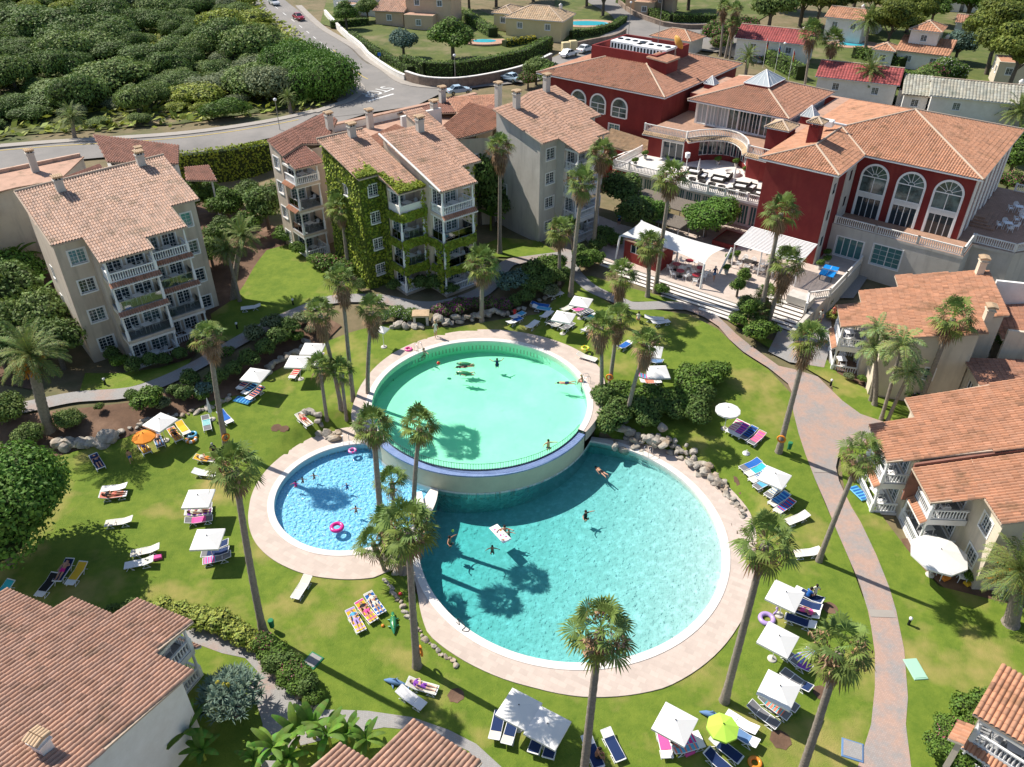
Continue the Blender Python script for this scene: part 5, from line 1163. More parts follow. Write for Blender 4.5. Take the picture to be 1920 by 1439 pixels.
# ---- feather palms
def pinnate(seed, n, L, m, droop=1.0, leaf=.42, pairs=26, top=85, low=-25, w=.045, fruit=0, dm=None):
    r = random.Random(seed); g = MB(); f = MB()
    for i in range(n):
        az = i*2.39996+r.uniform(-.2, .2); el = R_(top-(top-low)*((i+.5)/n)**.9)+r.uniform(-.08, .08); LL = L*r.uniform(.85, 1.08)
        p = Vector((0, 0, .1)); d = Vector((math.cos(az)*math.cos(el), math.sin(az)*math.cos(el), math.sin(el))); pts = [p.copy()]; K = 9
        for k in range(K):
            d = (d-Vector((0, 0, droop*.16*(k/K+.35)))).normalized(); p = p+d*LL/K; pts.append(p.copy())
        V = []; F = []; T = []; t0 = tn(.7, 1.25, r)
        for k in range(K): 
            o = len(V); s = (pts[k+1]-pts[k]).cross(Vector((0, 0, 1))).normalized()*.02; V += [pts[k]-s, pts[k]+s, pts[k+1]+s, pts[k+1]-s]; F.append((o, o+1, o+2, o+3)); T.append((1.3, 1.2, .8))
        for k in range(pairs):
            s = (k+1.2)/(pairs+.5)*K; a = min(K-1, int(s)); q = pts[a].lerp(pts[a+1], s-a); dd = (pts[a+1]-pts[a]).normalized(); sd = dd.cross(Vector((0, 0, 1))).normalized(); l_ = leaf*(math.sin(math.pi*min(1, (k+3)/(pairs+4)))**.6)
            for sg in (-1, 1):
                tip = q+(sd*sg*.85+dd*.55+Vector((0, 0, r.uniform(-.35, .25)))).normalized()*l_; md = q.lerp(tip, .5)+Vector((0, 0, .02)); wv = dd*w
                o = len(V); V += [q, md-wv, tip-Vector((0, 0, .06)), md+wv]; F.append((o, o+1, o+2, o+3)); T.append(tuple(v*r.uniform(.85, 1.15) for v in t0))
        g.add(V, F, m, False, T)
    fr = []
    for i in range(fruit):
        f = MB(); az = i*1.05+r.uniform(-.2, .2); c = Vector((math.cos(az)*.95, math.sin(az)*.95, r.uniform(-.9, -.3))); f.tube([(0, 0, .1), (c.x*.6, c.y*.6, .15), tuple(c)], .03, 'fruit', 4)
        for k in range(70): p = c+Vector((r.gauss(0, .2), r.gauss(0, .2), r.gauss(-.05, .24))); q = Vector((r.gauss(0, 1), r.gauss(0, 1), r.gauss(0, 1))).normalized()*.1; s = q.orthogonal().normalized()*.06; f.add([c, p-q, p+s, p+q], [(0, 1, 2), (1, 2, 3)], 'fruit')
        fr.append(f.mesh('fruit_cluster'))
    return g.mesh('fronds'), fr
def feather_palm(cp, bp, label, meshes, sc, cat='palm tree', name='date_palm', group='feather palms', r0=.32, r1=.26):
    b = at(*bp); p = vpoint(*cp, b.x, b.y); z0 = tz(b.x, b.y); H = p.z-z0; lean = Vector((p.x-b.x, p.y-b.y))
    root = empty(name, (b.x, b.y, z0), 0, label, cat, group); t = trunk_mesh(H, lean, r0, r1, .7, 10, 1.5); t.parent = root
    for nme, me_ in [('fronds', meshes[0])]+[('fruit_cluster', q) for q in meshes[1]]:
        if me_: o = bpy.data.objects.new(nme, me_); COL.objects.link(o); o.parent = root; o.location = (lean.x, lean.y, H); o.rotation_euler = (0, 0, rnd.uniform(0, 6.28)); o.scale = (sc, sc, sc)
DP = [pinnate(11, 52, 2.7, 'date_green', fruit=6), pinnate(12, 44, 2.6, 'date_green', leaf=.4)]
QP = pinnate(13, 20, 2.0, 'queen_green', 1.5, .5, 24, 80, -10)
feather_palm((58,668),(92,805),'large date palm with orange fruit clusters beside the path at the left edge',DP[0],1.12,r0=.42,r1=.4)
feather_palm((455,445),(438,560),'date palm on the lawn to the right of the beige block',DP[1],.92)
feather_palm((425,470),(450,565),'lower date palm leaning beside the one right of the beige block',DP[1],.7,r0=.2,r1=.16)
feather_palm((135,222),(140,258),'date palm at the roadside under the scrub hillside',DP[1],.98)
feather_palm((540,185),(545,210),'low date palm under the domed pine by the road corner',DP[1],.7)
feather_palm((1912,1075),(1895,1170),'date palm cut by the right edge, broad arching fronds',DP[0],1.0,r0=.5,r1=.34)
feather_palm((1632,135),(1622,188),'date palm between the far cottages and the hotel roof',DP[1],1.3)
feather_palm((1628,42),(1620,108),'date palm by the far pool garden',DP[1],1.4)
feather_palm((1912,212),(1915,245),'date palm cut by the right edge beside the grey-roofed house',DP[1],1.3)
feather_palm((1403,108),(1398,140),'shaggy palm by the hotel drive beyond the left wing',DP[1],1.0)
feather_palm((1640,655),(1640,760),'left queen palm on the lawn strip before the cream house',QP,1.0,name='queen_palm',r0=.22,r1=.15)
feather_palm((1690,650),(1652,787),'middle queen palm before the cream house, twin pale trunk',QP,1.15,name='queen_palm',r0=.16,r1=.12)
feather_palm((1705,700),(1664,790),'right queen palm before the cream house',QP,1.0,name='queen_palm',r0=.16,r1=.12)
feather_palm((1645,620),(1632,752),'upper queen palm next to the far house balcony',QP,.8,name='queen_palm',r0=.14,r1=.1)
# ---- leafy crowns
def crown(seed, lumps, m, leaf=.3, dens=34, core=True, flowers=None, fdens=.06, z0=0, jitter=.16, name='crown'):
    """lumps: list of (x,y,z,rx,ry,rz); leaf cards scattered on each lump's skin"""
    r = random.Random(seed); g = MB()
    if core:
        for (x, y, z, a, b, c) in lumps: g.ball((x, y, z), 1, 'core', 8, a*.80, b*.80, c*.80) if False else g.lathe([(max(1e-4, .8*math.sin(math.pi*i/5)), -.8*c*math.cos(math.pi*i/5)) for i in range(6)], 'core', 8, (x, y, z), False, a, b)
    V = []; F = []; T = []; V2 = []; F2 = []; T2 = []
    for (x, y, z, a, b, c) in lumps:
        area = 4*math.pi*((a*b)**1.6+(a*c)**1.6+(b*c)**1.6)**(1/1.6)/3**(1/1.6); n = int(dens*area*.25/(leaf*leaf)*.09/.09*.30)
        base = r.uniform(.82, 1.15)
        for k in range(n):
            u = r.uniform(-.75, 1); t = r.uniform(0, 6.283); s = math.sqrt(1-u*u); nrm = Vector((s*math.cos(t), s*math.sin(t), u)); q = r.uniform(.82, 1.0+jitter)
            if r.random() < .06: q += r.uniform(0, .22)
            p = Vector((x+a*nrm.x*q, y+b*nrm.y*q, z+c*nrm.z*q)); nn = (nrm+Vector((r.gauss(0, .5), r.gauss(0, .5), r.gauss(.15, .5)))).normalized()
            e1 = nn.orthogonal().normalized(); e1 = (Matrix.Rotation(r.uniform(0, 6.28), 3, nn) @ e1); e2 = nn.cross(e1); l = leaf*r.uniform(.6, 1.25)
            if flowers and r.random() < fdens: W, Fx, Tx = V2, F2, T2; l *= .6
            else: W, Fx, Tx = V, F, T
            o = len(W); W += [p-e1*l*.5, p-e2*l*.32, p+e1*l*.5+nn*l*.1, p+e2*l*.32]; Fx.append((o, o+1, o+2, o+3)); bb = base*(.86+.2*max(0, nrm.z)); k_ = tn(.72, 1.28, r); Tx.append(tuple(v*base for v in k_))
    g.add(V, F, m, False, T)
    if F2: g.add(V2, F2, flowers, False, T2)
    return g.mesh(name)
def blob_lumps(seed, R, H, n, flat=.7, zc=None):
    r = random.Random(seed); out = []; zc = H*.55 if zc is None else zc
    for i in range(n):
        a = i*2.4+r.uniform(-.4, .4); d = R*.62*math.sqrt((i+.3)/n)*r.uniform(.8, 1.1); s = R*r.uniform(.36, .52)*(1.15 if i == 0 else 1)
        out.append((d*math.cos(a), d*math.sin(a), zc+(H-zc)*(1-(d/R)**2)*r.uniform(.2, .75), s, s*r.uniform(.85, 1.1), s*flat*r.uniform(.8, 1.1)))
    return out
def blob_trunk(H, R, m='bark'):
    t = MB(); t.tube([(0, 0, -.4), (.05, .0, H*.35), (0, .08, H*.6)], [.16+R*.03, .12+R*.02, .08], m, 7)
    for i in range(4):
        a = i*1.6+.3; t.tube([(0, 0, H*.3), (R*.3*math.cos(a), R*.3*math.sin(a), H*.6)], [.1, .05], m, 5)
    return t.mesh('trunk')
BV = {}
def bushvar(key, mk):
    if key not in BV: BV[key] = mk()
    return BV[key]
def plant(name, pos, me_c, sc, label, cat, group=None, me_t=None, rz=None, dz=0):
    z = float(groundz([pos[0]], [pos[1]])[0]); z = max(z, -.3)
    if me_t is None:
        o = bpy.data.objects.new(name, me_c); COL.objects.link(o); o.location = (pos[0], pos[1], z+dz)
        o.scale = sc if hasattr(sc, '__len__') else (sc, sc, sc); o.rotation_euler = (0, 0, rnd.uniform(0, 6.28) if rz is None else rz); tag(o, label, cat, group); return o
    root = empty(name, (pos[0], pos[1], z+dz), rnd.uniform(0, 6.28) if rz is None else rz, label, cat, group); root.scale = sc if hasattr(sc, '__len__') else (sc, sc, sc)
    for n_, m_ in (('crown', me_c), ('trunk', me_t)):
        o = bpy.data.objects.new(n_, m_); COL.objects.link(o); o.parent = root
    return root
# hillside scrub: every bush a thing
SV = []
for i, (m_, lf) in enumerate([('scrub_dark', .42), ('scrub_mid', .42), ('scrub_light', .45), ('scrub_olive', .36), ('scrub_mid', .4), ('scrub_dark', .38)]):
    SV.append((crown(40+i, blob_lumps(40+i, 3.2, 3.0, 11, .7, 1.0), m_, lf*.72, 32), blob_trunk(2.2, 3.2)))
hill = px([(-120,-60),(-120,262),(0,262),(180,248),(330,238),(430,224),(500,214),(600,206),(650,180),(655,140),(600,100),(560,60),(500,20),(455,-60)])
LBL = ['dark green scrub bush on the hillside above the road', 'mid green scrub bush on the hillside above the road', 'yellow-green scrub bush on the hillside above the road', 'grey-green olive bush on the hillside above the road', 'mid green scrub bush on the hillside above the road', 'dark green scrub bush on the hillside above the road']
rs = random.Random(3); pts_ = []; tries = 0
while len(pts_) < 330 and tries < 14000:
    tries += 1; p = (rs.uniform(-175, -20), rs.uniform(118, 300))
    if not inside(p, hill): continue
    if any((p[0]-q[0])**2+(p[1]-q[1])**2 < (3.1+p[1]*.011)**2 for q in pts_): continue
    pts_.append(p)
for i, p in enumerate(pts_):
    nz = math.sin(p[0]*.09)+math.cos(p[1]*.07+p[0]*.03)
    v = rs.choice([0, 0, 1, 5]) if nz < -.3 else rs.choice([1, 2, 2, 2, 3, 4]) if nz > .45 else rs.choice([0, 1, 3, 4, 5])
    s = rs.choice([.7, .9, 1.1, 1.3, 1.5, 1.9])*rs.uniform(.9, 1.1)*(1.15 if p[1] > 180 else 1)
    if s > .8 and not all(inside((p[0]+q*s, p[1]+t*s), hill) for q, t in ((4.6, 0), (2, -4), (0, -3.4), (4, 3))): s = .62
    if not all(inside((p[0]+q, p[1]+t), hill) for q, t in ((3.4, 0), (1.5, -1.8), (3, 2))): continue
    plant('scrub_bush', p, SV[v][0], (s*rs.uniform(.8, 1.2), s, s*rs.uniform(.5, 1.15)), LBL[v], 'bush', 'bushes of the scrub hillside', SV[v][1])
ug = MB(); V = []; F = []; T = []
for i in range(30000):
    p = (rs.uniform(-175, -20), rs.uniform(118, 300))
    if not inside(p, hill): continue
    z = tz(*p) if i % 40 == 0 else z if i else 4
    z = 4.2; l = rs.uniform(.35, .85); q = Vector((p[0], p[1], 0)); q.z = rs.uniform(.0, .9); n_ = Vector((rs.gauss(0, .6), rs.gauss(0, .6), 1)).normalized(); e1 = n_.orthogonal().normalized(); e2 = n_.cross(e1); o = len(V)
    V += [q-e1*l, q-e2*l*.6, q+e1*l, q+e2*l*.6]; F.append((o, o+1, o+2, o+3)); T.append(tn(.6, 1.3, rs))
if V:
    XY = np.array([[v.x, v.y] for v in V]); ZZ = TZ(XY[:, 0], XY[:, 1])
    V = [(v.x, v.y, v.z+zz) for v, zz in zip(V, ZZ)]
    ug.add(V, F, 'scrub_light', False, T); tag(ug.build('undergrowth'), 'low tangled undergrowth between the hillside bushes', 'undergrowth', None, 'stuff')
# domed pines at the road corner
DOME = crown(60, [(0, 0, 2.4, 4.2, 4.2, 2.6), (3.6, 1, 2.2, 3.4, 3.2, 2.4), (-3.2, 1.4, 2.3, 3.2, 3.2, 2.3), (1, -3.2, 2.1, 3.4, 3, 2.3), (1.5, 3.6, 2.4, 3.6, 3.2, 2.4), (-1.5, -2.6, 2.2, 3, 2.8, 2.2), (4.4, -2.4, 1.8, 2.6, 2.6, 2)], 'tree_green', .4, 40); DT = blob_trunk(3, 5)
plant('domed_pine', at(600,175)[:2], DOME, (1.05, 1.05, 1.35), 'broad domed green pine filling the road corner, the right-hand one', 'tree', 'pines at the road corner', DT)
plant('domed_pine', at(560,150)[:2], DOME, (1.0, 1.0, 1.3), 'domed green pine at the road corner, further back', 'tree', 'pines at the road corner', DT)
plant('domed_pine', at(425,222)[:2], crown(61, blob_lumps(61, 3, 2.2, 9, .6), 'bush_green', .34, 40), (1.5, .9, 1.1), 'low bright hedge-like bush at the roadside left of the domed pines', 'bush', None, None, .2)
# generic round trees
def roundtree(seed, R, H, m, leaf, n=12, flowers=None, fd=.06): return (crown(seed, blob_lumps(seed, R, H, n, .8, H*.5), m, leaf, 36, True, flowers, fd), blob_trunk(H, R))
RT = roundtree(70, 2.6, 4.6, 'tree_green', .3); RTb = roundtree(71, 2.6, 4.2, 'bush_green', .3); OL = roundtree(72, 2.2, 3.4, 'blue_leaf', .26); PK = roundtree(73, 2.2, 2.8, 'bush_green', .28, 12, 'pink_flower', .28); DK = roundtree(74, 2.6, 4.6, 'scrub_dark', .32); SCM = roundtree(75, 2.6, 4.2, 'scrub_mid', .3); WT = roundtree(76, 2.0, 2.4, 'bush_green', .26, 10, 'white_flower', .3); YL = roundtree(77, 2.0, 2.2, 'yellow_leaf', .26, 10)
def T(name, b, proto, sc, label, cat='tree', group=None): 
    g_ = at(*b); return plant(name, (g_.x, g_.y), proto[0], sc, label, cat, group, proto[1])
T('round_tree', (850,112), RTb, (2.1, 2.1, 1.7), 'big bright round tree in the garden of the peach villa'); T('olive_tree', (757,108), OL, 1.5, 'grey-green olive tree beside the big round tree'); T('olive_tree', (1790,118), OL, 1.7, 'grey-green olive tree beside the white cottage with the tower')
for i, (x, y, p_, s, l) in enumerate([(1700,62,DK,2.3,'dark tree behind the red-roofed cottages'),(1810,42,RT,(2.9,2.9,2.0),'dark round-topped tree near the top right corner'),(1745,48,RTb,1.6,'small bright tree beside the far white tower house'),(1560,45,DK,2.2,'dark tree at the top between the far date palm and the drive'),(1500,48,SCM,2.4,'grey-green tree behind the corrugated red roof'),(1440,60,SCM,2.2,'grey tree behind the oleanders'),(1460,20,SCM,2.4,'tree at the top edge beyond the far palm trio'),(1600,15,RT,2.4,'tree at the top edge above the far pool garden'),(1240,28,DK,2.4,'dark tree at the top edge beside the peach house'),(1130,30,DK,1.9,'tree leaning over the far pool terrace'),(930,12,DK,2.0,'dark tree behind the yellow villa'),(1000,2,SCM,2.2,'tree at the top edge behind the yellow villa'),(880,20,RT,1.7,'tree between the peach and yellow villas'),(1290,20,RTb,2.2,'light tree at the top edge left of the far palms'),(1200,8,RTb,2.0,'light tree at the top edge right of the yellow villa'),(1770,10,SCM,2.4,'tree at the very top edge above the white tower house'),(1860,60,SCM,2.0,'tree behind the small red-roofed house'),(650,55,RTb,1.3,'garden tree at the roadside before the white houses'),(690,40,SCM,1.2,'garden bush beside the peach villa pergola'),(1100,12,SCM,1.8,'tree behind the far swimming pool')]):
    T('garden_tree', (x, y), p_, s, l)
# umbrella pines at upper right
PN = [crown(80+i, [(rnd.uniform(-3.4, 3.4), rnd.uniform(-3.4, 3.4), 6.3+rnd.uniform(-1.6, 1.8), rnd.uniform(1.2, 2.1), rnd.uniform(1.2, 2.1), rnd.uniform(.7, 1.1)) for _ in range(16)], 'pine_green', .36, 42) for i in range(2)]
pt_ = MB(); pt_.tube([(0, 0, -.5), (.3, 0, 2.4), (.1, .3, 5.6)], [.32, .24, .16], 'bark', 8)
for i in range(6): a = i*1.05; pt_.tube([(.2, .1, 3.2+.3*i), (2.4*math.cos(a), 2.4*math.sin(a), 6.0)], [.12, .05], 'bark', 5)
PT = pt_.mesh('trunk')
for i, (x, y, s, l) in enumerate([(1880,190,1.5,'large yellow-green pine at the right edge, nearest to the hotel'),(1850,140,1.5,'yellow-green pine behind the large one at the right edge'),(1905,120,1.7,'tall pine cut by the right edge'),(1660,108,1.25,'leaning pine behind the far date palm'),(1700,80,1.2,'pine behind the white tower house'),(1900,60,1.6,'pine at the upper right corner'),(1530,60,1.3,'pine left of the tall far palms'),(1630,60,1.3,'pine at the top over the far pool garden')]):
    T('umbrella_pine', (x, y), (PN[i % 2], PT), s, l, 'tree', 'pines at the upper right')
# big broadleaf tree at the left edge
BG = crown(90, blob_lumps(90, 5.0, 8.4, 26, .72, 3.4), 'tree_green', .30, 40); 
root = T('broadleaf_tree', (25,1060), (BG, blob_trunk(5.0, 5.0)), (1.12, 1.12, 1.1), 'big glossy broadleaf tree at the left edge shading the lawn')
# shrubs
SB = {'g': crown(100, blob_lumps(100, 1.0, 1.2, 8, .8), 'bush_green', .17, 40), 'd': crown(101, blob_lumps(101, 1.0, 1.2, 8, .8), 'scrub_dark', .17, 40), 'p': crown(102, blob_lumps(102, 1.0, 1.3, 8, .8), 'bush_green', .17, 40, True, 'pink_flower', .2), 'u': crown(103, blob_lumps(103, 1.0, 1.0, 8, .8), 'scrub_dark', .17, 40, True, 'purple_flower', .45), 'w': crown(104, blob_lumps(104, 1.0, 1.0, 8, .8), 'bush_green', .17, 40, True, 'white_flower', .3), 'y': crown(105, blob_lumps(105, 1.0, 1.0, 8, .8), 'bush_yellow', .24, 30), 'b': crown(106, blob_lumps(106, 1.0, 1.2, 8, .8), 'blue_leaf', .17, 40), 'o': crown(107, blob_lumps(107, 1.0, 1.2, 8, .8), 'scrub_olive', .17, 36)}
NM = {'g': 'green shrub', 'd': 'dark green shrub', 'p': 'pink-flowered shrub', 'u': 'purple bougainvillea', 'w': 'white-flowered shrub', 'y': 'yellow-green leafy shrub', 'b': 'blue-green shrub', 'o': 'olive-green shrub'}
def shrubs(lst, where, group):
    cnt = {}
    for x, y, k, s in sorted(lst):
        g_ = at(x, y); cnt[k] = cnt.get(k, 0)+1; n_ = sum(q[2] == k for q in lst)
        plant('garden_shrub', (g_.x, g_.y), SB[k], (s, s, s*rnd.uniform(.85, 1.1)), NM[k]+(', %s from left, ' % NTH[cnt[k]-1] if n_ > 1 else ' ')+where, 'shrub', group)
shrubs([(285,765,'g',1.5)], 'with a clipped round shape below the path left of the parasols', 'shrubs')
shrubs([(250,752,'d',.8),(310,765,'o',.8),(350,752,'d',1.0),(385,742,'b',1.1),(360,725,'d',1.1),(410,725,'d',1.2),(440,705,'d',1.1),(470,690,'d',1.2),(500,668,'d',1.3),(525,650,'d',1.3),(545,628,'d',1.2),(480,640,'o',1.2),(515,620,'o',1.2),(570,608,'o',1.0),(430,672,'p',.9),(330,742,'d',.8),(560,640,'g',.8),(590,625,'o',.9),(150,790,'o',.6),(190,770,'p',.5),(380,752,'g',.7)], 'between the grey path and the left lawn', 'shrubs of the left bed')
shrubs([(255,700,'d',1.0),(285,690,'d',1.0),(310,684,'d',.9),(340,676,'d',.9),(370,662,'d',1.0),(230,690,'g',.9),(215,678,'d',1.0)], 'in the low hedge below the beige block', 'hedge at the beige block')
shrubs([(620,515,'p',1.7),(650,520,'p',1.5),(600,500,'g',1.2),(560,480,'g',1.1),(675,545,'d',1.0),(535,455,'g',1.5)], 'at the foot of the ivy-covered block', 'shrubs at the ivy block')
shrubs([(790,545,'d',1.2),(815,548,'d',1.2),(845,552,'d',1.0),(740,545,'d',.9)], 'under the ground-floor balconies of the ivy block', 'shrubs at the ivy block')
shrubs([(745,597,'w',1.2),(770,600,'w',1.1),(720,603,'w',.8)], 'above the rock border behind the upper pool', 'shrubs behind the upper pool')
shrubs([(828,592,'u',1.1),(850,590,'u',1.2),(870,583,'u',1.2),(895,578,'u',1.1),(920,580,'u',1.1),(945,583,'u',1.0),(965,575,'d',1.0)], 'beside the rock border behind the upper pool', 'bougainvillea behind the upper pool')
shrubs([(955,548,'b',1.8),(975,540,'b',1.7),(1000,530,'d',1.6),(1020,520,'g',1.7),(1040,512,'g',1.6),(1030,540,'d',1.5),(1000,555,'d',1.5),(1055,530,'d',1.3),(985,570,'d',1.1),(1035,558,'o',1.0)], 'in the dense clump where the paths meet', 'shrubs where the paths meet')
shrubs([(1095,505,'g',1.4),(1110,498,'g',1.3),(1088,490,'d',1.2),(1130,455,'d',1.4),(1150,462,'g',1.1),(1120,475,'d',1.3)], 'beside the path in front of the pale grey block', 'shrubs by the grey block')
shrubs([(1130,765,'d',1.5),(1135,800,'d',1.6),(1160,755,'g',1.5),(1155,790,'d',1.6),(1185,760,'g',1.5),(1190,785,'d',1.5),(1215,765,'g',1.5),(1245,770,'g',1.5),(1225,785,'d',1.4),(1270,765,'g',1.5),(1295,770,'g',1.4),(1210,800,'d',1.2),(1265,785,'d',1.3)], 'in the dense hedge right of the upper pool', 'hedge right of the upper pool')
shrubs([(1295,740,'g',1.8),(1325,720,'g',1.6),(1345,715,'g',1.4),(1310,765,'d',1.7),(1305,795,'d',1.5),(1285,720,'g',1.3)], 'in the clump above the rocks of the lower pool', 'shrubs above the rocks')
shrubs([(1390,610,'g',1.3),(1410,618,'g',1.2),(1420,640,'g',1.5),(1440,630,'g',1.2),(1400,590,'d',1.4),(1240,555,'g',.9)], 'by the steps of the hotel terrace', 'shrubs by the steps')
shrubs([(1495,545,'p',1.2),(1505,570,'g',.9),(1510,530,'y',.9),(1545,575,'o',.9),(1560,600,'y',.8),(1570,650,'o',.9)], 'against the pale garden wall by the court', 'shrubs at the court')
shrubs([(1590,712,'o',.5),(1615,718,'g',.5),(1640,735,'o',.6),(1720,755,'u',1.0),(1745,745,'u',1.1),(1700,745,'d',.9)], 'in the narrow bed behind the queen palms', 'shrubs at the queen palms')
shrubs([(310,1148,'y',.8),(335,1155,'y',.8),(355,1160,'y',.8),(380,1168,'y',.95),(400,1173,'y',.95),(420,1178,'y',1.0),(440,1188,'y',.95),(460,1202,'y',.9),(480,1215,'y',.7),(250,1150,'d',.8),(215,1160,'d',.8)], 'in the border behind the bottom-left roof', 'yellow-green border shrubs')
shrubs([(500,1225,'p',.9),(520,1240,'g',1.0),(535,1255,'d',1.0),(550,1270,'p',1.0),(565,1285,'g',1.0),(580,1300,'d',.9),(515,1258,'d',.9),(540,1285,'g',.8),(590,1318,'g',.7)], 'in the rounded bed beside the curved bottom path', 'shrubs of the rounded bed')
shrubs([(1775,1400,'p',1.0),(1800,1385,'p',1.1),(1760,1420,'g',1.0),(1800,1350,'g',1.1),(1830,1340,'g',1.1),(1770,1375,'g',.9),(1790,1430,'g',1.1),(1850,1330,'g',1.0),(1820,1365,'p',1.0)], 'in the round bed at the bottom right', 'shrubs of the bottom-right bed')
shrubs([(1790,1070,'g',.8),(1820,1085,'g',.8),(1745,1040,'g',.7)], 'at the foot of the house with the octagonal parasol', 'shrubs at the parasol house')
shrubs([(1202,380,'g',.8),(1217,383,'g',.8),(1232,388,'g',.8)], 'clipped to a ball in front of the hotel glass front', 'clipped balls at the hotel')
SB2 = roundtree(78, 2.2, 2.4, 'scrub_mid', .26)
for x, y, p_, s, l in [(370,405,RTb,1.0,'light green tree in the corner between the beige block and the ivy wall'),(405,395,RTb,.85,'second light green tree before the ivy wall'),(430,420,RTb,1.0,'light tree behind the date palm right of the beige block'),(475,405,DK,.9,'dark tree before the ivy wall, left of the brown-roofed wing'),(505,430,DK,1.2,'dark tree at the corner of the brown-roofed wing'),(455,385,SCM,.6,'small tree in the middle of the sunken garden'),(900,420,DK,(1.1,1.1,1.9),'tall dark tree in the gap beside the ivy block'),(880,400,SCM,(.9,.9,2.2),'thin olive tree in the gap beside the pale grey block'),(925,420,DK,1.0,'dark tree at the foot of the blank pale wall'),
   (40,600,DK,1.3,'dark tree left of the beige block'),(20,480,DK,1.4,'dark tree under the cream balconies at the left edge'),(90,640,SCM,1.2,'dark shrubby tree at the left corner of the beige block'),(120,690,DK,1.1,'dark shrubby tree between the date palm and the beige block'),(50,560,RT,1.1,'green tree in the banana thicket'),(420,470,DK,.8,'dark shrubby tree behind the two date palms'),(400,500,SCM,.8,'grey-green shrubby tree at the beige block corner'),(470,450,RTb,.8,'bright shrubby tree beside the wing lawn'),(15,700,DK,1.0,'dark tree above the path at the left edge'),(70,690,DK,.9,'dark tree behind the large date palm'),(20,650,SCM,1.1,'shrubby tree at the left edge above the path'),(8,790,SB2,.9,'low dark tree below the path at the left edge'),(130,800,SB2,.55,'low shrub mass in the bare bed by the date palm'),(60,830,SB2,.6,'low shrub mass above the far left rocks'),(1190,440,DK,1.0,'dark leafy tree beside the thatched shade'),(1165,400,DK,1.1,'dark tree at the end of the hotel front'),(1320,445,RT,(1.15,1.15,.9),'leafy green tree in the planter of the hotel forecourt'),(1345,435,RT,.9,'second leafy tree in the forecourt planter'),(1215,430,RT,.85,'small leafy tree left of the slim palm at the hotel'),(1210,260,SCM,1.2,'light tree behind the tiled porch of the hotel'),(1900,680,RTb,1.3,'leafy tree at the right edge behind the orange roofs'),(1890,660,RT,1.2,'dark leafy tree at the right edge'),(1720,110,PK,1.1,'oleander beside the tower cottage'),(1340,90,PK,1.7,'pink oleander by the hotel entrance, left one'),(1370,85,PK,1.7,'pink oleander by the hotel entrance, middle one'),(1395,75,PK,1.6,'pink oleander by the hotel entrance, right one'),(1350,100,PK,1.2,'low pink oleander at the entrance road'),
   (1740,165,PK,1.4,'oleander hedge piece behind the square pyramid roof'),(1770,155,WT,1.7,'white-flowering oleander behind the hotel'),(1720,185,SCM,1.2,'light shrub at the back corner of the hotel'),(1690,190,RTb,1.1,'green shrub behind the hotel roof'),(1890,335,RTb,1.2,'green tree right of the hotel'),(1900,310,RTb,1.2,'second tree at the right edge by the hotel'),(1885,360,PK,.9,'round pink-flowered bush beside the hotel terrace stairs'),(1005,158,SCM,1.1,'shrub at the road behind the pale grey block'),(1035,172,RTb,1.1,'green shrub between the road and the left hotel wing'),(990,165,PK,.9,'flowering shrub behind the chimneys')]:
    T('garden_tree', (x, y), p_, s, l)
# ivy on block B
def cards(mb, P, nrm, m, r, leaf=.25):
    e1 = nrm.orthogonal().normalized(); e1 = Matrix.Rotation(r.uniform(0, 6.28), 3, nrm) @ e1; e2 = nrm.cross(e1); l = leaf*r.uniform(.7, 1.3); mb['V'] += [P-e1*l*.6, P-e2*l*.45, P+e1*l*.6, P+e2*l*.45]; o = len(mb['V'])-4; mb['F'].append((o, o+1, o+2, o+3)); mb['T'].append(tn(.65, 1.3, r))
ri = random.Random(9); ivy = dict(V=[], F=[], T=[]); iv = MB()
def ivy_face(p0, p1, z0, z1f, dens=26, holes=(), thick=.16):
    p0 = Vector(p0); p1 = Vector(p1); L = (p1-p0).length; u = (p1-p0)/L; n_ = Vector((u.y, -u.x)); n = int(L*(10)*dens)
    iv_base = []
    for _ in range(n):
        s = ri.uniform(0, L); zt = z1f(s) if callable(z1f) else z1f; z = ri.uniform(z0, zt)
        if z > zt: continue
        if any(h[0]-.05 < s < h[1]+.05 and h[2]-.05 < z < h[3]+.05 for h in holes): continue
        d = .05+thick*(.5+.5*math.sin(s*2.3+z*1.7))*ri.random()+.05
        q = p0+u*s+n_*d; nn = Vector((n_.x, n_.y, .35))+Vector((ri.gauss(0, .45), ri.gauss(0, .45), ri.gauss(0, .45))); cards(ivy, Vector((q.x, q.y, z)), nn.normalized(), 'ivy_leaf', ri)
hB = [(.78, 2.2, f+.95, f+2.4) for f in fB]
ivy_face((0, 7), (0, 0), 2.6, lambda s: zB1(0, 7-s)-.25, 22, [(3.4, 4.6, 12.0, 13.5)])
ivy_face((0, 0), (2.1, 0), 2.6, lambda s: zB1(0, 0)-.2, 24, hB); ivy_face((2.1, 0), (2.1, -1.6), 2.6, 14.3, 22)
ivy_face((11.6, -3.4), (11.6, 3), 2.6, 15, 14); ivy_face((9.3, -3.4), (11.6, -3.4), 2.6, 14.8, 12, [(.5, 1.8, f+.7, f+2.3) for f in fB])
for f in fB[1:]:
    ivy_face((2.1, -3.62), (5.1, -3.62), f-.75, f+.1, 26, (), .3); ivy_face((2.12, -1.6), (2.12, -3.6), f-.7, f+.05, 22, (), .25)
    if f < 11: ivy_face((5.15, -6.52), (9.2, -6.52), f-.8, f+.05, 26, (), .35); ivy_face((5.18, -4.4), (5.18, -6.5), f-.75, f, 20, (), .25)
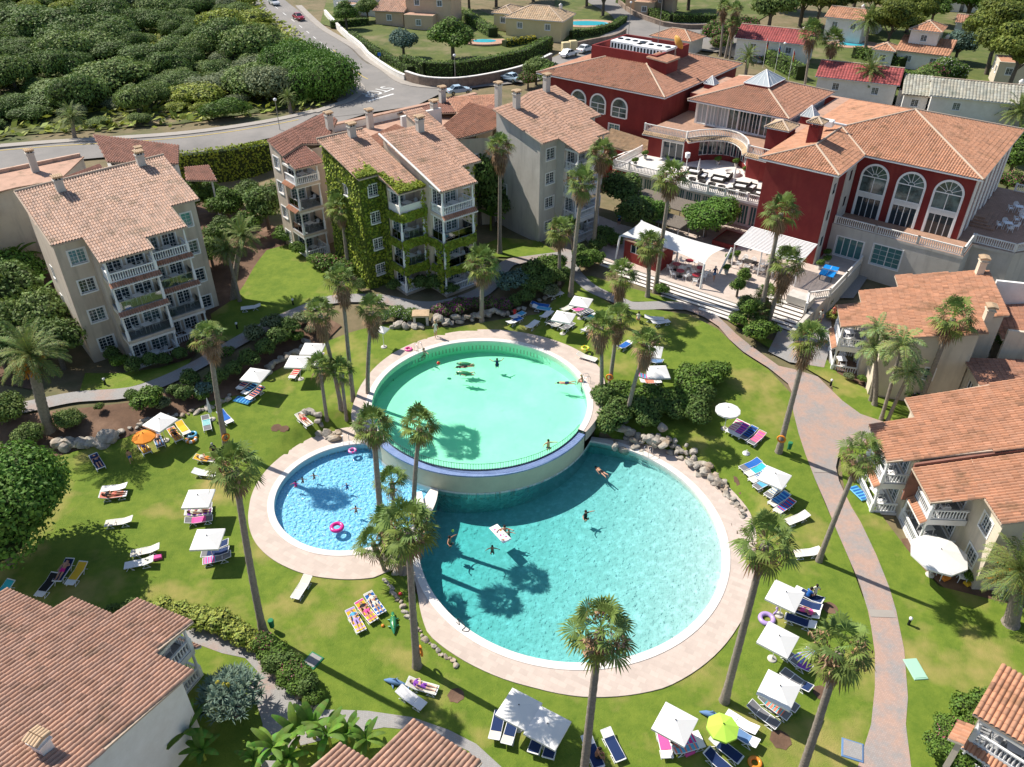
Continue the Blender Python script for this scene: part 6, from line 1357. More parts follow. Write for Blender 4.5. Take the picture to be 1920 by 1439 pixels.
ivy_face((4.6, -3.64), (5.2, -3.64), 3, 13.6, 22, (), .3); ivy_face((5.17, -5.4), (5.17, -6.5), 3, 8, 20, (), .3); ivy_face((2.3, -3.62), (2.7, -3.62), 3.5, 8.5, 22, (), .3); ivy_face((5.3, -6.52), (5.7, -6.52), 5, 9, 20, (), .3)
for _ in range(2600):                                    # ivy creeping over the lower left roof edge
    x = ri.uniform(-.35, 5.0); e = -.45 if x < 1.9 else -4.05; d = abs(ri.gauss(0, .55))*(1.25 if 1.2 < x < 3.4 else .7); y = e+d
    cards(ivy, Vector((x, y, zB1(x, y)+.08+ri.random()*.12)), Vector((ri.gauss(0, .4), ri.gauss(-.3, .4), 1)).normalized(), 'ivy_leaf', ri)
for _ in range(500):
    y = ri.uniform(-4.0, -.5); cards(ivy, Vector((1.9+abs(ri.gauss(0, .3)), y, zB1(0, y)+.1+ri.random()*.1)), Vector((ri.gauss(0, .4), ri.gauss(0, .4), 1)).normalized(), 'ivy_leaf', ri)
iv.add(ivy['V'], ivy['F'], 'ivy_leaf', False, ivy['T'])
ib = MB()
for (a, b, za, zb, h) in (((-.05, 6.9), (-.05, -.05), zB1(0, 6.9)-.3, zB1(0, 0)-.3, [(3.5, 4.5, 12.1, 13.4)]), ((-.05, -.05), (2.05, -.05), 14.6, 14.6, [(.83, 2.04, f+.98, f+2.37) for f in fB]), ((2.05, -.05), (2.05, -1.6), 14.3, 14.2, []), ((11.65, -3.4), (11.65, 3), 14.8, 16.4, [])):
    wall(ib, a, b, 2.4, za, zb, 'ivy_base', h, .05)
for f in fB[1:]: ib.box((2.15, -3.75, f-.55), (5.1, -3.61, f-.02), 'ivy_base'); (f < 11) and ib.box((5.25, -6.66, f-.55), (9.15, -6.52, f-.02), 'ivy_base')
ib.build('ivy_stems', B)
tag(iv.build('climbing_ivy', None, (g1.x, g1.y, 0), R_(40)), 'thick green ivy climbing over the walls and balconies of the central block', 'ivy')
# ivy retaining wall and other hedges
def hedge(pts, w, h, m, label, leaf=.2, dens=16, group=None, name='hedge', z=None, flowers=None):
    mb = MB(); V = []; F = []; Tt = []; r = random.Random(int(abs(pts[0][0]))+17)
    for a, b in zip(pts, pts[1:]):
        a = Vector(a); b = Vector(b); L = (b-a).length; u = (b-a)/L; n_ = Vector((-u.y, u.x)); za = (z if z is not None else tz(a.x, a.y)); zb = (z if z is not None else tz(b.x, b.y))
        P = [a+n_*w*.42, b+n_*w*.42, b-n_*w*.42, a-n_*w*.42]
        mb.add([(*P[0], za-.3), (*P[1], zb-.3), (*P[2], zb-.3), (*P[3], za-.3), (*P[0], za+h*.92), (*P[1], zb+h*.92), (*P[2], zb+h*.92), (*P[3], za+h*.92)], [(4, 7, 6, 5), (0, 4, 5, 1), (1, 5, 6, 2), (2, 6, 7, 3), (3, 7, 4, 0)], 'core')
        for _ in range(int(L*(w+2*h)*dens)):
            s = r.uniform(0, L); k = r.uniform(0, w+2*h); zz = za+(zb-za)*s/L
            if k < w: q = a+u*s+n_*(k-w/2); p = Vector((q.x, q.y, zz+h+r.gauss(0, .09))); nn = Vector((0, 0, 1))
            else:
                sd = 1 if k < w+h else -1; q = a+u*s+n_*sd*(w/2+r.gauss(0, .07)); p = Vector((q.x, q.y, zz+h*r.random())); nn = Vector((n_.x*sd, n_.y*sd, .3))
            nn = (nn+Vector((r.gauss(0, .5), r.gauss(0, .5), r.gauss(0, .5)))).normalized(); e1 = nn.orthogonal().normalized(); e1 = Matrix.Rotation(r.uniform(0, 6.28), 3, nn) @ e1; e2 = nn.cross(e1); l = leaf*r.uniform(.7, 1.3); o = len(V); V += [p-e1*l*.6, p-e2*l*.4, p+e1*l*.6, p+e2*l*.4]; F.append((o, o+1, o+2, o+3)); Tt.append(tn(.7, 1.25, r))
    mb.add(V, F, m, False, Tt); return tag(mb.build(name), label, 'hedge', group)
def gp(lst, z=None): return [tuple(at(*p)[:2]) if z is None else tuple(G(*p, z)) for p in lst]
hedge([tuple(G(325,287,6.2)), tuple(G(420,276,6.2)), tuple(G(520,262,6.2))], 1.2, 5.4, 'ivy_leaf', 'tall ivy-covered retaining wall between the sunken garden and the road', .28, 16, z=.8)
hedge(gp([(755,128),(800,142),(850,143),(910,134),(980,118),(1030,92)]), 1.8, 2.6, 'hedge_green', 'tall clipped hedge above the stone wall along the road', .28, 10)
hedge(gp([(660,72),(690,95),(735,120),(770,140)]), 1.6, 1.5, 'bush_green', 'lower leafy hedge above the roadside wall near the peach villa', .28, 10, flowers='yellow_leaf')
hedge(gp([(870,35),(900,55),(925,70)]), 2.5, 2.0, 'hedge_green', 'hedge dividing the gardens of the peach and yellow villas', .3, 9)
hedge(gp([(1070,72),(1110,66),(1150,56),(1170,42)]), 1.6, 1.5, 'hedge_green', 'clipped hedge round the far pool terrace', .28, 10)
hedge(gp([(945,88),(975,82),(1005,80)]), 1.8, 1.3, 'yellow_leaf', 'golden-yellow shrubs before the yellow villa', .3, 9)
hedge(gp([(1160,6),(1200,22),(1260,42),(1340,42)]), 2.0, 1.8, 'hedge_green', 'hedge along the far road bend', .3, 8)
hedge(gp([(1440,118),(1470,135),(1500,150)]), 2.2, 2.6, 'hedge_green', 'clipped hedge beside the hotel flagpoles', .3, 9)
hedge(gp([(1545,168),(1570,178),(1600,186)]), 2.2, 1.8, 'hedge_green', 'hedge before the corrugated red roof', .3, 9)
hedge(gp([(1665,150),(1720,160),(1765,160),(1800,150)]), 2.6, 2.0, 'bush_green', 'flowering hedge before the tower cottage', .3, 9)
hedge(gp([(620,52),(650,50),(690,46)]), 1.6, 1.5, 'hedge_green', 'hedge before the far white houses at the top', .3, 8)
hedge(gp([(1600,108),(1650,118),(1690,130)]), 2.0, 2.2, 'hedge_green', 'hedge behind the far date palms', .3, 9)
# banana plants
def banana(seed, n=9, L=2.2, h=1.6):
    r = random.Random(seed); g = MB(); s_ = MB(); s_.tube([(0, 0, -.2), (.03, 0, h*.6), (0, 0, h)], [.14, .11, .07], 'scrub_light', 7)
    for i in range(n):
        az = i*2.4+r.uniform(-.3, .3); el = R_(r.uniform(35, 75)); d = Vector((math.cos(az)*math.cos(el), math.sin(az)*math.cos(el), math.sin(el))); p = Vector((0, 0, h)); K = 8; V = []; F = []; T_i = []; t0 = tn(.8, 1.25, r)
        for k in range(K+1):
            sd = Vector((-math.sin(az), math.cos(az), 0)); w = .30*math.sin(math.pi*min(.97, (k+.15)/(K+.3)))**.6 if k else .03
            V += [p-sd*w-Vector((0, 0, w*.35)), p.copy(), p+sd*w-Vector((0, 0, w*.35))]
            d = (d-Vector((0, 0, .17))).normalized(); p = p+d*L/K*r.uniform(.9, 1.1)
        for k in range(K):
            o = k*3; F += [(o, o+1, o+4, o+3), (o+1, o+2, o+5, o+4)]; q = tuple(v*r.uniform(.85, 1.15) for v in t0); T_i += [q, tuple(v*.85 for v in q)]
        g.add(V, F, 'banana_leaf', True, T_i)
    return g.mesh('leaves'), s_.mesh('stem')
BN = [banana(1), banana(2, 8, 1.9, 1.3)]
for i, (x, y, s, l) in enumerate([(360,1400,1.25,'banana plant against the white wall at the bottom left'),(385,1425,1.0,'second banana plant under the bottom-left house'),(560,1400,1.15,'banana plant by the curved path, left of the small roof'),(590,1385,1.3,'tallest banana plant by the curved path'),(620,1400,1.1,'banana plant touching the small bottom roof'),(655,1392,1.05,'banana plant behind the tip of the small bottom roof'),(520,1425,1.1,'banana plant at the bottom edge left of the small roof'),(545,1440,1.0,'low banana plant at the bottom edge'),(690,1405,.9,'small banana plant beside the small bottom roof'),(480,1440,.9,'banana plant cut by the bottom edge'),
   (1040,405,1.3,'banana plant before the windows of the pale grey block'),(1055,420,1.2,'second banana plant at the pale grey block'),(1075,415,1.2,'third banana plant at the pale grey block'),(920,430,1.2,'banana plant under the slim free-standing palm'),(40,530,1.5,'banana plant left of the beige block, upper one'),(60,570,1.5,'banana plant left of the beige block, middle one'),(90,600,1.4,'banana plant left of the beige block, lower one'),(110,640,1.2,'banana plant beside the beige block corner'),(30,590,1.4,'banana plant behind the large date palm')]):
    b = at(x, y); r_ = empty('banana_plant', (b.x, b.y, tz(b.x, b.y)), rnd.uniform(0, 6), l, 'banana plant', 'banana plants'); s *= .68 if y > 1300 else 1; r_.scale = (s, s, s*1.1)
    for n_, m_ in zip(('leaves', 'stem'), BN[i % 2]): o = bpy.data.objects.new(n_, m_); COL.objects.link(o); o.parent = r_
# dragon tree and agave-like plants
def rosette(mb, c, n, L, m, r, up=.25):
    V = []; F = []; Tt = []
    for i in range(n):
        az = i*2.4+r.uniform(-.2, .2); el = r.uniform(-.15, 1.3); d = Vector((math.cos(az)*math.cos(el), math.sin(az)*math.cos(el), math.sin(el)+up)).normalized(); s = d.cross(Vector((0, 0, 1))).normalized()*.035; l = L*r.uniform(.8, 1.1); o = len(V); V += [c-s, c+s, c+d*l*.55+s, c+d*l*.55-s, c+d*l-Vector((0, 0, .08))]; F += [(o, o+1, o+2, o+3), (o+3, o+2, o+4)]; t = tn(.75, 1.25, r); Tt += [t, t]
    mb.add(V, F, m, False, Tt)
r = random.Random(5); dg = MB(); dt = MB()
for i in range(48):
    a = i*2.4; d = 1.75*math.sqrt(i/48); c = Vector((d*math.cos(a), d*math.sin(a), 2.7-.28*d*d+r.uniform(-.1, .1))); rosette(dg, c, 34, .62, 'dragon_leaf', r)
    if i % 2 == 0: dt.tube([(0, 0, 1.1), (c.x*.5, c.y*.5, 1.9), tuple(c)], [.12, .08, .05], 'bark', 5)
for i in range(3): dg.ball((r.uniform(-.8, .8), r.uniform(-.6, .6), 2.9), .16, 'yellow_leaf', 6)
dt.tube([(.1, 0, -.3), (.05, .05, .6), (0, 0, 1.2)], [.4, .3, .24], 'bark', 8)
b = at(462,1345); r_ = empty('dragon_tree', (b.x-.6, b.y+.2, tz(b.x, b.y)), .3, 'domed blue-green dragon tree beside the curved path at the bottom left', 'tree'); dg.build('crown', r_); dt.build('trunk', r_)
for x, y, s, l in ((575,1322,1,'a'),): pass
yc = MB(); rosette(yc, Vector((0, 0, .2)), 60, .9, 'palm_green', r); ym = yc.mesh('yucca')
for x, y, s, l in ((1655,520,1.3,'spiky yucca in the corner below the hotel basement wall'),(1415,605,1.0,'spiky yucca left of the stone steps'),(1430,118,1.6,'spiky yucca on the hotel drive'),(1900,760,1.5,'spiky cycad behind the orange roofs at the right edge')):
    g_ = at(x, y); plant('yucca', (g_.x, g_.y), ym, s, l, 'plant', 'spiky plants')
# boulders
def rock(seed):
    r = random.Random(seed); bm = bmesh.new(); bmesh.ops.create_icosphere(bm, subdivisions=2, radius=.5)
    k = [Vector((r.gauss(0, 1), r.gauss(0, 1), r.gauss(0, 1))).normalized() for _ in range(9)]
    for v in bm.verts:
        for q in k:
            d = v.co.dot(q)-.29
            if d > 0: v.co -= q*d*.95
        v.co *= r.uniform(.95, 1.06); v.co.z *= .8
    me_ = bpy.data.meshes.new('boulder'); bm.to_mesh(me_); bm.free(); me_.materials.append(MATS['limestone']); return me_
mat('limestone', (.44,.40,.34), .9, (.24,.22,.19), 2.2, contrast=(.42,.62), col3=(.36,.26,.17), ns3=.5, bump=.8, bs=9)
RK = [rock(i) for i in range(6)]; NR = [0]
def rocks(pts, n, smin, smax, w, where, rows=1, dz=.35):
    P = [at(*p) for p in pts]; C = [Vector(q[:2]) for q in P]; Ls = [(b-a).length for a, b in zip(C, C[1:])]; tot = sum(Ls)
    for i in range(n):
        s = (i+rnd.random()*.6)/n*tot; k = 0
        while k < len(Ls)-1 and s > Ls[k]: s -= Ls[k]; k += 1
        u = (C[k+1]-C[k])/Ls[k]; row = rnd.randrange(rows); q = C[k]+u*s+Vector((-u.y, u.x))*rnd.uniform(-w, w); sc = rnd.uniform(smin, smax)
        o = bpy.data.objects.new('boulder', RK[NR[0] % 6]); COL.objects.link(o); NR[0] += 1
        zz = float(groundz([q.x], [q.y])[0]); o.location = (q.x, q.y, max(zz, -.2)+sc*.12+row*dz*rnd.uniform(.6, 1)); o.scale = (sc*rnd.uniform(.8, 1.3), sc*rnd.uniform(.8, 1.2), sc*rnd.uniform(.7, 1.1)); o.rotation_euler = (rnd.uniform(-.4, .4), rnd.uniform(-.4, .4), rnd.uniform(0, 6.28))
        tag(o, 'limestone boulder '+where, 'boulder', 'limestone boulders edging the lawns')
rocks([(105,838),(190,832),(215,822)], 14, .8, 1.7, .35, 'in the border at the far left of the lawn'); rocks([(215,820),(260,800),(300,782),(360,775),(400,762),(440,742)], 26, .35, .8, .25, 'in the border behind the white and orange parasols')
rocks([(455,728),(490,705),(520,682),(560,658),(580,640)], 22, .5, 1.0, .3, 'in the border left of the pair of white parasols'); rocks([(575,770),(600,795),(625,810),(632,790)], 14, .5, 1.1, .35, 'at the rock bed left of the upper pool')
rocks([(735,617),(760,612),(790,612)], 9, .7, 1.3, .25, 'left of the small dark pump hatch'); rocks([(815,608),(840,605),(880,600),(920,592),(955,588)], 20, .7, 1.3, .3, 'right of the small dark pump hatch', 2); rocks([(960,585),(1000,572),(1030,552),(1052,540)], 10, .4, .9, .3, 'under the shrubs where the paths meet')
rocks([(1150,815),(1180,818),(1220,822),(1255,828)], 30, .6, 1.15, .9, 'in the bank above the lower pool, left part', 3, .5); rocks([(1255,828),(1290,850),(1325,880),(1355,905)], 34, .5, 1.0, .7, 'in the bank above the lower pool, middle part', 2, .4); rocks([(1350,900),(1375,930),(1400,965)], 26, .3, .7, .35, 'in the bank above the lower pool, right end', 2, .25)
rocks([(722,1085),(735,1110),(755,1140),(775,1170),(800,1205),(830,1230),(860,1248)], 34, .25, .5, .12, 'in the thin curved row left of the lower pool'); rocks([(495,1240),(530,1275),(560,1305),(600,1335)], 12, .4, .75, .12, 'edging the rounded bed at the curved path')
rocks([(725,1060),(745,1080),(765,1070)], 6, .5, 1.0, .2, 'under the big palm by the lower pool')
# ---------------------------------------------------------------- poolside: loungers, towels, parasols, people, floats
mat('fabric_cream', (.66,.60,.50), .8); mat('fabric_white', (.78,.77,.75), .8); mat('fabric_grey', (.17,.17,.18), .8); mat('canopy_white', (.80,.79,.77), .75, trans=.12)
for k, c in {'navy': (.012,.03,.10), 'blue': (.02,.12,.42), 'sky': (.10,.38,.60), 'pink': (.75,.10,.32), 'orange': (.75,.25,.03), 'yellow': (.75,.45,.03), 'red': (.55,.03,.03), 'purple': (.22,.06,.38), 'lime': (.42,.68,.08), 'coral': (.70,.22,.15), 'green': (.03,.20,.09), 'black': (.015,.015,.018), 'lilac': (.42,.30,.60), 'stripe': (.62,.60,.5), 'magenta': (.65,.03,.25), 'turquoise': (.04,.42,.48), 'denim': (.12,.22,.40)}.items():
    mat('cloth_'+k, c, .85)
    if k in ('orange', 'yellow', 'pink', 'blue', 'red', 'lilac', 'sky', 'lime', 'magenta', 'green', 'navy'): mat('pvc_'+k, c, .25, spec=.5)
mat('cloth_mint', (.33,.56,.42), .8); mat('pvc_white', (.8,.8,.8), .25, spec=.5)
def bed_mesh():
    t = empty('sun_lounger', (0, 0, 0), 0, 'x', 'sun lounger')
    f = MB()
    for s in (-1, 1):
        f.tube([(s*.32, -.97, .31), (s*.32, -.5, .33), (s*.32, .35, .33), (s*.32, .97, .52)], .026, 'white_plastic', 5)
        for y0 in (-.62, .45): f.tube([(s*.32, y0-.26, .02), (s*.32, y0-.02, .32)], .022, 'white_plastic', 5); f.tube([(s*.32, y0+.28, .02), (s*.32, y0+.02, .32)], .022, 'white_plastic', 5); f.tube([(s*.32, y0-.26, .02), (s*.32, y0+.28, .02)], .02, 'white_plastic', 5)
    for y, z in ((-.97, .31), (.97, .52), (-.3, .33), (.35, .33)): f.tube([(-.32, y, z), (.32, y, z)], .024, 'white_plastic', 5)
    f.build('frame', t); return t
def sling(m):
    s = MB(); pts = [(-.95, .32), (-.6, .325), (-.2, .318), (.2, .32), (.36, .345), (.7, .44), (.95, .525)]
    P = []
    for y, z in pts: P += [(-.30, y, z+.012), (0, y, z-.004), (.30, y, z+.012)]
    for y, z in pts: P += [(-.30, y, z-.006), (0, y, z-.022), (.30, y, z-.006)]
    n = len(pts); F = [(i*3+j, i*3+j+1, i*3+j+4, i*3+j+3) for i in range(n-1) for j in range(2)]; F += [(n*3+i*3+j+3, n*3+i*3+j+4, n*3+i*3+j+1, n*3+i*3+j) for i in range(n-1) for j in range(2)]
    s.add(P, F, m, True); return s.mesh('sling')
SL = {k: sling('fabric_'+k) for k in ('cream', 'white', 'grey')}
BED = bed_mesh(); fr_mesh = BED.children[0].data if BED.children else [o for o in bpy.data.objects if o.parent == BED][0].data
for o in list(bpy.data.objects):
    if o.parent == BED: bpy.data.objects.remove(o)
bpy.data.objects.remove(BED)
TWL = {}
def towel_mesh(c1, c2, y0, y1):
    k = (c1, c2, y0, y1)
    if k in TWL: return TWL[k]
    t = MB(); n = 14; zf = lambda y: .352+max(0, y-.33)*.305
    for i in range(n):
        a = y0+(y1-y0)*i/n; b = y0+(y1-y0)*(i+1)/n; m = 'cloth_'+(c2 if c2 and i % 3 == 1 else c1)
        t.add([(-.335, a, zf(a)-.07), (-.31, a, zf(a)), (.31, a, zf(a)), (.335, a, zf(a)-.07), (-.335, b, zf(b)-.07), (-.31, b, zf(b)), (.31, b, zf(b)), (.335, b, zf(b)-.07)], [(0, 1, 5, 4), (1, 2, 6, 5), (2, 3, 7, 6)], m)
    TWL[k] = t.mesh('towel'); return TWL[k]
def bedspot(hp, fp):
    h = at(*hp, .42); f = at(*fp, .36); c = (h+f)/2; d = h-f; return Vector((c.x, c.y, float(groundz([c.x], [c.y])[0]))), math.atan2(d.y, d.x)-math.pi/2
CN = {'cream': 'cream', 'white': 'white', 'grey': 'dark grey'}
def bed(hp, fp, fab, where, tw=None, tpos=(-.55, .9), who=None, shift=0):
    c, a = bedspot(hp, fp)
    if shift: c = c+Matrix.Rotation(a, 3, 'Z') @ Vector((shift, 0, 0))
    r = empty('sun_lounger', c, a, '%s sun lounger %s' % (CN[fab], where), 'sun lounger', 'sun loungers on the lawn')
    for n_, m_ in (('frame', fr_mesh), ('sling', SL[fab])): o = bpy.data.objects.new(n_, m_); COL.objects.link(o); o.parent = r
    if tw:
        c1, c2 = (tw+' ').split(' ')[:2]; o = bpy.data.objects.new('towel', towel_mesh(c1, c2 or None, *tpos)); COL.objects.link(o); o.location = c; o.rotation_euler = (0, 0, a)
        tag(o, '%s towel on the lounger %s' % ((c1+(' and '+c2 if c2 else '')).replace('stripe', 'beige').replace('sky', 'sky-blue').replace('denim', 'dull blue'), where), 'towel', 'beach towels')
    if who: person(who[0], c+Matrix.Rotation(a, 3, 'Z') @ Vector((0, -.05, .30)), a, who[1]+' on the lounger '+where, **who[2])
    return c, a
# ---- people
for k, c in {'skin': (.50,.27,.18), 'skin_tan': (.34,.17,.10), 'skin_pale': (.62,.38,.29)}.items(): mat(k, c, .55)
for k, c in {'dark': (.02,.013,.01), 'brown': (.09,.045,.02), 'blond': (.38,.26,.12), 'grey': (.3,.3,.3)}.items(): mat('hair_'+k, c, .7)
J0 = dict(pel=(0,0,.95), wai=(0,0,1.10), che=(0,-.01,1.30), nkb=(0,.0,1.46), nek=(0,.0,1.53), hed=(0,-.015,1.62), top=(0,-.01,1.71))
for s, n in ((-1, 'l'), (1, 'r')):
    J0.update({'sh'+n: (s*.17,0,1.42), 'el'+n: (s*.24,.03,1.15), 'wr'+n: (s*.27,-.04,.90), 'pa'+n: (s*.275,-.06,.84), 'hi'+n: (s*.095,0,.90), 'kn'+n: (s*.11,-.02,.50), 'an'+n: (s*.11,.03,.09), 'to'+n: (s*.125,-.13,.035)})
RAD = dict(pel=.135, wai=.115, che=.135, nkb=.085, nek=.058, hed=.098, top=.075, shl=.062, shr=.062, ell=.043, elr=.043, wrl=.03, wrr=.03, pal=.033, par=.033, hil=.10, hir=.10, knl=.062, knr=.062, anl=.04, anr=.04, tol=.035, tor=.035)
ED = [('pel','wai'),('wai','che'),('che','nkb'),('nkb','nek'),('nek','hed'),('hed','top')]+[e for n in 'lr' for e in (('nkb','sh'+n),('sh'+n,'el'+n),('el'+n,'wr'+n),('wr'+n,'pa'+n),('pel','hi'+n),('hi'+n,'kn'+n),('kn'+n,'an'+n),('an'+n,'to'+n))]
POSES = {
 'stand': {}, 
 'walk': dict(knl=(-.11,-.16,.52), anl=(-.11,-.12,.12), tol=(-.12,-.28,.06), knr=(.11,.08,.50), anr=(.11,.30,.14), tor=(.12,.18,.05), ell=(-.24,.14,1.17), wrl=(-.24,.08,.94), pal=(-.24,.05,.88), elr=(.24,-.06,1.16), wrr=(.22,-.25,1.02), par=(.22,-.30,.98)),
 'hips': dict(ell=(-.34,.06,1.2), wrl=(-.19,-.06,1.05), pal=(-.16,-.1,1.02), elr=(.34,.06,1.2), wrr=(.19,-.06,1.05), par=(.16,-.1,1.02)),
 'lie': dict(ell=(-.27,-.02,1.16), wrl=(-.30,-.02,.92), pal=(-.30,-.02,.86), elr=(.33,-.05,1.25), wrr=(.14,-.12,1.12), par=(.08,-.14,1.10), tol=(-.14,-.10,.03), tor=(.15,-.1,.03)),
 'sit': dict(knl=(-.14,-.42,.93), anl=(-.13,-.46,.50), tol=(-.13,-.60,.46), knr=(.14,-.42,.93), anr=(.13,-.46,.50), tor=(.13,-.60,.46), che=(0,-.06,1.29), nkb=(0,-.10,1.44), nek=(0,-.13,1.50), hed=(0,-.18,1.58), top=(0,-.19,1.67), shl=(-.17,-.09,1.40), shr=(.17,-.09,1.40), ell=(-.22,-.2,1.17), wrl=(-.14,-.38,1.02), pal=(-.12,-.43,1.0), elr=(.22,-.2,1.17), wrr=(.14,-.38,1.02), par=(.12,-.43,1.0)),
 'swim': dict(ell=(-.42,-.12,1.42), wrl=(-.55,-.32,1.46), pal=(-.58,-.38,1.47), elr=(.42,-.05,1.40), wrr=(.60,-.18,1.45), par=(.65,-.22,1.46), knl=(-.15,-.30,.98), knr=(.15,-.26,.95), anl=(-.10,-.02,.72), tol=(-.10,-.12,.62), anr=(.10,.02,.70), tor=(.10,-.06,.60)),
 'crawl': dict(ell=(-.30,-.1,1.62), wrl=(-.26,-.2,1.86), pal=(-.25,-.22,1.93), elr=(.24,.05,1.15), wrr=(.27,-.02,.9), par=(.27,-.04,.84), anl=(-.09,.12,.1), anr=(.12,-.04,.12))}
PMC = {}
def person_mesh(pose, skin, suit, hair, top, long_=False):
    key = (pose, skin, suit, hair, top, long_)
    if key in PMC: return PMC[key]
    J = dict(J0); J.update(POSES[pose]); J = {k: Vector(v) for k, v in J.items()}
    names = list(J); V = [J[k] for k in names]; R = [RAD[k] for k in names]; E = [(names.index(a), names.index(b)) for a, b in ED]; tg = [e for e in ED]
    for n, s in (('l', -1), ('r', 1)):                     # hand: thumb from the side of the palm, four fingers of different lengths
        p = J['pa'+n]; w = J['wr'+n]; d = (p-w).normalized(); sd = d.cross(Vector((0, 1, 0))); sd = (Vector((1, 0, 0)) if sd.length < .1 else sd.normalized()); fw = sd.cross(d).normalized()
        for i, L in enumerate((.062, .074, .070, .055)):
            q = p+sd*(i-1.5)*.021; b = len(V); V += [q+d*.02, q+d*(.02+L*.55)+fw*.006, q+d*(.02+L)+fw*.022]; R += [.0095, .009, .0075]; E += [(names.index('pa'+n), b), (b, b+1), (b+1, b+2)]; tg += [('pa'+n, 'f')]*3
        b = len(V); V += [p-sd*.042+d*-.005, p-sd*.062+d*.032+fw*.01]; R += [.011, .009]; E += [(names.index('pa'+n), b), (b, b+1)]; tg += [('pa'+n, 'f')]*2
    me_ = bpy.data.meshes.new('body'); me_.from_pydata([tuple(v) for v in V], E, []); o = bpy.data.objects.new('tmp', me_); COL.objects.link(o)
    md = o.modifiers.new('s', 'SKIN'); sv = me_.skin_vertices[0].data
    for i, r in enumerate(R):
        nm = names[i] if i < len(names) else ''
        sv[i].radius = (r*(1.25 if nm in ('pel', 'che', 'wai') else .95 if nm == 'hed' else 1), r*(.82 if nm in ('pel', 'che', 'wai') else 1.08 if nm == 'hed' else 1)); sv[i].use_root = (i == 0)
    ss = o.modifiers.new('u', 'SUBSURF'); ss.levels = 1; ss.render_levels = 1
    bpy.context.view_layer.update(); out = bpy.data.meshes.new_from_object(o.evaluated_get(bpy.context.evaluated_depsgraph_get())); bpy.data.objects.remove(o); out.name = 'body'
    out.materials.clear()
    for m in (skin, 'cloth_'+suit, 'cloth_'+top if top else skin): out.materials.append(MATS[m])
    segs = [(V[a], V[b], t) for (a, b), t in zip(E, tg)]; mi = []
    for p in out.polygons:
        c = p.center; best = None
        for a, b, t in segs:
            ab = b-a; s = max(0, min(1, (c-a).dot(ab)/max(1e-9, ab.length_squared))); dd = (c-a-ab*s).length
            if best is None or dd < best[0]: best = (dd, t, s)
        t, s = best[1], best[2]; k = 0
        if t[0] == 'pel' and t[1][:2] in ('hi', 'wa') and (t[1] != 'wai' or s < .35): k = 1
        elif t[0][:2] == 'hi' and s < (.5 if not long_ else .9): k = 1
        elif top and (t in (('wai', 'che'), ('che', 'nkb')) or (t[0] == 'nkb' and t[1][:2] == 'sh') or (t == ('pel', 'wai') and s > .35) or (t[0][:2] == 'sh' and s < .5)): k = 2
        mi.append(k)
    out.polygons.foreach_set('material_index', mi); out.polygons.foreach_set('use_smooth', [True]*len(mi))
    h = MB(); hd = J['hed']; up = (J['top']-hd).normalized(); c = hd+up*.045+Vector((0, .022, 0))
    h.ball(tuple(c), .108, hair, 10, .95, 1.05, 1.0); 
    if top or long_: h.ball(tuple(c+Vector((0, .05, -.09))), .075, hair, 8, 1.0, .7, 1.3)
    f = MB(); fc = hd+Vector((0, -.10, 0)); f.ball(tuple(fc+Vector((0, -.005, .0))), .018, skin, 6, .8, 1, 1.3)
    for s in (-1, 1): f.ball(tuple(hd+Vector((s*.035, -.092, .028))), .011, 'hair_dark', 6); f.ball(tuple(hd+Vector((s*.098, 0, .0))), .024, skin, 6, .5, 1, 1.4)
    f.ball(tuple(hd+Vector((0, -.092, -.042))), .016, 'cloth_coral', 6, 1.3, .6, .5)
    PMC[key] = (out, h.mesh('hair'), f.mesh('face')); return PMC[key]
def person(pose, loc, rz, label, skin='skin', suit='navy', hair='brown', top=None, sc=1.0, bend=.30, long_=False, group=None, pitch=None):
    b, h, f = person_mesh(pose, skin, suit, 'hair_'+hair, top, long_)
    o = bpy.data.objects.new('person', b); COL.objects.link(o); tag(o, label, 'person', group)
    for n_, m_ in (('hair', h), ('face', f)): c = bpy.data.objects.new(n_, m_); COL.objects.link(c); c.parent = o
    Rz = Matrix.Rotation(rz, 4, 'Z')
    if pose in ('lie', 'crawl'):      # on the back, head towards +y of the lounger (crawl: face down)
        tilt = -math.pi/2 if pose == 'lie' else math.pi/2
        T_m = Matrix.Translation(loc) @ Rz @ (Matrix.Rotation(R_(6), 4, 'X') if pose == 'lie' else Matrix.Rotation(R_(-8), 4, 'X')) @ Matrix.Translation((0, -.88*sc, .16*sc)) @ (Matrix.Rotation(-math.pi/2, 4, 'X') if pose == 'lie' else Matrix.Rotation(math.pi, 4, 'Z') @ Matrix.Rotation(math.pi/2, 4, 'X') @ Matrix.Identity(4)) @ Matrix.Scale(sc, 4)
    else: T_m = Matrix.Translation(loc) @ Rz @ Matrix.Scale(sc, 4)
    o.matrix_world = T_m; return o
def stand(px_, label, rz=0, pose='stand', zoff=0, **k):
    b = at(*px_); z = float(groundz([b.x], [b.y])[0]); dck = ((b.x-UC[0])**2+(b.y-UC[1])**2)**.5 < 11.8 
    return person(pose, Vector((b.x, b.y, (UZ+.03 if dck else z+.02)+zoff)), R_(rz), label, **k)
def swimmer(px_, zw, label, rz=0, pose='swim', depth=1.28, **k):
    g_ = G(*px_, zw)
    if pose == 'crawl': return person('crawl', Vector((g_.x, g_.y, zw-.22)), R_(rz), label, **k)
    sc = k.get('sc', 1.0); return person(pose, Vector((g_.x, g_.y, zw-depth*sc)), R_(rz), label, **k)
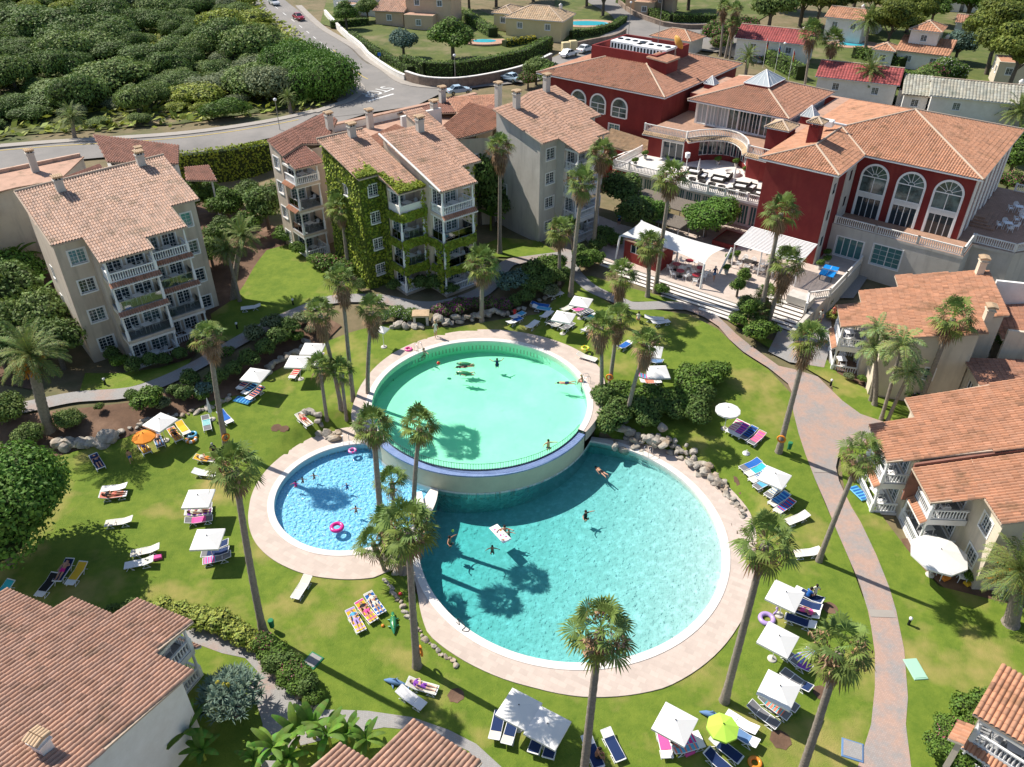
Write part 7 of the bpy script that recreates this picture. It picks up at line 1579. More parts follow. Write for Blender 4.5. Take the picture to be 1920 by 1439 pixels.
# ---- parasols
def canopy(n, R, drop, m, ang=0, flap=.14):
    c = MB(); P = [(0, 0, 0)]; 
    for i in range(n):
        t = 2*math.pi*i/n+ang; P.append((R*math.cos(t), R*math.sin(t), -drop))
    Q = [(p[0], p[1], p[2]-flap) for p in P[1:]]; F = [(0, 1+i, 1+(i+1) % n) for i in range(n)]+[(1+i, n+1+i, n+1+(i+1) % n, 1+(i+1) % n) for i in range(n)]
    c.add(P+Q, F, m); return c
def parasol(px_, label, R=1.42, n=4, rot=0, h=2.35, m='canopy_white', drop=.38, cat='parasol', group='square white parasols', base=True, name='parasol'):
    g_ = at(*px_, h); z = float(groundz([g_.x], [g_.y])[0]); r = empty(name, (g_.x, g_.y, z), R_(rot), label, cat, group)
    c = canopy(n, R, drop, m); o = c.build('canopy', r, (0, 0, h))
    k = MB(); k.lathe([(.03, 0), (.05, .03), (.0001, .09)], 'dark_metal' if m != 'pvc_lime' else m, 6, (0, 0, h)); k.build('finial', r)
    p = MB(); p.tube([(0, 0, .0), (0, 0, h)], .024, 'white_paint', 6); p.build('pole', r)
    rb = MB()
    for i in range(n): t = 2*math.pi*i/n; rb.tube([(0, 0, h-.03), (R*.97*math.cos(t), R*.97*math.sin(t), h-drop-.02)], .012, 'white_paint', 4)
    rb.build('ribs', r)
    if base: b = MB(); b.lathe([(.30, 0), (.30, .07), (.24, .10), (.05, .12), (.05, .3)], 'grey_render', 14); b.build('base', r)
    return r
for p_, rot, l in [((477,697),32,'beside the blue rings near the left rocks'),((585,648),42,'of the pair by the left rocks, the upper one'),((557,672),42,'of the pair by the left rocks, the lower one'),((298,785),18,'next to the orange parasol'),((370,928),48,'just left of the palm by the small pool'),((387,1004),48,'over dark loungers left of the curving palm'),
   ((973,1322),15,'of the overlapping bottom pair, the left one'),((1027,1357),15,'of the overlapping bottom pair, the right one'),((1267,1350),12,'over a pink towel at the bottom edge'),((1474,1110),10,'uppermost of the three beside the right path'),((1461,1192),8,'middle of the three beside the right path'),((1463,1286),10,'lowest of the three beside the right path'),
   ((1090,560),25,'of the pair behind the upper pool, the far one'),((1057,588),25,'of the pair behind the upper pool, the near one'),((1222,652),30,'half hidden behind the right palm of the trio'),((1233,691),48,'over loungers right of the palm trio'),((1454,888),8,'over blue towels above the stone bank'),((716,612),20,'closed-looking one behind the left palms') ]:
    parasol(p_, 'square white parasol '+l, rot=rot, R=1.40 if p_[0] != 716 else .7)
parasol((267,812), 'round orange beach umbrella tilted beside the white parasol', R=.95, n=10, m='cloth_orange', h=2.0, group=None, base=False)
parasol((1357,1357), 'lime green beach umbrella over loungers near the bottom edge', R=.92, n=8, m='cloth_lime', h=2.0, group=None, base=False)
parasol((1366,764), 'round white parasol on a disc base beside the pink and blue towels', R=1.05, n=12, h=2.3, drop=.3, group=None)
parasol((1765,1030), 'large white octagonal parasol beside the cream house', R=1.9, n=8, h=2.6, drop=.5, group=None)
def closed_parasol(px_=None, label='', pos=None, h=2.3):
    if pos is None: g_ = at(*px_); pos = (g_.x, g_.y, float(groundz([g_.x], [g_.y])[0]))
    r = empty('parasol', pos, 0, label, 'parasol'); c = MB(); c.lathe([(.16, h*.36), (.17, h*.45), (.10, h*.75), (.03, h)], 'canopy_white', 8); c.build('canopy', r); p = MB(); p.tube([(0, 0, 0), (0, 0, h)], .024, 'white_paint', 6); p.build('pole', r); b = MB(); b.lathe([(.3, 0), (.3, .07), (.05, .1)], 'grey_render', 12); b.build('base', r)
closed_parasol((398,787), 'closed white parasol between a grey and a blue lounger')
b_ = MB(); b_.lathe([(.3, 0), (.3, .07), (.05, .1), (.03, .4)], 'white_plastic', 14); g_ = at(1399,851); tag(b_.build('umbrella_stand', None, (g_.x, g_.y, tz(g_.x, g_.y))), 'empty white parasol base on the lawn between two lounger groups', 'parasol base')
# ---- loungers: head pixel, foot pixel
bed((488,572),(452,579),'white','alone on the grass right of the beige block')
bed((490,712),(450,742),'white','of the blue-ring group, far one','navy sky'); bed((498,722),(458,752),'white','of the blue-ring group, middle one','navy coral'); bed((478,702),(441,734),'white','of the blue-ring group, rear one','navy coral')
bed((560,688),(548,706),'white','under the lower left-rock parasol','red white' if False else 'red stripe'); bed((600,665),(590,682),'white','under the upper left-rock parasol','purple')
bed((384,778),(390,808),'grey','left of the closed parasol','turquoise stripe',(-.3,.5)); bed((412,770),(432,793),'white','right of the closed parasol','blue',(-.5,.95))
bed((333,788),(352,815),'cream','with a yellow towel, right of the white parasol','yellow'); bed((318,800),(338,828),'white','second right of the orange umbrella','yellow coral',(-.9,.9),('lie','woman in a swimsuit',dict(skin='skin_tan',suit='black',top='black',hair='brown')))
bed((290,810),(302,838),'grey','with dark towel under the white parasol','denim',(-.9,.9),('lie','man in dark trunks',dict(suit='black',hair='dark')))
bed((259,823),(278,851),'white','under the orange umbrella','yellow',(-.9,.9),('lie','person in swimwear',dict(suit='navy',hair='brown')))
bed((174,852),(190,878),'white','alone at the far left rocks','navy',(-.9,.9),('lie','woman in dark shirt and shorts',dict(suit='navy',top='navy',hair='dark')))
bed((371,857),(402,862),'white','left of the curving palm crown','yellow',(-.2,.95),('lie','person with a white shirt',dict(suit='orange',top='stripe',hair='blond'))); bed((370,884),(398,888),'white','empty, just left of the curving palm crown')
bed((240,912),(187,916),'white','rear one of the pair left of the parasols'); bed((186,930),(238,925),'white','front one of the pair left of the parasols','coral',(-.7,.9),('lie','woman in a bikini',dict(skin='skin_tan',suit='coral',top='black',hair='dark')))
bed((557,775),(583,798),'cream','left of the small pool path','stripe',(-.9,-.7),('lie','man in red shorts',dict(suit='red',hair='dark',skin='skin')))
bed((349,952),(395,947),'grey','under the parasol left of the palm, rear one','purple'); bed((349,962),(395,958),'white','under the curving-palm parasol, middle one','purple stripe',(-.9,.9),('lie','woman in a white bikini',dict(skin='skin_tan',suit='stripe',top='stripe',hair='dark'))); bed((350,976),(395,971),'grey','under the parasol left of the palm, front one','pink',(-.5,.5))
bed((248,974),(197,981),'cream','empty, lower left lawn'); bed((298,1027),(246,1037),'cream','empty, upper one of the slanting pair'); bed((288,1050),(233,1060),'white','lower one of the slanting pair','stripe',(.3,.9))
bed((425,1018),(380,1026),'grey','under the dark-lounger parasol, rear one','navy'); bed((428,1032),(378,1038),'grey','under the dark-lounger parasol, middle one','navy'); bed((432,1040),(381,1052),'grey','under the dark-lounger parasol, front one','pink sky',(-.9,-.1))
bed((154,1058),(132,1092),'white','with a mustard towel beside the big broadleaf tree','yellow'); bed((128,1054),(110,1084),'white','in the shade of the big broadleaf tree','navy',(-.9,.9),('lie','person in pink',dict(suit='magenta',hair='dark'))); bed((100,1080),(76,1112),'white','second in the shade of the big broadleaf tree','black'); bed((12,1098),(-8,1120),'white','cut by the left edge under the big tree','turquoise')
bed((577,1082),(553,1120),'cream','alone below the small pool')
bed((689,1112),(717,1150),'white','rightmost of the three by the crocodile','blue stripe',(-.9,.95),('lie','person reading on a towel',dict(suit='stripe',top='stripe',hair='brown'))); bed((672,1128),(702,1164),'white','middle of the three by the crocodile','yellow pink',(-.9,.95),('lie','woman in striped towel',dict(suit='pink',top='black',hair='blond'))); bed((656,1144),(678,1182),'white','leftmost of the three by the crocodile','yellow lilac',(-.9,.95),('lie','woman with long fair hair',dict(skin='skin_pale',suit='lilac',top='sky',hair='blond',long_=True)))
bed((764,1278),(820,1294),'white','beside the dolphin float','stripe',(-.9,.9),('lie','woman in a purple bikini',dict(skin='skin_pale',suit='purple',top='purple',hair='brown'))); bed((748,1292),(794,1324),'white','empty, below the dolphin float')
bed((928,1378),(936,1342),'cream','left of the two under the bottom pair','navy',(-.95,.35)); bed((952,1386),(962,1352),'cream','right of the two under the bottom pair','navy',(-.95,.35)); bed((1003,1400),(1012,1372),'white','left one of the lower pair at the bottom','navy'); bed((1030,1410),(1038,1380),'white','right one of the lower pair at the bottom','navy')
bed((1098,1378),(1125,1440),'white','behind the bottom palm trunk','navy',(-.9,.4)); bed((1134,1366),(1166,1428),'white','with navy towel right of the bottom palm','navy',(-.9,.5))
bed((1240,1362),(1252,1418),'white','with the pink towel at the bottom','pink',(-.5,.6)); bed((1268,1404),(1312,1392),'white','with orange and blue towels at the bottom','sky coral'); bed((1262,1392),(1308,1380),'white','second with towels under the bottom parasol','magenta sky')
bed((1420,1372),(1362,1336),'white','upper one under the lime umbrella'); bed((1418,1395),(1365,1362),'white','middle one under the lime umbrella','denim',(-.5,.5)); bed((1336,1382),(1388,1424),'white','lower one under the lime umbrella','navy',(-.9,.45)); bed((1330,1412),(1372,1450),'white','cut by the bottom edge, below the lime umbrella','navy')
bed((1404,1318),(1460,1362),'grey','left one below the lowest right parasol'); bed((1424,1302),(1482,1346),'grey','middle one below the lowest right parasol','coral turquoise',(-.6,.5)); bed((1518,1292),(1470,1258),'grey','right of the lowest right parasol','navy',(.5,.9)); bed((1440,1290),(1496,1330),'grey','right one below the lowest right parasol')
bed((1538,1126),(1496,1105),'white','first under the uppermost right parasol','navy'); bed((1535,1140),(1490,1122),'white','second under the uppermost right parasol','navy'); bed((1532,1154),(1484,1138),'white','third under the uppermost right parasol','navy',(-.9,.5),('lie','person in a pink top reading',dict(suit='pink',top='pink',hair='grey'))); bed((1524,1172),(1478,1156),'white','fourth under the uppermost right parasol','navy',(-.9,.5))
bed((1520,1220),(1490,1240),'grey','upper one behind the middle right parasol','lilac sky'); bed((1512,1250),(1476,1226),'grey','lower one behind the middle right parasol','purple',(.2,.9))
bed((1516,962),(1474,980),'cream','empty at the lower end of the long row'); bed((1490,935),(1452,962),'cream','with the cartoon-coloured towel, last of the row','blue red'); bed((1480,922),(1442,948),'cream','last but one of the long row','blue sky'); bed((1470,906),(1436,932),'grey','with the striped grey towel','stripe denim')
bed((1450,895),(1416,915),'grey','with the sky-blue towel under the square parasol','sky',(-.5,.9)); bed((1440,882),(1408,902),'cream','third of the long row','denim stripe',(-.3,.9)); bed((1434,872),(1400,890),'cream','with the turquoise towel at the top of the row','turquoise',(-.3,.9)); bed((1424,862),(1390,880),'grey','with the royal blue towel at the top of the row','blue',(-.4,.95))
bed((1388,788),(1366,812),'white','with the rainbow towel beside the round parasol','stripe magenta'); bed((1400,794),(1378,818),'white','with the wine-red towel','purple pink'); bed((1416,800),(1392,824),'grey','with the navy towel in the round-parasol group','navy blue'); bed((1430,810),(1408,832),'grey','nearest in the round-parasol group','pink coral')
bed((1538,1032),(1490,1038),'cream','beside the palm at the right path')
bed((952,607),(978,594),'white','with the blue towel at the rocks, left group','blue',(-.9,.0)); bed((960,596),(982,585),'white','rear one of the left group at the rocks','sky',(-.9,-.2)); bed((988,616),(1008,600),'white','empty, second from the left behind the upper pool'); bed((1014,598),(1036,580),'white','empty, third from the left behind the upper pool')
bed((996,568),(1030,574),'grey','with the dark blue towel under the shrubs','blue',(-.9,.9)); bed((1000,574),(1032,580),'white','with the light blue towel under the shrubs','sky',(-.9,.5)); bed((1030,556),(1052,546),'white','farthest one by the stout trunk')
bed((1026,608),(1046,594),'grey','with the black towel below the near parasol','black stripe'); bed((1036,614),(1058,598),'grey','with the striped towel below the near parasol','stripe navy'); bed((1050,620),(1078,602),'grey','dark, right of the near parasol'); bed((1052,584),(1078,568),'cream','between the two parasols'); bed((1076,584),(1100,572),'white','with the pink towel between the parasols','pink'); bed((1084,592),(1110,578),'grey','with the blue and white striped towel','navy stripe'); bed((1096,600),(1122,584),'white','with the turquoise towel','turquoise',(-.2,.4)); bed((1092,622),(1112,608),'white','empty, left of the palm trio')
bed((1210,594),(1244,598),'white','rear one of the pair on the far lawn'); bed((1222,606),(1256,600),'white','front one of the pair on the far lawn'); bed((1162,652),(1182,640),'white','with the blue towel behind the palm trio','blue'); bed((1086,662),(1116,672),'cream','under the yellow ring beside the upper pool')
bed((1238,678),(1210,672),'grey','with dark clothes right of the palm trio','denim'); bed((1200,704),(1234,706),'white','rear one below the right square parasol','sky magenta'); bed((1202,716),(1238,712),'white','middle one below the right square parasol','coral',(-.3,.5)); bed((1210,728),(1246,736),'white','with the lilac towel right of the palm trio','lilac',(-.6,.5))
# ---- people standing or in the water
stand((405,862),'bald man in black standing on the lawn near the curving palm',200,suit='black',top='black',hair='grey',skin='skin_tan'); stand((247,868),'child in blue shorts standing left of the orange umbrella',30,'walk',suit='blue',hair='brown',sc=.75)
stand((1524,1124),'girl in a pale swimsuit standing beside the uppermost right parasol',180,'hips',suit='stripe',top='stripe',hair='dark',sc=.85,skin='skin_tan'); stand((1512,1126),'woman with a blue shirt bending at the loungers by the right path',120,'sit',-.5,suit='black',top='blue',hair='dark')
stand((817,630),'woman in a white beach robe carrying an inflatable at the upper pool rim',200,'walk',suit='stripe',top='stripe',hair='blond',long_=True)
person('sit', Vector((*G(1092,716,2.0), 1.18)), R_(-120), 'girl sitting on the right rim of the upper pool with her feet in the water', skin='skin', suit='coral', hair='blond', sc=.9)
def stand_h(x, y, label, rz=0, z=3.2, **k): p = T_(x, y, 0); person(k.pop('pose', 'stand'), Vector((p.x, p.y, z+.01)), R_(rz), label, **k)
g_ = G(1338,527,3.2); person('walk', Vector((g_.x, g_.y, 3.21)), R_(190), 'man in a dark blue shirt walking on the hotel forecourt beside the sail', suit='denim', top='navy', hair='grey')
stand((1535,610),'man in white shirt and shorts walking below the garden wall',150,'walk',suit='stripe',top='stripe',hair='brown',zoff=.1); stand((1560,602),'woman in a light sundress below the garden wall',180,'stand',suit='coral',top='coral',hair='brown',long_=True,zoff=.1)
g_ = G(1160,425,3.0); person('stand', Vector((g_.x, g_.y, 3.0)), 0, 'person in a light blue shirt on the path by the hotel corner', suit='navy', top='sky', hair='dark')
stand((1196,606),'woman with a sun hat sitting near the far lawn loungers',170,'sit',-.5,suit='coral',top='stripe',hair='dark'); stand((965,594),'child in a red shirt sitting on the loungers at the rocks',180,'sit',-.5,suit='red',top='red',hair='dark',sc=.85); stand((1226,676),'person with dark clothes sitting on the lounger right of the palm trio',60,'sit',-.5,suit='purple',top='purple',hair='dark')
stand((1117,1425),'shirtless man sitting on the lounger by the bottom palm trunk',90,'sit',-.5,suit='black',hair='dark',skin='skin_tan'); stand((1258,1400),'woman in black sitting on the pink towel lounger',60,'sit',-.5,suit='black',top='black',hair='dark',skin='skin_tan')
WU, WL, WS = UZ-.13, -.08, -.05
swimmer((795,661),WU,'swimmer by the left ladder of the upper pool',-30,skin='skin_pale'); swimmer((932,680),WU,'dark-haired boy standing in the upper pool',180,hair='dark',top='navy'); swimmer((1063,717),WU,'swimmer with pink shoulders near the right rim of the upper pool',80,'crawl',suit='navy',hair='dark'); swimmer((1028,833),WU,'man leaning on the near rail of the upper pool',20,hair='dark'); 
swimmer((873,686),WU+.12,'boy in a black shirt riding the far green crocodile float',90,'crawl',suit='black',top='black',hair='dark'); swimmer((874,700),WU+.12,'boy in a blue shirt riding the near green crocodile float',80,'crawl',suit='navy',top='denim',hair='dark')
swimmer((555,912),WS,'child in a pink shirt standing in the small pool',0,sc=.62,depth=.9,suit='pink',top='magenta',hair='dark'); swimmer((568,904),WS,'dark-haired child in the small pool beside the pink one',0,sc=.6,depth=.9,hair='dark'); swimmer((589,895),WS,'child swimming alone in the small pool',0,sc=.6,depth=1.1,hair='dark'); swimmer((651,915),WS,'child in blue armbands in the small pool',0,sc=.6,depth=1.0,top='blue',suit='blue',hair='blond'); swimmer((668,960),WS,'child with dark shorts standing in the small pool near the palms',0,sc=.65,depth=.85,suit='black',hair='dark')
swimmer((1128,884),WL,'swimmer splashing in the big lower pool under the curved wall',30,'crawl',suit='black',hair='dark'); swimmer((1098,966),WL,'swimmer in a black shirt in the middle of the big lower pool',40,top='black',suit='black',hair='dark'); swimmer((946,994),WL,'adult holding the flowered air mattress',0,hair='dark'); swimmer((954,1000),WL,'child beside the flowered air mattress',0,sc=.7,hair='brown'); swimmer((843,1014),WL,'boy throwing a ball near the left side of the lower pool',60,skin='skin_tan',hair='dark'); swimmer((923,1030),WL,'boy with raised arms in the lower pool',0,sc=.8,hair='dark',skin='skin_tan')
# ---- floats and small things
def ringf(px_, label, R, r, m, m2=None, dz=0, zw=None, tilt=None):
    if zw is None: g_ = at(*px_); z = float(groundz([g_.x], [g_.y])[0])+r*.8
    else: g_ = G(*px_, zw); z = zw+r*.35
    t = MB(); t.torus((0, 0, 0), R, r, m, 24, 10, None, m2); o = t.build('swim_ring', None, (g_.x, g_.y, z+dz)); 
    if tilt: o.rotation_euler = tilt
    tag(o, label, 'swim ring'); return o
ringf((632,990),'magenta inflatable ring floating in the small pool',.40,.15,'pvc_magenta',zw=WS); ringf((661,846),'lilac inflatable ring in the small pool by the deck',.27,.11,'pvc_lilac','pvc_pink',zw=WS); ringf((766,656),'pink ring on the left rim of the upper pool',.28,.10,'pvc_pink',dz=.1); ringf((1296,1186),'pink and orange ring on the near rim of the lower pool',.30,.10,'pvc_pink','pvc_orange',dz=.05)
ringf((359,826),'orange and white striped ring on the left lawn',.38,.14,'pvc_orange','pvc_white'); ringf((361,818),'blue ring behind the orange ring on the left lawn',.34,.10,'pvc_sky',dz=.1); ringf((501,709),'light blue ring under the left parasol',.28,.10,'pvc_sky',dz=.5); ringf((1437,1163),'lilac ring with a flamingo neck beside the lower pool deck',.42,.16,'pvc_lilac'); ringf((1097,661),'yellow-green ring on the lounger beside the upper pool',.32,.12,'pvc_lime','pvc_yellow',dz=.5); ringf((1353,994),'pink shell ring on the right rim of the lower pool',.24,.09,'pvc_pink',dz=.05)
ringf((1415,1432),'coral ring cut by the bottom edge of the picture',.30,.11,'pvc_orange')
fn = MB(); fn.tube([(0, .45, .1), (.05, .62, .35), (.0, .72, .55), (0, .6, .68), (0, .5, .6)], [.07, .06, .055, .05, .03], 'pvc_lilac', 8); g_ = at(1441,1158); tag(fn.build('flamingo_neck', None, (g_.x, g_.y, 0), R_(-60)), 'curved lilac flamingo neck standing on its ring by the lower pool deck', 'float')
for p_, rot, l in [((873,685),80,'far green crocodile float in the upper pool'),((872,702),75,'near green crocodile float in the upper pool'),((738,1172),10,'green crocodile float lying on the lawn left of the lower pool')]:
    inw = p_[1] < 800; g_ = G(*p_, WU if inw else 0); z = WU+.05 if inw else .15
    c = MB(); c.tube([(0, -.85, 0), (0, -.6, .02), (0, -.2, .04), (0, .3, .04), (0, .5, .05), (0, .85, .05)], [.04, .12, .22, .22, .15, .09], 'pvc_green', 8)
    for s in (-1, 1):
        for y in (-.25, .3): c.tube([(s*.15, y, 0), (s*.36, y+.08, -.02)], [.08, .04], 'pvc_green', 6)
        c.ball((s*.07, .48, .18), .05, 'pvc_lime', 6)
    for y in range(7): c.ball((0, -.5+y*.14, .24), .035, 'pvc_lime', 5)
    tag(c.build('crocodile_float', None, (g_.x, g_.y, z), R_(rot)), l, 'float', 'crocodile floats')
for p_, rot, l in [((742,1283),75,'blue dolphin float beside the sunbathing woman'),((1335,1345),70,'blue shark float beside the lime umbrella')]:
    g_ = at(*p_); c = MB(); c.tube([(0, -.8, .12), (0, -.5, .16), (0, 0, .22), (0, .4, .2), (0, .75, .14)], [.05, .12, .2, .16, .04], 'cloth_denim', 8); c.add([(0, -.1, .38), (0, .2, .4), (0, -.08, .62), (-.05, -.08, .4), (.05, -.08, .4)], [(0, 1, 2), (3, 1, 2), (4, 1, 2)], 'cloth_denim')
    for s in (-1, 1): c.add([(0, -.75, .12), (s*.3, -.98, .14), (s*.05, -.9, .15)], [(0, 1, 2)], 'cloth_denim'); c.add([(s*.15, .25, .15), (s*.42, .0, .08), (s*.16, .05, .16)], [(0, 1, 2)], 'cloth_denim')
    tag(c.build('dolphin_float', None, (g_.x, g_.y, 0), R_(rot)), l, 'float')
for p_, zw, col, l, R in [((822,683),WU,'red','red and yellow beach ball in the upper pool',.17),((849,997),WL,'lime','small yellow ball in the lower pool',.11),((718,1175),None,'orange','orange play bucket on the lawn by the crocodile',.12),((751,1115),None,'red','red toy on the deck shaded by the big palm',.14)]:
    g_ = G(*p_, zw) if zw is not None else at(*p_); c = MB(); c.ball((0, 0, 0), R, 'pvc_'+col, 12); 
    if col == 'red' and zw: 
        for k in range(3): t = k*1.05; c.tube([(R*1.01*math.cos(t)*math.sin(a_), R*1.01*math.sin(t)*math.sin(a_), R*1.01*math.cos(a_)) for a_ in [i*.45 for i in range(8)]], .02, 'pvc_yellow', 4)
    tag(c.build('ball' if zw is not None else 'toy', None, (g_.x, g_.y, (zw if zw is not None else .0)+R*.6)), l, 'toy')
g_ = G(938,1002,WL); c = MB(); c.box((-.38, -.95, -.03), (.38, .95, .10), 'pvc_white', bev=.05)
for x, y, k in ((-.15,.5,'pink'),(.18,.2,'orange'),(-.1,-.2,'magenta'),(.15,-.55,'pink'),(-.2,-.7,'orange')): c.lathe([(.09, 0), (.0001, .012)], 'pvc_'+k if k != 'coral' else 'pvc_pink', 8, (x, y, .101))
tag(c.build('air_mattress', None, (g_.x, g_.y, WL+.03), R_(35)), 'white air mattress with a pink and orange pattern in the lower pool', 'air mattress')
for p_, z, c1, l, rot in [((1610,927),None,'sky','light blue air mattress leaning at the cream house lawn',20),((456,753),None,'sky','light blue bodyboard by the blue-ring loungers',70)]:
    g_ = at(*p_); c = MB(); c.box((-.4, -.8, 0), (.4, .8, .14), 'pvc_sky', bev=.05)
    for k in range(5): c.box((-.36, -.7+k*.3, .141), (.36, -.56+k*.3, .16), 'pvc_blue')
    tag(c.build('air_mattress', None, (g_.x, g_.y, tz(g_.x, g_.y)+.05), R_(rot)), l, 'air mattress')
# life rings on trunks
for (bx_, by_), h, rot, l in [((425,840),1.3,-40,'orange life ring hung on the palm before the beige block'),((782,1250),1.4,20,'orange life ring on the big palm by the lower pool'),((1460,848),1.6,-120,'orange life ring on the leaning palm at the path junction'),((1143,725),1.2,-110,'orange life ring on the middle palm of the trio')]:
    b = at(bx_, by_); t = MB(); t.torus((0, 0, 0), .30, .07, 'cloth_orange', 20, 8, None, None); o = t.build('life_ring'); o.location = (b.x+.34*math.cos(R_(rot)), b.y+.34*math.sin(R_(rot)), tz(b.x, b.y)+h); o.rotation_euler = (R_(90), 0, R_(rot+90)); tag(o, l, 'life ring', 'orange life rings')
# bins, bollard lights, covers, ladders, railing
def bin_(p_, l):
    g_ = at(*p_); z = tz(g_.x, g_.y); r = empty('litter_bin', (g_.x, g_.y, z), .4, l, 'litter bin'); p = MB(); p.tube([(0, .16, 0), (0, .16, 1.0)], .03, 'dark_metal', 6); p.build('post', r); c = MB(); c.lathe([(.15, .35), (.19, .95)], 'cloth_green', 12); c.lathe([(.2, .95), (.17, 1.02)], 'cloth_green', 12); c.build('bin', r)
bin_((512,1182),'green litter bin on a post beside the curving palm'); bin_((1478,848),'dark green litter bin behind the palm at the path junction')
for p_, l in [((1703,1172),'black and white bollard light right of the wide path'),((1557,724),'bollard light on the lawn edge at the path junction'),((198,722),'bollard light above the path at the beige block'),((550,572),'bollard light by the path under the date palm shadow'),((445,617),'bollard light at the hedge of the beige block')]:
    g_ = at(*p_); z = tz(g_.x, g_.y); r = empty('bollard_light', (g_.x, g_.y, z), 0, l, 'bollard light'); c = MB(); c.lathe([(.09, 0), (.09, .55)], 'dark_metal', 10); c.build('post', r); c = MB(); c.lathe([(.10, .55), (.12, .62), (.12, .70), (.02, .76)], 'white_plastic', 10); c.build('lamp_head', r)
for p_, w, d, m_, rot, l in [((1716,1256),.9,1.5,'mint',5,'pale green painted manhole cover in the right lawn'),((1598,1408),1.2,1.2,'denim',-20,'blue painted cover beside the bottom of the right path'),((587,1240),1.0,1.0,'green',-30,'green-framed hatch cover on the lower lawn')]:
    g_ = at(*p_); c = MB(); c.box((-w/2, -d/2, -.1), (w/2, d/2, .10), 'cloth_'+m_, bev=.03); c.box((-w/2+.1, -d/2+.1, .101), (w/2-.1, d/2-.1, .125), 'path_grey' if m_ != 'mint' else 'cloth_mint'); tag(c.build('manhole_cover', None, (g_.x, g_.y, tz(g_.x, g_.y)), R_(rot)), l, 'cover')
mat('steel', (.6,.6,.62), .2, metallic=1)
def ladder(c0, r, ang, z, l):
    a = R_(ang); p = (c0[0]+(r+.1)*math.cos(a), c0[1]+(r+.1)*math.sin(a), z); o_ = empty('pool_ladder', p, a, l, 'ladder')
    for s in (-.25, .25): m = MB(); m.tube([(.55, s, 0), (.52, s, .7), (.35, s, .86), (.0, s, .8), (-.14, s, .5), (-.14, s, -1.0)], .022, 'steel', 6); m.build('handrail', o_)
    for k in range(3): m = MB(); m.box((-.2, -.25, -.35-.3*k), (-.08, .25, -.31-.3*k), 'steel'); m.build('step', o_)
ladder(UC, UR, 129, UZ, 'steel ladder at the back left of the upper pool'); ladder(UC, UR, 14, UZ, 'steel ladder at the right of the upper pool'); ladder(LC, LR, 52, .1, 'steel ladder at the back right of the lower pool'); ladder(SC_, SR, 105, .1, 'steel ladder at the back of the small pool'); ladder(SC_, SR, -62, .1, 'steel ladder at the near right of the small pool')
rl = MB(); N_ = 90; pr = None
for i in range(N_+1):
    a = R_(216+(332-216)*i/N_); p = Vector((UC[0]+9.5*math.cos(a), UC[1]+9.5*math.sin(a), 1.84)); rl.box((p.x-.012, p.y-.012, p.z), (p.x+.012, p.y+.012, p.z+.72), 'dark_metal')
for z in (1.9, 2.56): rl.tube([(UC[0]+9.5*math.cos(R_(216+116*i/60)), UC[1]+9.5*math.sin(R_(216+116*i/60)), z) for i in range(61)], .018, 'dark_metal', 5, smooth=True)
tag(rl.build('safety_railing'), 'dark metal railing along the curved overflow edge of the upper pool', 'railing')
g_ = at(790,606); h_ = MB(); h_.box((-.75, -.5, -.4), (.75, .6, 1.0), 'grey_render'); h_.box((-.85, -.6, 1.0), (.85, .7, 1.15), 'tile_tan'); h_.box((-.5, -.52, -.1), (.5, -.501, .9), 'core'); tag(h_.build('pump_hatch', None, (g_.x, g_.y, tz(g_.x, g_.y)), .05), 'small dark-doored pump hatch set in the rock border behind the upper pool', 'hatch')
rp = MB(); P = [(855,1166),(862,1172),(858,1160),(868,1168),(872,1176),(866,1182),(878,1184),(880,1176)]; rp.tube([(*G(*p, .14), .14) for p in smooth([(p[0], p[1]) for p in P], 3)], .02, 'black_rope' if 'black_rope' in MATS else 'dark_metal', 5); tag(rp.build('rope'), 'dark coiled rope on the near left rim of the lower pool', 'rope')
# partition planter between the two lower pools
pw = MB(); pw.box((-.35, -1.9, -.6), (.35, 1.9, .35), 'white_wall'); pm_ = G(800,955,.3); tag(pw.build('divider_wall', None, (pm_.x-.5, pm_.y, 0), R_(12)), 'low white wall between the small pool and the big lower pool', 'wall')
# garden furniture by the cream house
g_ = at(1763,1080); place(TB0, 1, (g_.x, g_.y, tz(g_.x, g_.y)), .3, 'white plastic table under the octagonal parasol', 'garden tables'); g_ = at(1752,1072); place(CH0, 0, (g_.x, g_.y, tz(g_.x, g_.y)), 2.2, 'white plastic chair at the table under the octagonal parasol', 'garden chairs')
g_ = at(1802,1090); place(CH0, 0, (g_.x, g_.y, tz(g_.x, g_.y)), -.3, 'white plastic chair alone on the lawn before the cream house', 'garden chairs'); g_ = at(1880,1112); place(TB0, 1, (g_.x, g_.y, tz(g_.x, g_.y)), .1, 'white plastic table under the right-edge date palm', 'garden tables')
for p_, col, l in [((1772,1086),'orange','orange crate under the white garden table'),((1815,1096),'yellow','yellow air mattress folded beside the white garden chair'),((296,1048),'pink','pink beach bag at the foot of the slanting lounger'),((1291,1412),'pink','pink and blue cool bag on the lawn at the bottom')]:
    g_ = at(*p_); c = MB(); c.box((-.3, -.2, 0), (.3, .2, .25), 'cloth_'+col, bev=.04); tag(c.build('beach_bag' if col == 'pink' else 'crate', None, (g_.x, g_.y, tz(g_.x, g_.y)), .4), l, 'bag' if col == 'pink' else 'crate')
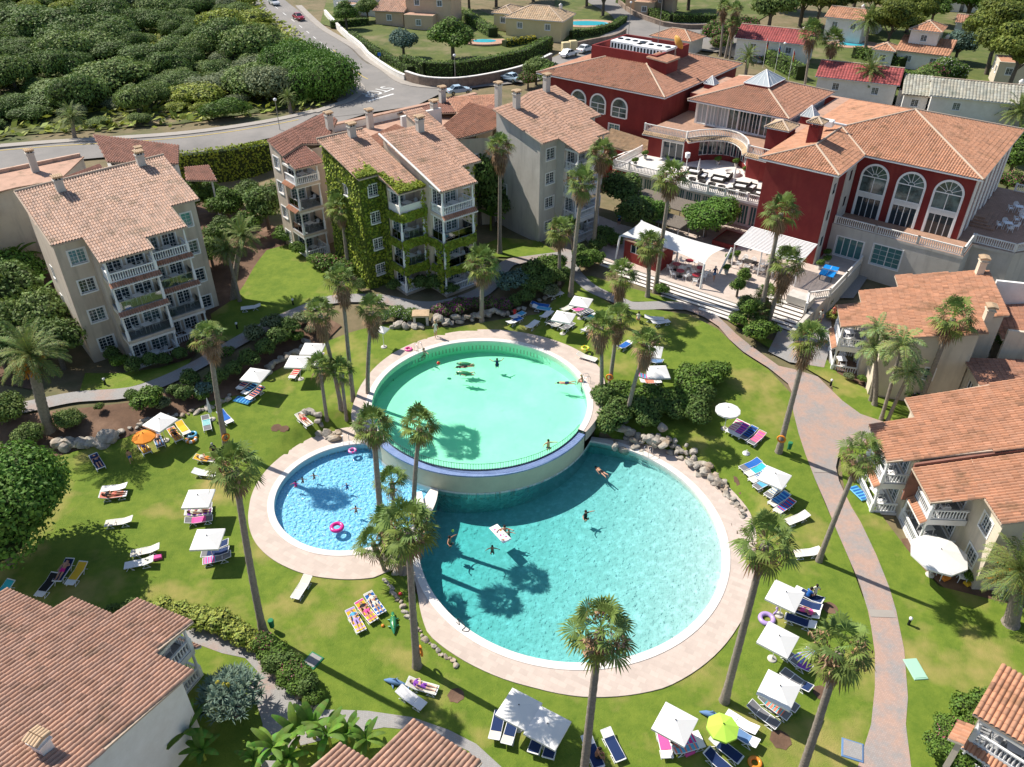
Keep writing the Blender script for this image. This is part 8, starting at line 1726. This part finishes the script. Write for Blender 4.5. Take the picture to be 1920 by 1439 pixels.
# ---------------------------------------------------------------- neighbourhood beyond the hotel
def villa(p_, w, d, rz, h, kind, wm, tm, label, extra=(), ch=None, wins=2, z0=None):
    g_ = at(*p_); z = tz(g_.x, g_.y); r = empty('villa', (g_.x, g_.y, 0), R_(rz), label, 'house', 'villas beyond the hotel'); z1 = z+h
    def blk(x0, y0, x1, y1, za, kd, wn=2, top=None):
        hh = za-z; op = lambda L: [(L*(k+.5)/wn-.55, L*(k+.5)/wn+.55, za-1.9, za-.75, 'double') for k in range(wn)] if L > 2 else []
        body(r, [(x0, y0), (x1, y0), (x1, y1), (x0, y1)], z-.5, za, wm, {0: op(x1-x0), 3: op(y1-y0) if y1-y0 > 3 else []})
        e = .45
        if kd == 'hip': F, Rg = hip(x0-e, y0-e, x1+e, y1+e, za+.1, .42); poly_roof(r, F, tm, .5, .6, Rg, .12)
        elif kd == 'gable':
            ym = (y0+y1)/2; zr = za+.1+(y1-y0+2*e)/2*.42; a = [(x0-e, y0-e, za+.1), (x1+e, y0-e, za+.1), (x1+e, ym, zr), (x0-e, ym, zr)]; b = [(x1+e, y1+e, za+.1), (x0-e, y1+e, za+.1), (x0-e, ym, zr), (x1+e, ym, zr)]
            poly_roof(r, [(a, (0, -1)), (b, (0, 1))], tm, .5, .6, [[a[3], a[2]]], .12)
            gb = MB(); [gb.add([(x, y0, za), (x, y1, za), (x, ym, zr-.25)], [(0, 1, 2)], wm) for x in (x0, x1)]; gb.build('gable', r)
        elif kd == 'mono': roof(r, [(x0-e, y0-e), (x1+e, y0-e), (x1+e, y1+e), (x0-e, y1+e)], lambda x, y: za+.15+.25*(y-y0), (0, -1), tm, .5, .6)
        else: q = MB(); q.box((x0-.05, y0-.05, za), (x1+.05, y1+.05, za+.25), wm); q.box((x0+.2, y0+.2, za+.251), (x1-.2, y1-.2, za+.27), tm); q.build('roof_slab', r)
    blk(-w/2, 0, w/2, d, z1, kind, wins)
    for (x0, y0, x1, y1, hh, kd) in extra: blk(x0, y0, x1, y1, z+hh, kd, 1)
    if ch: c = MB(); c.box((ch[0]-.3, ch[1]-.3, z1), (ch[0]+.3, ch[1]+.3, z1+2.0), 'white_wall'); c.lathe([(.4, 0), (.45, .15), (.1, .5)], 'white_wall', 8, (ch[0], ch[1], z1+2)); c.build('chimney', r)
    return r
villa((805,52),11,8,-14,6.6,'mono','peach_render','tile_pink','peach villa with a balcony and a tiled pergola beside the road',[(-12.5,-2,-5.6,5,3.4,'mono'),(-4.9,-3.2,2,-.1,2.9,'flat')],None)
villa((1000,72),13,9,-20,3.8,'hip','yellow_render','tile_tan','yellow villa with a tan hipped roof at the top centre',[(-11,4,-6.6,11,3.8,'hip')],(4,7))
villa((665,28),12,8,-25,5.5,'flat','white_wall','tile_pink','white house with an outside stair at the top left of the street',[(-3,-3,2,-.1,2.6,'flat')])
villa((745,30),6,5,-14,3.6,'mono','peach_render','tile_pink','low annexe of the peach houses at the top edge',[])
villa((1440,118),14,8,-28,4.0,'gable','white_wall','tile_red','white cottage with a plain red roof beside the hotel drive',[],(5,5))
villa((1597,192),13,8,-26,3.6,'gable','white_wall','tile_red','white cottage with a red and white corrugated roof behind the tall palms',[(7,1,13,4,2.4,'flat')],(2,6))
villa((1720,132),9,6,-32,3.2,'mono','white_wall','tile_orange','white cottage with a small tower and orange roofs at the upper right',[(-3.4,3,1.8,9,6.6,'hip'),(-8.6,-1,-5,3.4,3,'hip')],(3,7))
villa((1835,232),16,8,-22,3.6,'gable','white_wall','tile_grey','white house with a grey-green ribbed roof right of the pines',[(-12,2,-8.3,8,3,'mono')],(5,6))
villa((1818,74),7,5,-25,3.2,'gable','white_wall','tile_dull','small white house with a dull red roof at the upper right',[],(2,3))
villa((1575,80),8,7,-35,4.8,'gable','white_wall','tile_orange','white two-storey cottage partly hidden by the far palms',[],(2,5))
villa((1215,24),12,7,-20,4.5,'flat','peach_render','tile_pink','peach house at the top edge above the road bend',[(-3,-3,2,-.1,2.6,'flat')])
villa((1750,20),12,6,-25,5.2,'flat','white_wall','tile_grey','white apartment house at the top edge, right part',[(7,1,13,5,3.5,'flat')])
villa((1690,18),8,6,-25,4.2,'gable','white_wall','tile_orange','white cottage at the top edge beside the far palms',[])
villa((1900,15),10,6,-25,3.5,'gable','white_wall','tile_orange','white cottage in the top right corner',[])
villa((1905,165),8,6,-20,4,'flat','cream_render','tile_orange','cream house hidden behind the large pine at the right edge',[])
villa((1620,62),6,5,-30,3.2,'gable','white_wall','tile_dull','tiny cottage glimpsed beneath the far date palm',[])
villa((1255,98),9,6,-38,2.6,'hip','white_wall','tile_orange','small orange-roofed pavilion behind the hotel roof units',[])
# far gardens: lawn, pools, terraces
drape('garden_lawn', [px([(600,45),(640,55),(690,100),(750,140),(850,145),(1030,95),(1000,60),(900,20),(700,-20),(620,-20)]), px([(1060,85),(1170,60),(1160,-20),(1040,-20),(1040,60)]), px([(1230,20),(1420,40),(1520,-20),(1230,-40)]), px([(1420,110),(1500,60),(1960,0),(1990,330),(1880,330),(1700,190),(1560,190),(1450,140)])], 'garden_grass', .02, step=3)
for p_, a, b, l in [((1100,45),5.2,2.6,'far'),((908,78),2.6,1.6,'near'),((1600,84),3.2,1.8,'right')]:
    g_ = at(*p_); z = tz(g_.x, g_.y); c = MB(); c.prism([(g_.x+(a+2.6)*math.cos(t*.2617), g_.y+(b+2.0)*math.sin(t*.2617)) for t in range(24)], z-.2, z+.12, 'tile_pink'); struct(c.build('pool_terrace')); c = MB(); c.prism([(g_.x+a*math.cos(t*.2617), g_.y+b*math.sin(t*.2617)) for t in range(24)], z, z+.15, 'far_pool'); struct(c.build('pool_water'))
mat('stone_wall', (.30,.23,.18), .95, (.20,.15,.12), 1.4, contrast=(.4,.6), bump=.6, bs=4); 
def swall(pts, h, w, m, cap, label):
    C = smooth([at(*p)[:2] for p in pts]); q = MB()
    for a, b in zip(C, C[1:]):
        a = Vector(a); b = Vector(b); u = (b-a).normalized(); n_ = Vector((-u.y, u.x))*w/2; za, zb = tz(*a), tz(*b); P = [a+n_, a-n_, b-n_, b+n_]
        for (k, m_, e, lo, hi) in ((0, m, 0, -.4, h), (1, cap, .06, h, h+.14)):
            V = [(p.x+(n_.x*e*2 if i in (0, 3) else -n_.x*e*2), p.y+(n_.y*e*2 if i in (0, 3) else -n_.y*e*2), (za if i < 2 else zb)+hh) for hh in (lo, hi) for i, p in enumerate(P)]; q.add(V, [(4, 5, 6, 7), (0, 1, 5, 4), (1, 2, 6, 5), (2, 3, 7, 6), (3, 0, 4, 7)], m_)
    tag(q.build('stone_wall'), label, 'wall')
swall([(610,28),(645,66),(690,108),(735,140),(760,152)], 1.0, .5, 'white_wall', 'white_wall', 'low white wall along the street in front of the peach villa')
swall([(762,152),(800,163),(860,165),(930,154),(990,138),(1033,118)], 1.7, .5, 'stone_wall', 'white_wall', 'brown stone wall with a white coping following the road bend')
swall([(1078,95),(1110,88),(1150,80),(1172,68)], 1.5, .5, 'stone_wall', 'stone_wall', 'stone retaining wall below the far pool terrace'); swall([(1160,8),(1185,28),(1230,46),(1290,56),(1345,54)], 1.0, .5, 'stone_wall', 'stone_wall', 'curved low stone wall along the far road bend')
for p_, l in [((1060,98),'left yellow gatepost at the drive of the yellow villa'),((1074,95),'right yellow gatepost at the drive of the yellow villa')]:
    g_ = at(*p_); c = MB(); c.box((-.8, -.6, 0), (.8, .6, 2.0), 'yellow_render', bev=.1); tag(c.build('gatepost', None, (g_.x, g_.y, tz(g_.x, g_.y)), .3), l, 'gatepost')
def lamp(p_, h, l, blue=False):
    g_ = at(*p_); r = empty('street_lamp', (g_.x, g_.y, tz(g_.x, g_.y)), 0, l, 'street lamp'); c = MB(); c.tube([(0, 0, 0), (0, 0, h)], .06, 'grey_metal', 6); c.build('pole', r); c = MB(); c.lathe([(.05, h), (.28, h+.1), (.25, h+.35), (.05, h+.45)], 'white_plastic', 8); c.build('lamp_head', r)
lamp((854,160),5,'street lamp in front of the brown stone wall'); lamp((525,245),4.5,'street lamp at the roadside by the brown-roofed wing'); lamp((1178,70),7,'tall street lamp at the far road bend'); lamp((1462,135),5,'street lamp beside the hotel flags')
g_ = at(713,125); c = MB(); c.tube([(0, 0, 0), (0, 0, 2.6)], .04, 'grey_metal', 5); c.box((-.3, -.05, 2.0), (.3, .0, 2.6), 'cloth_blue'); tag(c.build('road_sign', None, (g_.x, g_.y, tz(g_.x, g_.y))), 'blue road sign at the street corner', 'road sign')
for p_, cols, l in [((1430,128),[('cloth_black',0),('cloth_red',1),('cloth_yellow',2)],'black, red and yellow flag on a pole by the hotel drive'),((1452,138),[('cloth_blue',0),('cloth_red',1),('cloth_blue',2)],'blue and red flag on a pole by the hotel drive'),((1478,150),[('cloth_red',0),('cloth_yellow',1),('cloth_red',2)],'red and yellow striped flag on a pole by the hotel drive')]:
    g_ = at(*p_); r = empty('flag', (g_.x, g_.y, tz(g_.x, g_.y)), .6, l, 'flag', None); c = MB(); c.tube([(0, 0, 0), (0, 0, 5.5)], .04, 'white_paint', 5); c.build('pole', r); c = MB()
    for m_, k in cols: c.add([(.05, .02*k, 5.3-k*.5), (.7, .15, 4.6-k*.5), (.65, .1, 4.05-k*.5), (.05, .02*k, 4.8-k*.5)], [(0, 1, 2, 3)], m_)
    c.build('cloth', r)
# cars
def car(p_, q_, m_, label, wagon=False):
    a, b = at(*p_), at(*q_); d = Vector((b.x-a.x, b.y-a.y)); c_ = (a+b)/2; r = empty('parked_car', (c_.x, c_.y, tz(c_.x, c_.y)+.2), math.atan2(d.y, d.x), label, 'car')
    B_ = MB(); W2 = .86; prof = [(-2.1,.35),(-2.12,.75),(-1.95,.92),(-1.2,.98),(.75,1.0),(1.75,.86),(2.1,.66),(2.12,.35)]
    cab = [(-1.85 if wagon else -1.45,.97),(-1.6 if wagon else -.95,1.42),(.15,1.45),(1.0,.99)]
    for pr, w0, m__ in ((prof, W2, m_),):
        n = len(pr); V = [(x, s*(w0-(.08 if z > .9 or z < .4 else 0)), z) for s in (-1, 1) for x, z in pr]; B_.add(V, [(i, i+1, n+i+1, n+i) for i in range(n-1)]+[(n-1, 0, n, 2*n-1)]+[list(range(n))[::-1], [n+i for i in range(n)]], m__)
    B_.build('body', r); C2 = MB(); V = [(x, s*(W2-.1-(.16 if z > 1.2 else 0)), z) for s in (-1, 1) for x, z in cab]; C2.add(V, [(0, 1, 5, 4), (2, 3, 7, 6), (0, 3, 2, 1), (4, 5, 6, 7)], 'window_glass'); C2.build('windows', r)
    t_ = MB(); t_.box((cab[1][0], -.6, 1.41), (.16, .6, 1.47), m_, bev=.02); 
    for s in (-.66, .66): t_.tube([(cab[0][0], s*1.1, .98), (cab[1][0], s*.93, 1.43), (.15, s*.93, 1.45), (1.0, s*1.1, 1.0)], .035, m_, 4); t_.tube([(-.35, s*.95, 1.43), (-.35, s*1.12, 1.0)], .03, m_, 4)
    t_.build('roof', r)
    for x in (-1.35, 1.35):
        for s in (-1, 1):
            w = MB(); w.torus((0, 0, 0), .25, .09, 'core', 16, 8); w.lathe([(.19, -.05), (.19, .05)], 'grey_metal', 10); o = w.build('wheel', r, (x, s*.80, .33)); o.rotation_euler = (math.pi/2, 0, 0)
    for s in (-.6, .6): h_ = MB(); h_.box((2.02, s-.15, .60), (2.13, s+.15, .74), 'white_plastic'); h_.build('headlight', r); h_ = MB(); h_.box((-2.13, s-.14, .66), (-2.05, s+.14, .82), 'cloth_red'); h_.build('tail_light', r)
for k, c in {'car_silver': (.55,.57,.6), 'car_red': (.28,.012,.03), 'car_blue': (.38,.5,.6), 'car_white': (.75,.76,.78), 'car_navy': (.02,.04,.09)}.items(): mat(k, c, .25, spec=.6)
car((500,4),(530,18),'car_silver','silver estate car parked at the top of the street',True); car((546,32),(576,46),'car_red','dark red car parked behind the silver one'); car((975,158),(938,150),'car_blue','pale blue rounded car on the road behind the pale grey block'); car((842,180),(880,176),'car_blue','grey-blue car half hidden behind the ivy block roof'); car((1050,112),(1082,104),'car_white','white car on the road, nearer to the hotel roof'); car((1082,104),(1112,95),'car_white','second white car further along the road'); car((1412,118),(1446,108),'car_navy','dark blue car on the hotel drive')
# ---------------------------------------------------------------- hotel forecourt furniture
def hloc(x, y, z): return T_(x, y, z)
def hthing(mb, name, x, y, z, label, cat, rz=0, group=None): return tag(mb.build(name, None, hloc(x, y, z), HR+rz), label, cat, group)
# shade sail with kiosk
sl = MB(); P = {}; nu, nv = 14, 8; cr = [(-17.9, -12.1, 5.9), (-7.3, -12.5, 5.9), (-7.2, -8.0, 6.0), (-16.9, -9.2, 7.0)]
V = []
for i in range(nu+1):
    for j in range(nv+1):
        s, t = i/nu, j/nv; a = Vector(cr[0]).lerp(Vector(cr[1]), s); b = Vector(cr[3]).lerp(Vector(cr[2]), s); a.y += .7*math.sin(math.pi*s); b.y -= .5*math.sin(math.pi*s); p = a.lerp(b, t); p.x += (.5 if s < .5 else -.5)*abs(1-2*s)*math.sin(math.pi*t)*.9; p.z += .55*math.sin(math.pi*t)*(1-s)*.4-.35*math.sin(math.pi*s)*math.sin(math.pi*t)+.5*math.exp(-((s-.45)*6)**2)*math.sin(math.pi*t); V.append(p)
sl.add(V+[p-Vector((0, 0, .03)) for p in V], [(i*(nv+1)+j, (i+1)*(nv+1)+j, (i+1)*(nv+1)+j+1, i*(nv+1)+j+1) for i in range(nu) for j in range(nv)], 'canopy_white', True)
r = empty('shade_sail', hloc(0, 0, 0), HR, 'large white tensioned shade sail over the kiosk and red tables', 'shade sail'); sl.build('sail', r)
for a, b in (((-17.9,-12.5,3.2),(-17.8,-12.1,5.9)),((-7.2,-12.9,3.2),(-7.3,-12.5,5.9)),((-7.1,-8.6,3.2),(-6.6,-7.6,6.1)),((-17.4,-8.8,3.2),(-16.9,-9.2,7.0)),((-12.2,-8.9,3.2),(-12.2,-8.7,5.9))): m = MB(); m.tube([a, b], .12, 'white_paint', 8); m.build('mast', r)
r = empty('kiosk', hloc(0, 0, 0), HR, 'small red kiosk with a serving window under the shade sail', 'kiosk'); body(r, [(-17.2, -12.0), (-12.4, -12.4), (-12.6, -9.1), (-16.8, -9.0)], 3.2, 5.6, 'red_render', {0: [(.8, 2.2, 4.3, 5.3, 'bare')]}); m = MB(); m.prism([(-17.3, -12.1), (-12.3, -12.5), (-12.5, -9.0), (-16.9, -8.9)], 5.6, 5.72, 'tile_pink'); m.build('roof_slab', r)
# louvred pergola
r = empty('pergola', hloc(0, 0, 0), HR, 'white louvred pergola leaning on the blank red hotel wall', 'pergola'); m = MB(); zp_ = lambda y: 6.55+(y+2.3)*.13
for k in range(17): y = -6.4+k*.26; m.box((-6.9, y, zp_(y)), (.6, y+.19, zp_(y)+.03), 'white_paint')
m.build('louvres', r)
for x in (-6.7, -4.9, -3.1, -1.3, .4): m = MB(); m.tube([(x, -6.5, zp_(-6.5)-.1), (x, -2.1, zp_(-2.1)-.1)], .07, 'grey_metal', 6); m.build('beam', r)
for x in (-6.8, -3.7, .4): m = MB(); m.tube([(x, -6.3, 3.2), (x, -6.3, 5.95)], .07, 'white_paint', 8); m.build('post', r)
# thatched shades
mat('thatch', (.20,.17,.14), 1, (.13,.11,.09), 8, bump=1, bs=14)
for (x0, y0, x1, y1, z_, l) in ((-23.0,-1.2,-12.6,2.4,5.6,'long brushwood shade roof before the hotel glass front'),(-18.6,-5.2,-14.0,-2.0,5.3,'small brushwood shade roof behind the shade sail')):
    r = empty('brushwood_shade', hloc(0, 0, 0), HR, l, 'shade roof'); m = MB(); m.box((x0, y0, z_), (x1, y1, z_+.16), 'thatch', bev=.04); m.build('roof', r)
    for x in (x0+.3, (x0+x1)/2, x1-.3):
        for y in (y0+.2, y1-.2): m = MB(); m.tube([(x, y, 3.2), (x, y, z_)], .05, 'white_paint', 6); m.build('post', r)
# red round cafe tables with wire chairs
def cafe(x, y, i):
    m = MB(); m.lathe([(.35, 0), (.33, .03), (.03, .05), (.03, .70)], 'dark_metal', 12); m.lathe([(.45, .70), (.45, .74)], 'red_table', 18); hthing(m, 'cafe_table', x, y, 3.205, 'red-topped round cafe table under the shade sail, '+['back-left', 'back-middle', 'right-hand', 'front-right', 'front-middle'][i]+' one', 'table', 0, 'red cafe tables')
    for k in range(3):
        a = k*2.1+i; c = hloc(x+.8*math.cos(a), y+.8*math.sin(a), 3.205); place(CH0, 0, c, HR+a-math.pi/2, 'white chair at a red cafe table under the shade sail', 'chairs at the red cafe tables')
mat('red_table', (.28,.02,.03), .4); [cafe(x, y, i) for i, (x, y) in enumerate([(-11.3,-10.6),(-10.6,-9.0),(-8.8,-9.8),(-8.4,-11.6),(-10.2,-11.8)])]
mat('tt_blue', (.01,.22,.62), .4)
r = empty('table_tennis_table', hloc(2.4,-1.9,3.205), HR+.1, 'blue table tennis table on the court beside the red hotel', 'table tennis table'); m = MB(); m.box((-.76, -1.37, .70), (.76, 1.37, .76), 'tt_blue'); m.box((-.012, -1.36, .761), (.012, 1.36, .764), 'white_line'); m.build('tabletop', r); m = MB(); m.box((-.9, -.01, .765), (.9, .01, .92), 'fabric_white'); m.build('net', r)
for s in (-1, 1):
    for t in (-1, 1): m = MB(); m.box((s*.6-.03, t*1.1-.03, 0), (s*.6+.03, t*1.1+.03, .70), 'dark_metal'); m.build('leg', r)
# sofas, tub chairs, lamps and pots on the hotel terrace
mat('wicker', (.03,.028,.028), .7, (.05,.045,.04), 20)
def sofa(x, y, a, l):
    r = empty('wicker_sofa', hloc(x, y, 6.805), HR+a, l, 'sofa', 'wicker sofas on the hotel terrace'); m = MB(); m.box((-.85, -.4, 0), (.85, .4, .32), 'wicker', bev=.03); m.box((-.85, .28, .32), (.85, .42, .72), 'wicker', bev=.03); m.box((-.87, -.4, .32), (-.70, .27, .55), 'wicker'); m.box((.70, -.4, .32), (.87, .27, .55), 'wicker'); m.build('frame', r); m = MB(); m.box((-.68, -.38, .321), (.68, .26, .45), 'fabric_white', bev=.04); m.build('cushion', r)
for i, (x, y, a) in enumerate([(-19.4,8.2,.2),(-17.8,7.4,1.7),(-15.8,7.6,.1),(-15.2,9.0,-1.4),(-12.6,7.2,.2),(-11.4,7.6,1.6),(-9.6,6.4,.2)]): sofa(x, y, a, NTH[i]+' dark wicker sofa from the left on the hotel terrace')
for i in range(8):
    x = -19.6+i*1.35; m = MB(); m.lathe([(.40, 0), (.46, .3), (.48, .52), (.42, .52), (.36, .3), (.0001, .26)], 'wicker', 14); hthing(m, 'tub_chair', x, 5.3+.15*math.sin(i), 6.805, NTH[i]+' round dark tub chair from the left along the terrace balustrade', 'chair', 0, 'tub chairs on the hotel terrace')
m = MB(); m.lathe([(1.1, 0), (1.1, .42), (.75, .42), (.72, .3), (.0001, .3)], 'coping', 24); hthing(m, 'stone_basin', -15.6, 11.0, 6.805, 'round white seat or basin in the curved bay of the hotel terrace', 'seat')
for x, y in ((-20.8, 8.6), (-9.4, 7.6)): m = MB(); m.tube([(0, 0, 0), (0, 0, 1.7)], .05, 'white_paint', 6); m.lathe([(.3, 1.7), (.34, 2.3), (.3, 2.32)], 'white_plastic', 12); hthing(m, 'floor_lamp', x, y, 6.805, 'white outdoor floor lamp on the hotel terrace, '+('left' if x < -15 else 'right')+' one', 'lamp')
for x, y, s in ((-18.6, 7.6, 'left'), (-13.9, 8.0, 'right')): closed_parasol(label='closed white parasol on the hotel terrace, %s one' % s, pos=tuple(hloc(x, y, 6.805)))
def pot(x, y, z, l, k='g'): m = MB(); m.lathe([(.2, 0), (.28, .45), (.24, .45)], 'grey_render' if k != 'd' else 'cloth_green', 10); o = hthing(m, 'plant_pot', x, y, z, l, 'plant pot', 0, 'potted plants'); q = bpy.data.objects.new('plant', SB['g']); COL.objects.link(q); q.parent = o; q.location = (0, 0, .3); q.scale = (.5, .5, .6)
for x, y, z in ((-27.2,9.2,6.805),(-26.8,6.0,6.805),(-18.6,13.2,6.805),(-16.4,14.0,6.805),(-14.2,12.2,6.805),(-8.2,5.8,6.805),(-4.6,-7.6,3.205),(-6.6,-8.0,3.205),(-7.6,-5.2,3.205),(-7.2,-4.2,3.205),(1.0,-.6,3.205),(1.2,1.0,3.205),(.6,2.6,3.205)): pot(x, y, z, 'potted green plant on the %s' % ('hotel terrace' if z > 5 else 'hotel forecourt'))
for x, y in ((15.6,20.5),(16.8,17.4),(15.6,14.6)):
    p = hloc(x, y, 6.73); place(TB0, 1, p, HR+.3, 'white table on the brick terrace right of the hotel', 'tables of the brick terrace')
    for k in range(4): a = k*1.57+.5; c = hloc(x+.85*math.cos(a), y+.85*math.sin(a), 6.73); place(CH0, 0, c, HR+a-math.pi/2, 'white chair on the brick terrace right of the hotel', 'chairs of the brick terrace')
for x, y in ((-5.2,-5.0),(-2.6,-4.8)):
    p = hloc(x, y, 3.205); m = MB(); m.box((-.8, -.4, .7), (.8, .4, .74), 'wicker'); [m.box((a*.7-.03, b*.3-.03, 0), (a*.7+.03, b*.3+.03, .7), 'wicker') for a in (-1, 1) for b in (-1, 1)]; hthing(m, 'dining_table', x, y, 3.205, 'dark dining table under the louvred pergola', 'table', 0, 'pergola tables')
    for k in range(6): c = hloc(x-1+(k % 3), y+(-.75 if k < 3 else .75), 3.205); place(CH0, 0, c, HR+(math.pi if k < 3 else 0), 'chair at a dark table under the louvred pergola', 'chairs under the pergola')
m = MB(); m.box((-11.2, -2.2, 3.2), (-8.6, 1.6, 3.75), 'red_render'); m.box((-11.0, -2.0, 3.751), (-8.8, 1.4, 3.77), 'soil'); tag(m.build('planter', None, hloc(0, 0, 0), HR), 'low red planter on the hotel forecourt', 'planter')
for p_, l in [((1398,612),'slim young tree in front of the terrace steps'),((1380,560),'young round tree in the middle of the forecourt'),((1392,535),'small tree behind the young round tree on the forecourt')]:
    g_ = G(*p_, 3.0 if p_[1] < 600 else 2.4); o = plant('young_tree', (g_.x, g_.y), bushvar('yt', lambda: crown(120, blob_lumps(120, .9, 3.2, 8, 1.1, 2.0), 'bush_green', .2, 40)), (.95, .95, 1), l, 'tree', None, bushvar('ytt', lambda: blob_trunk(3.6, .3)))
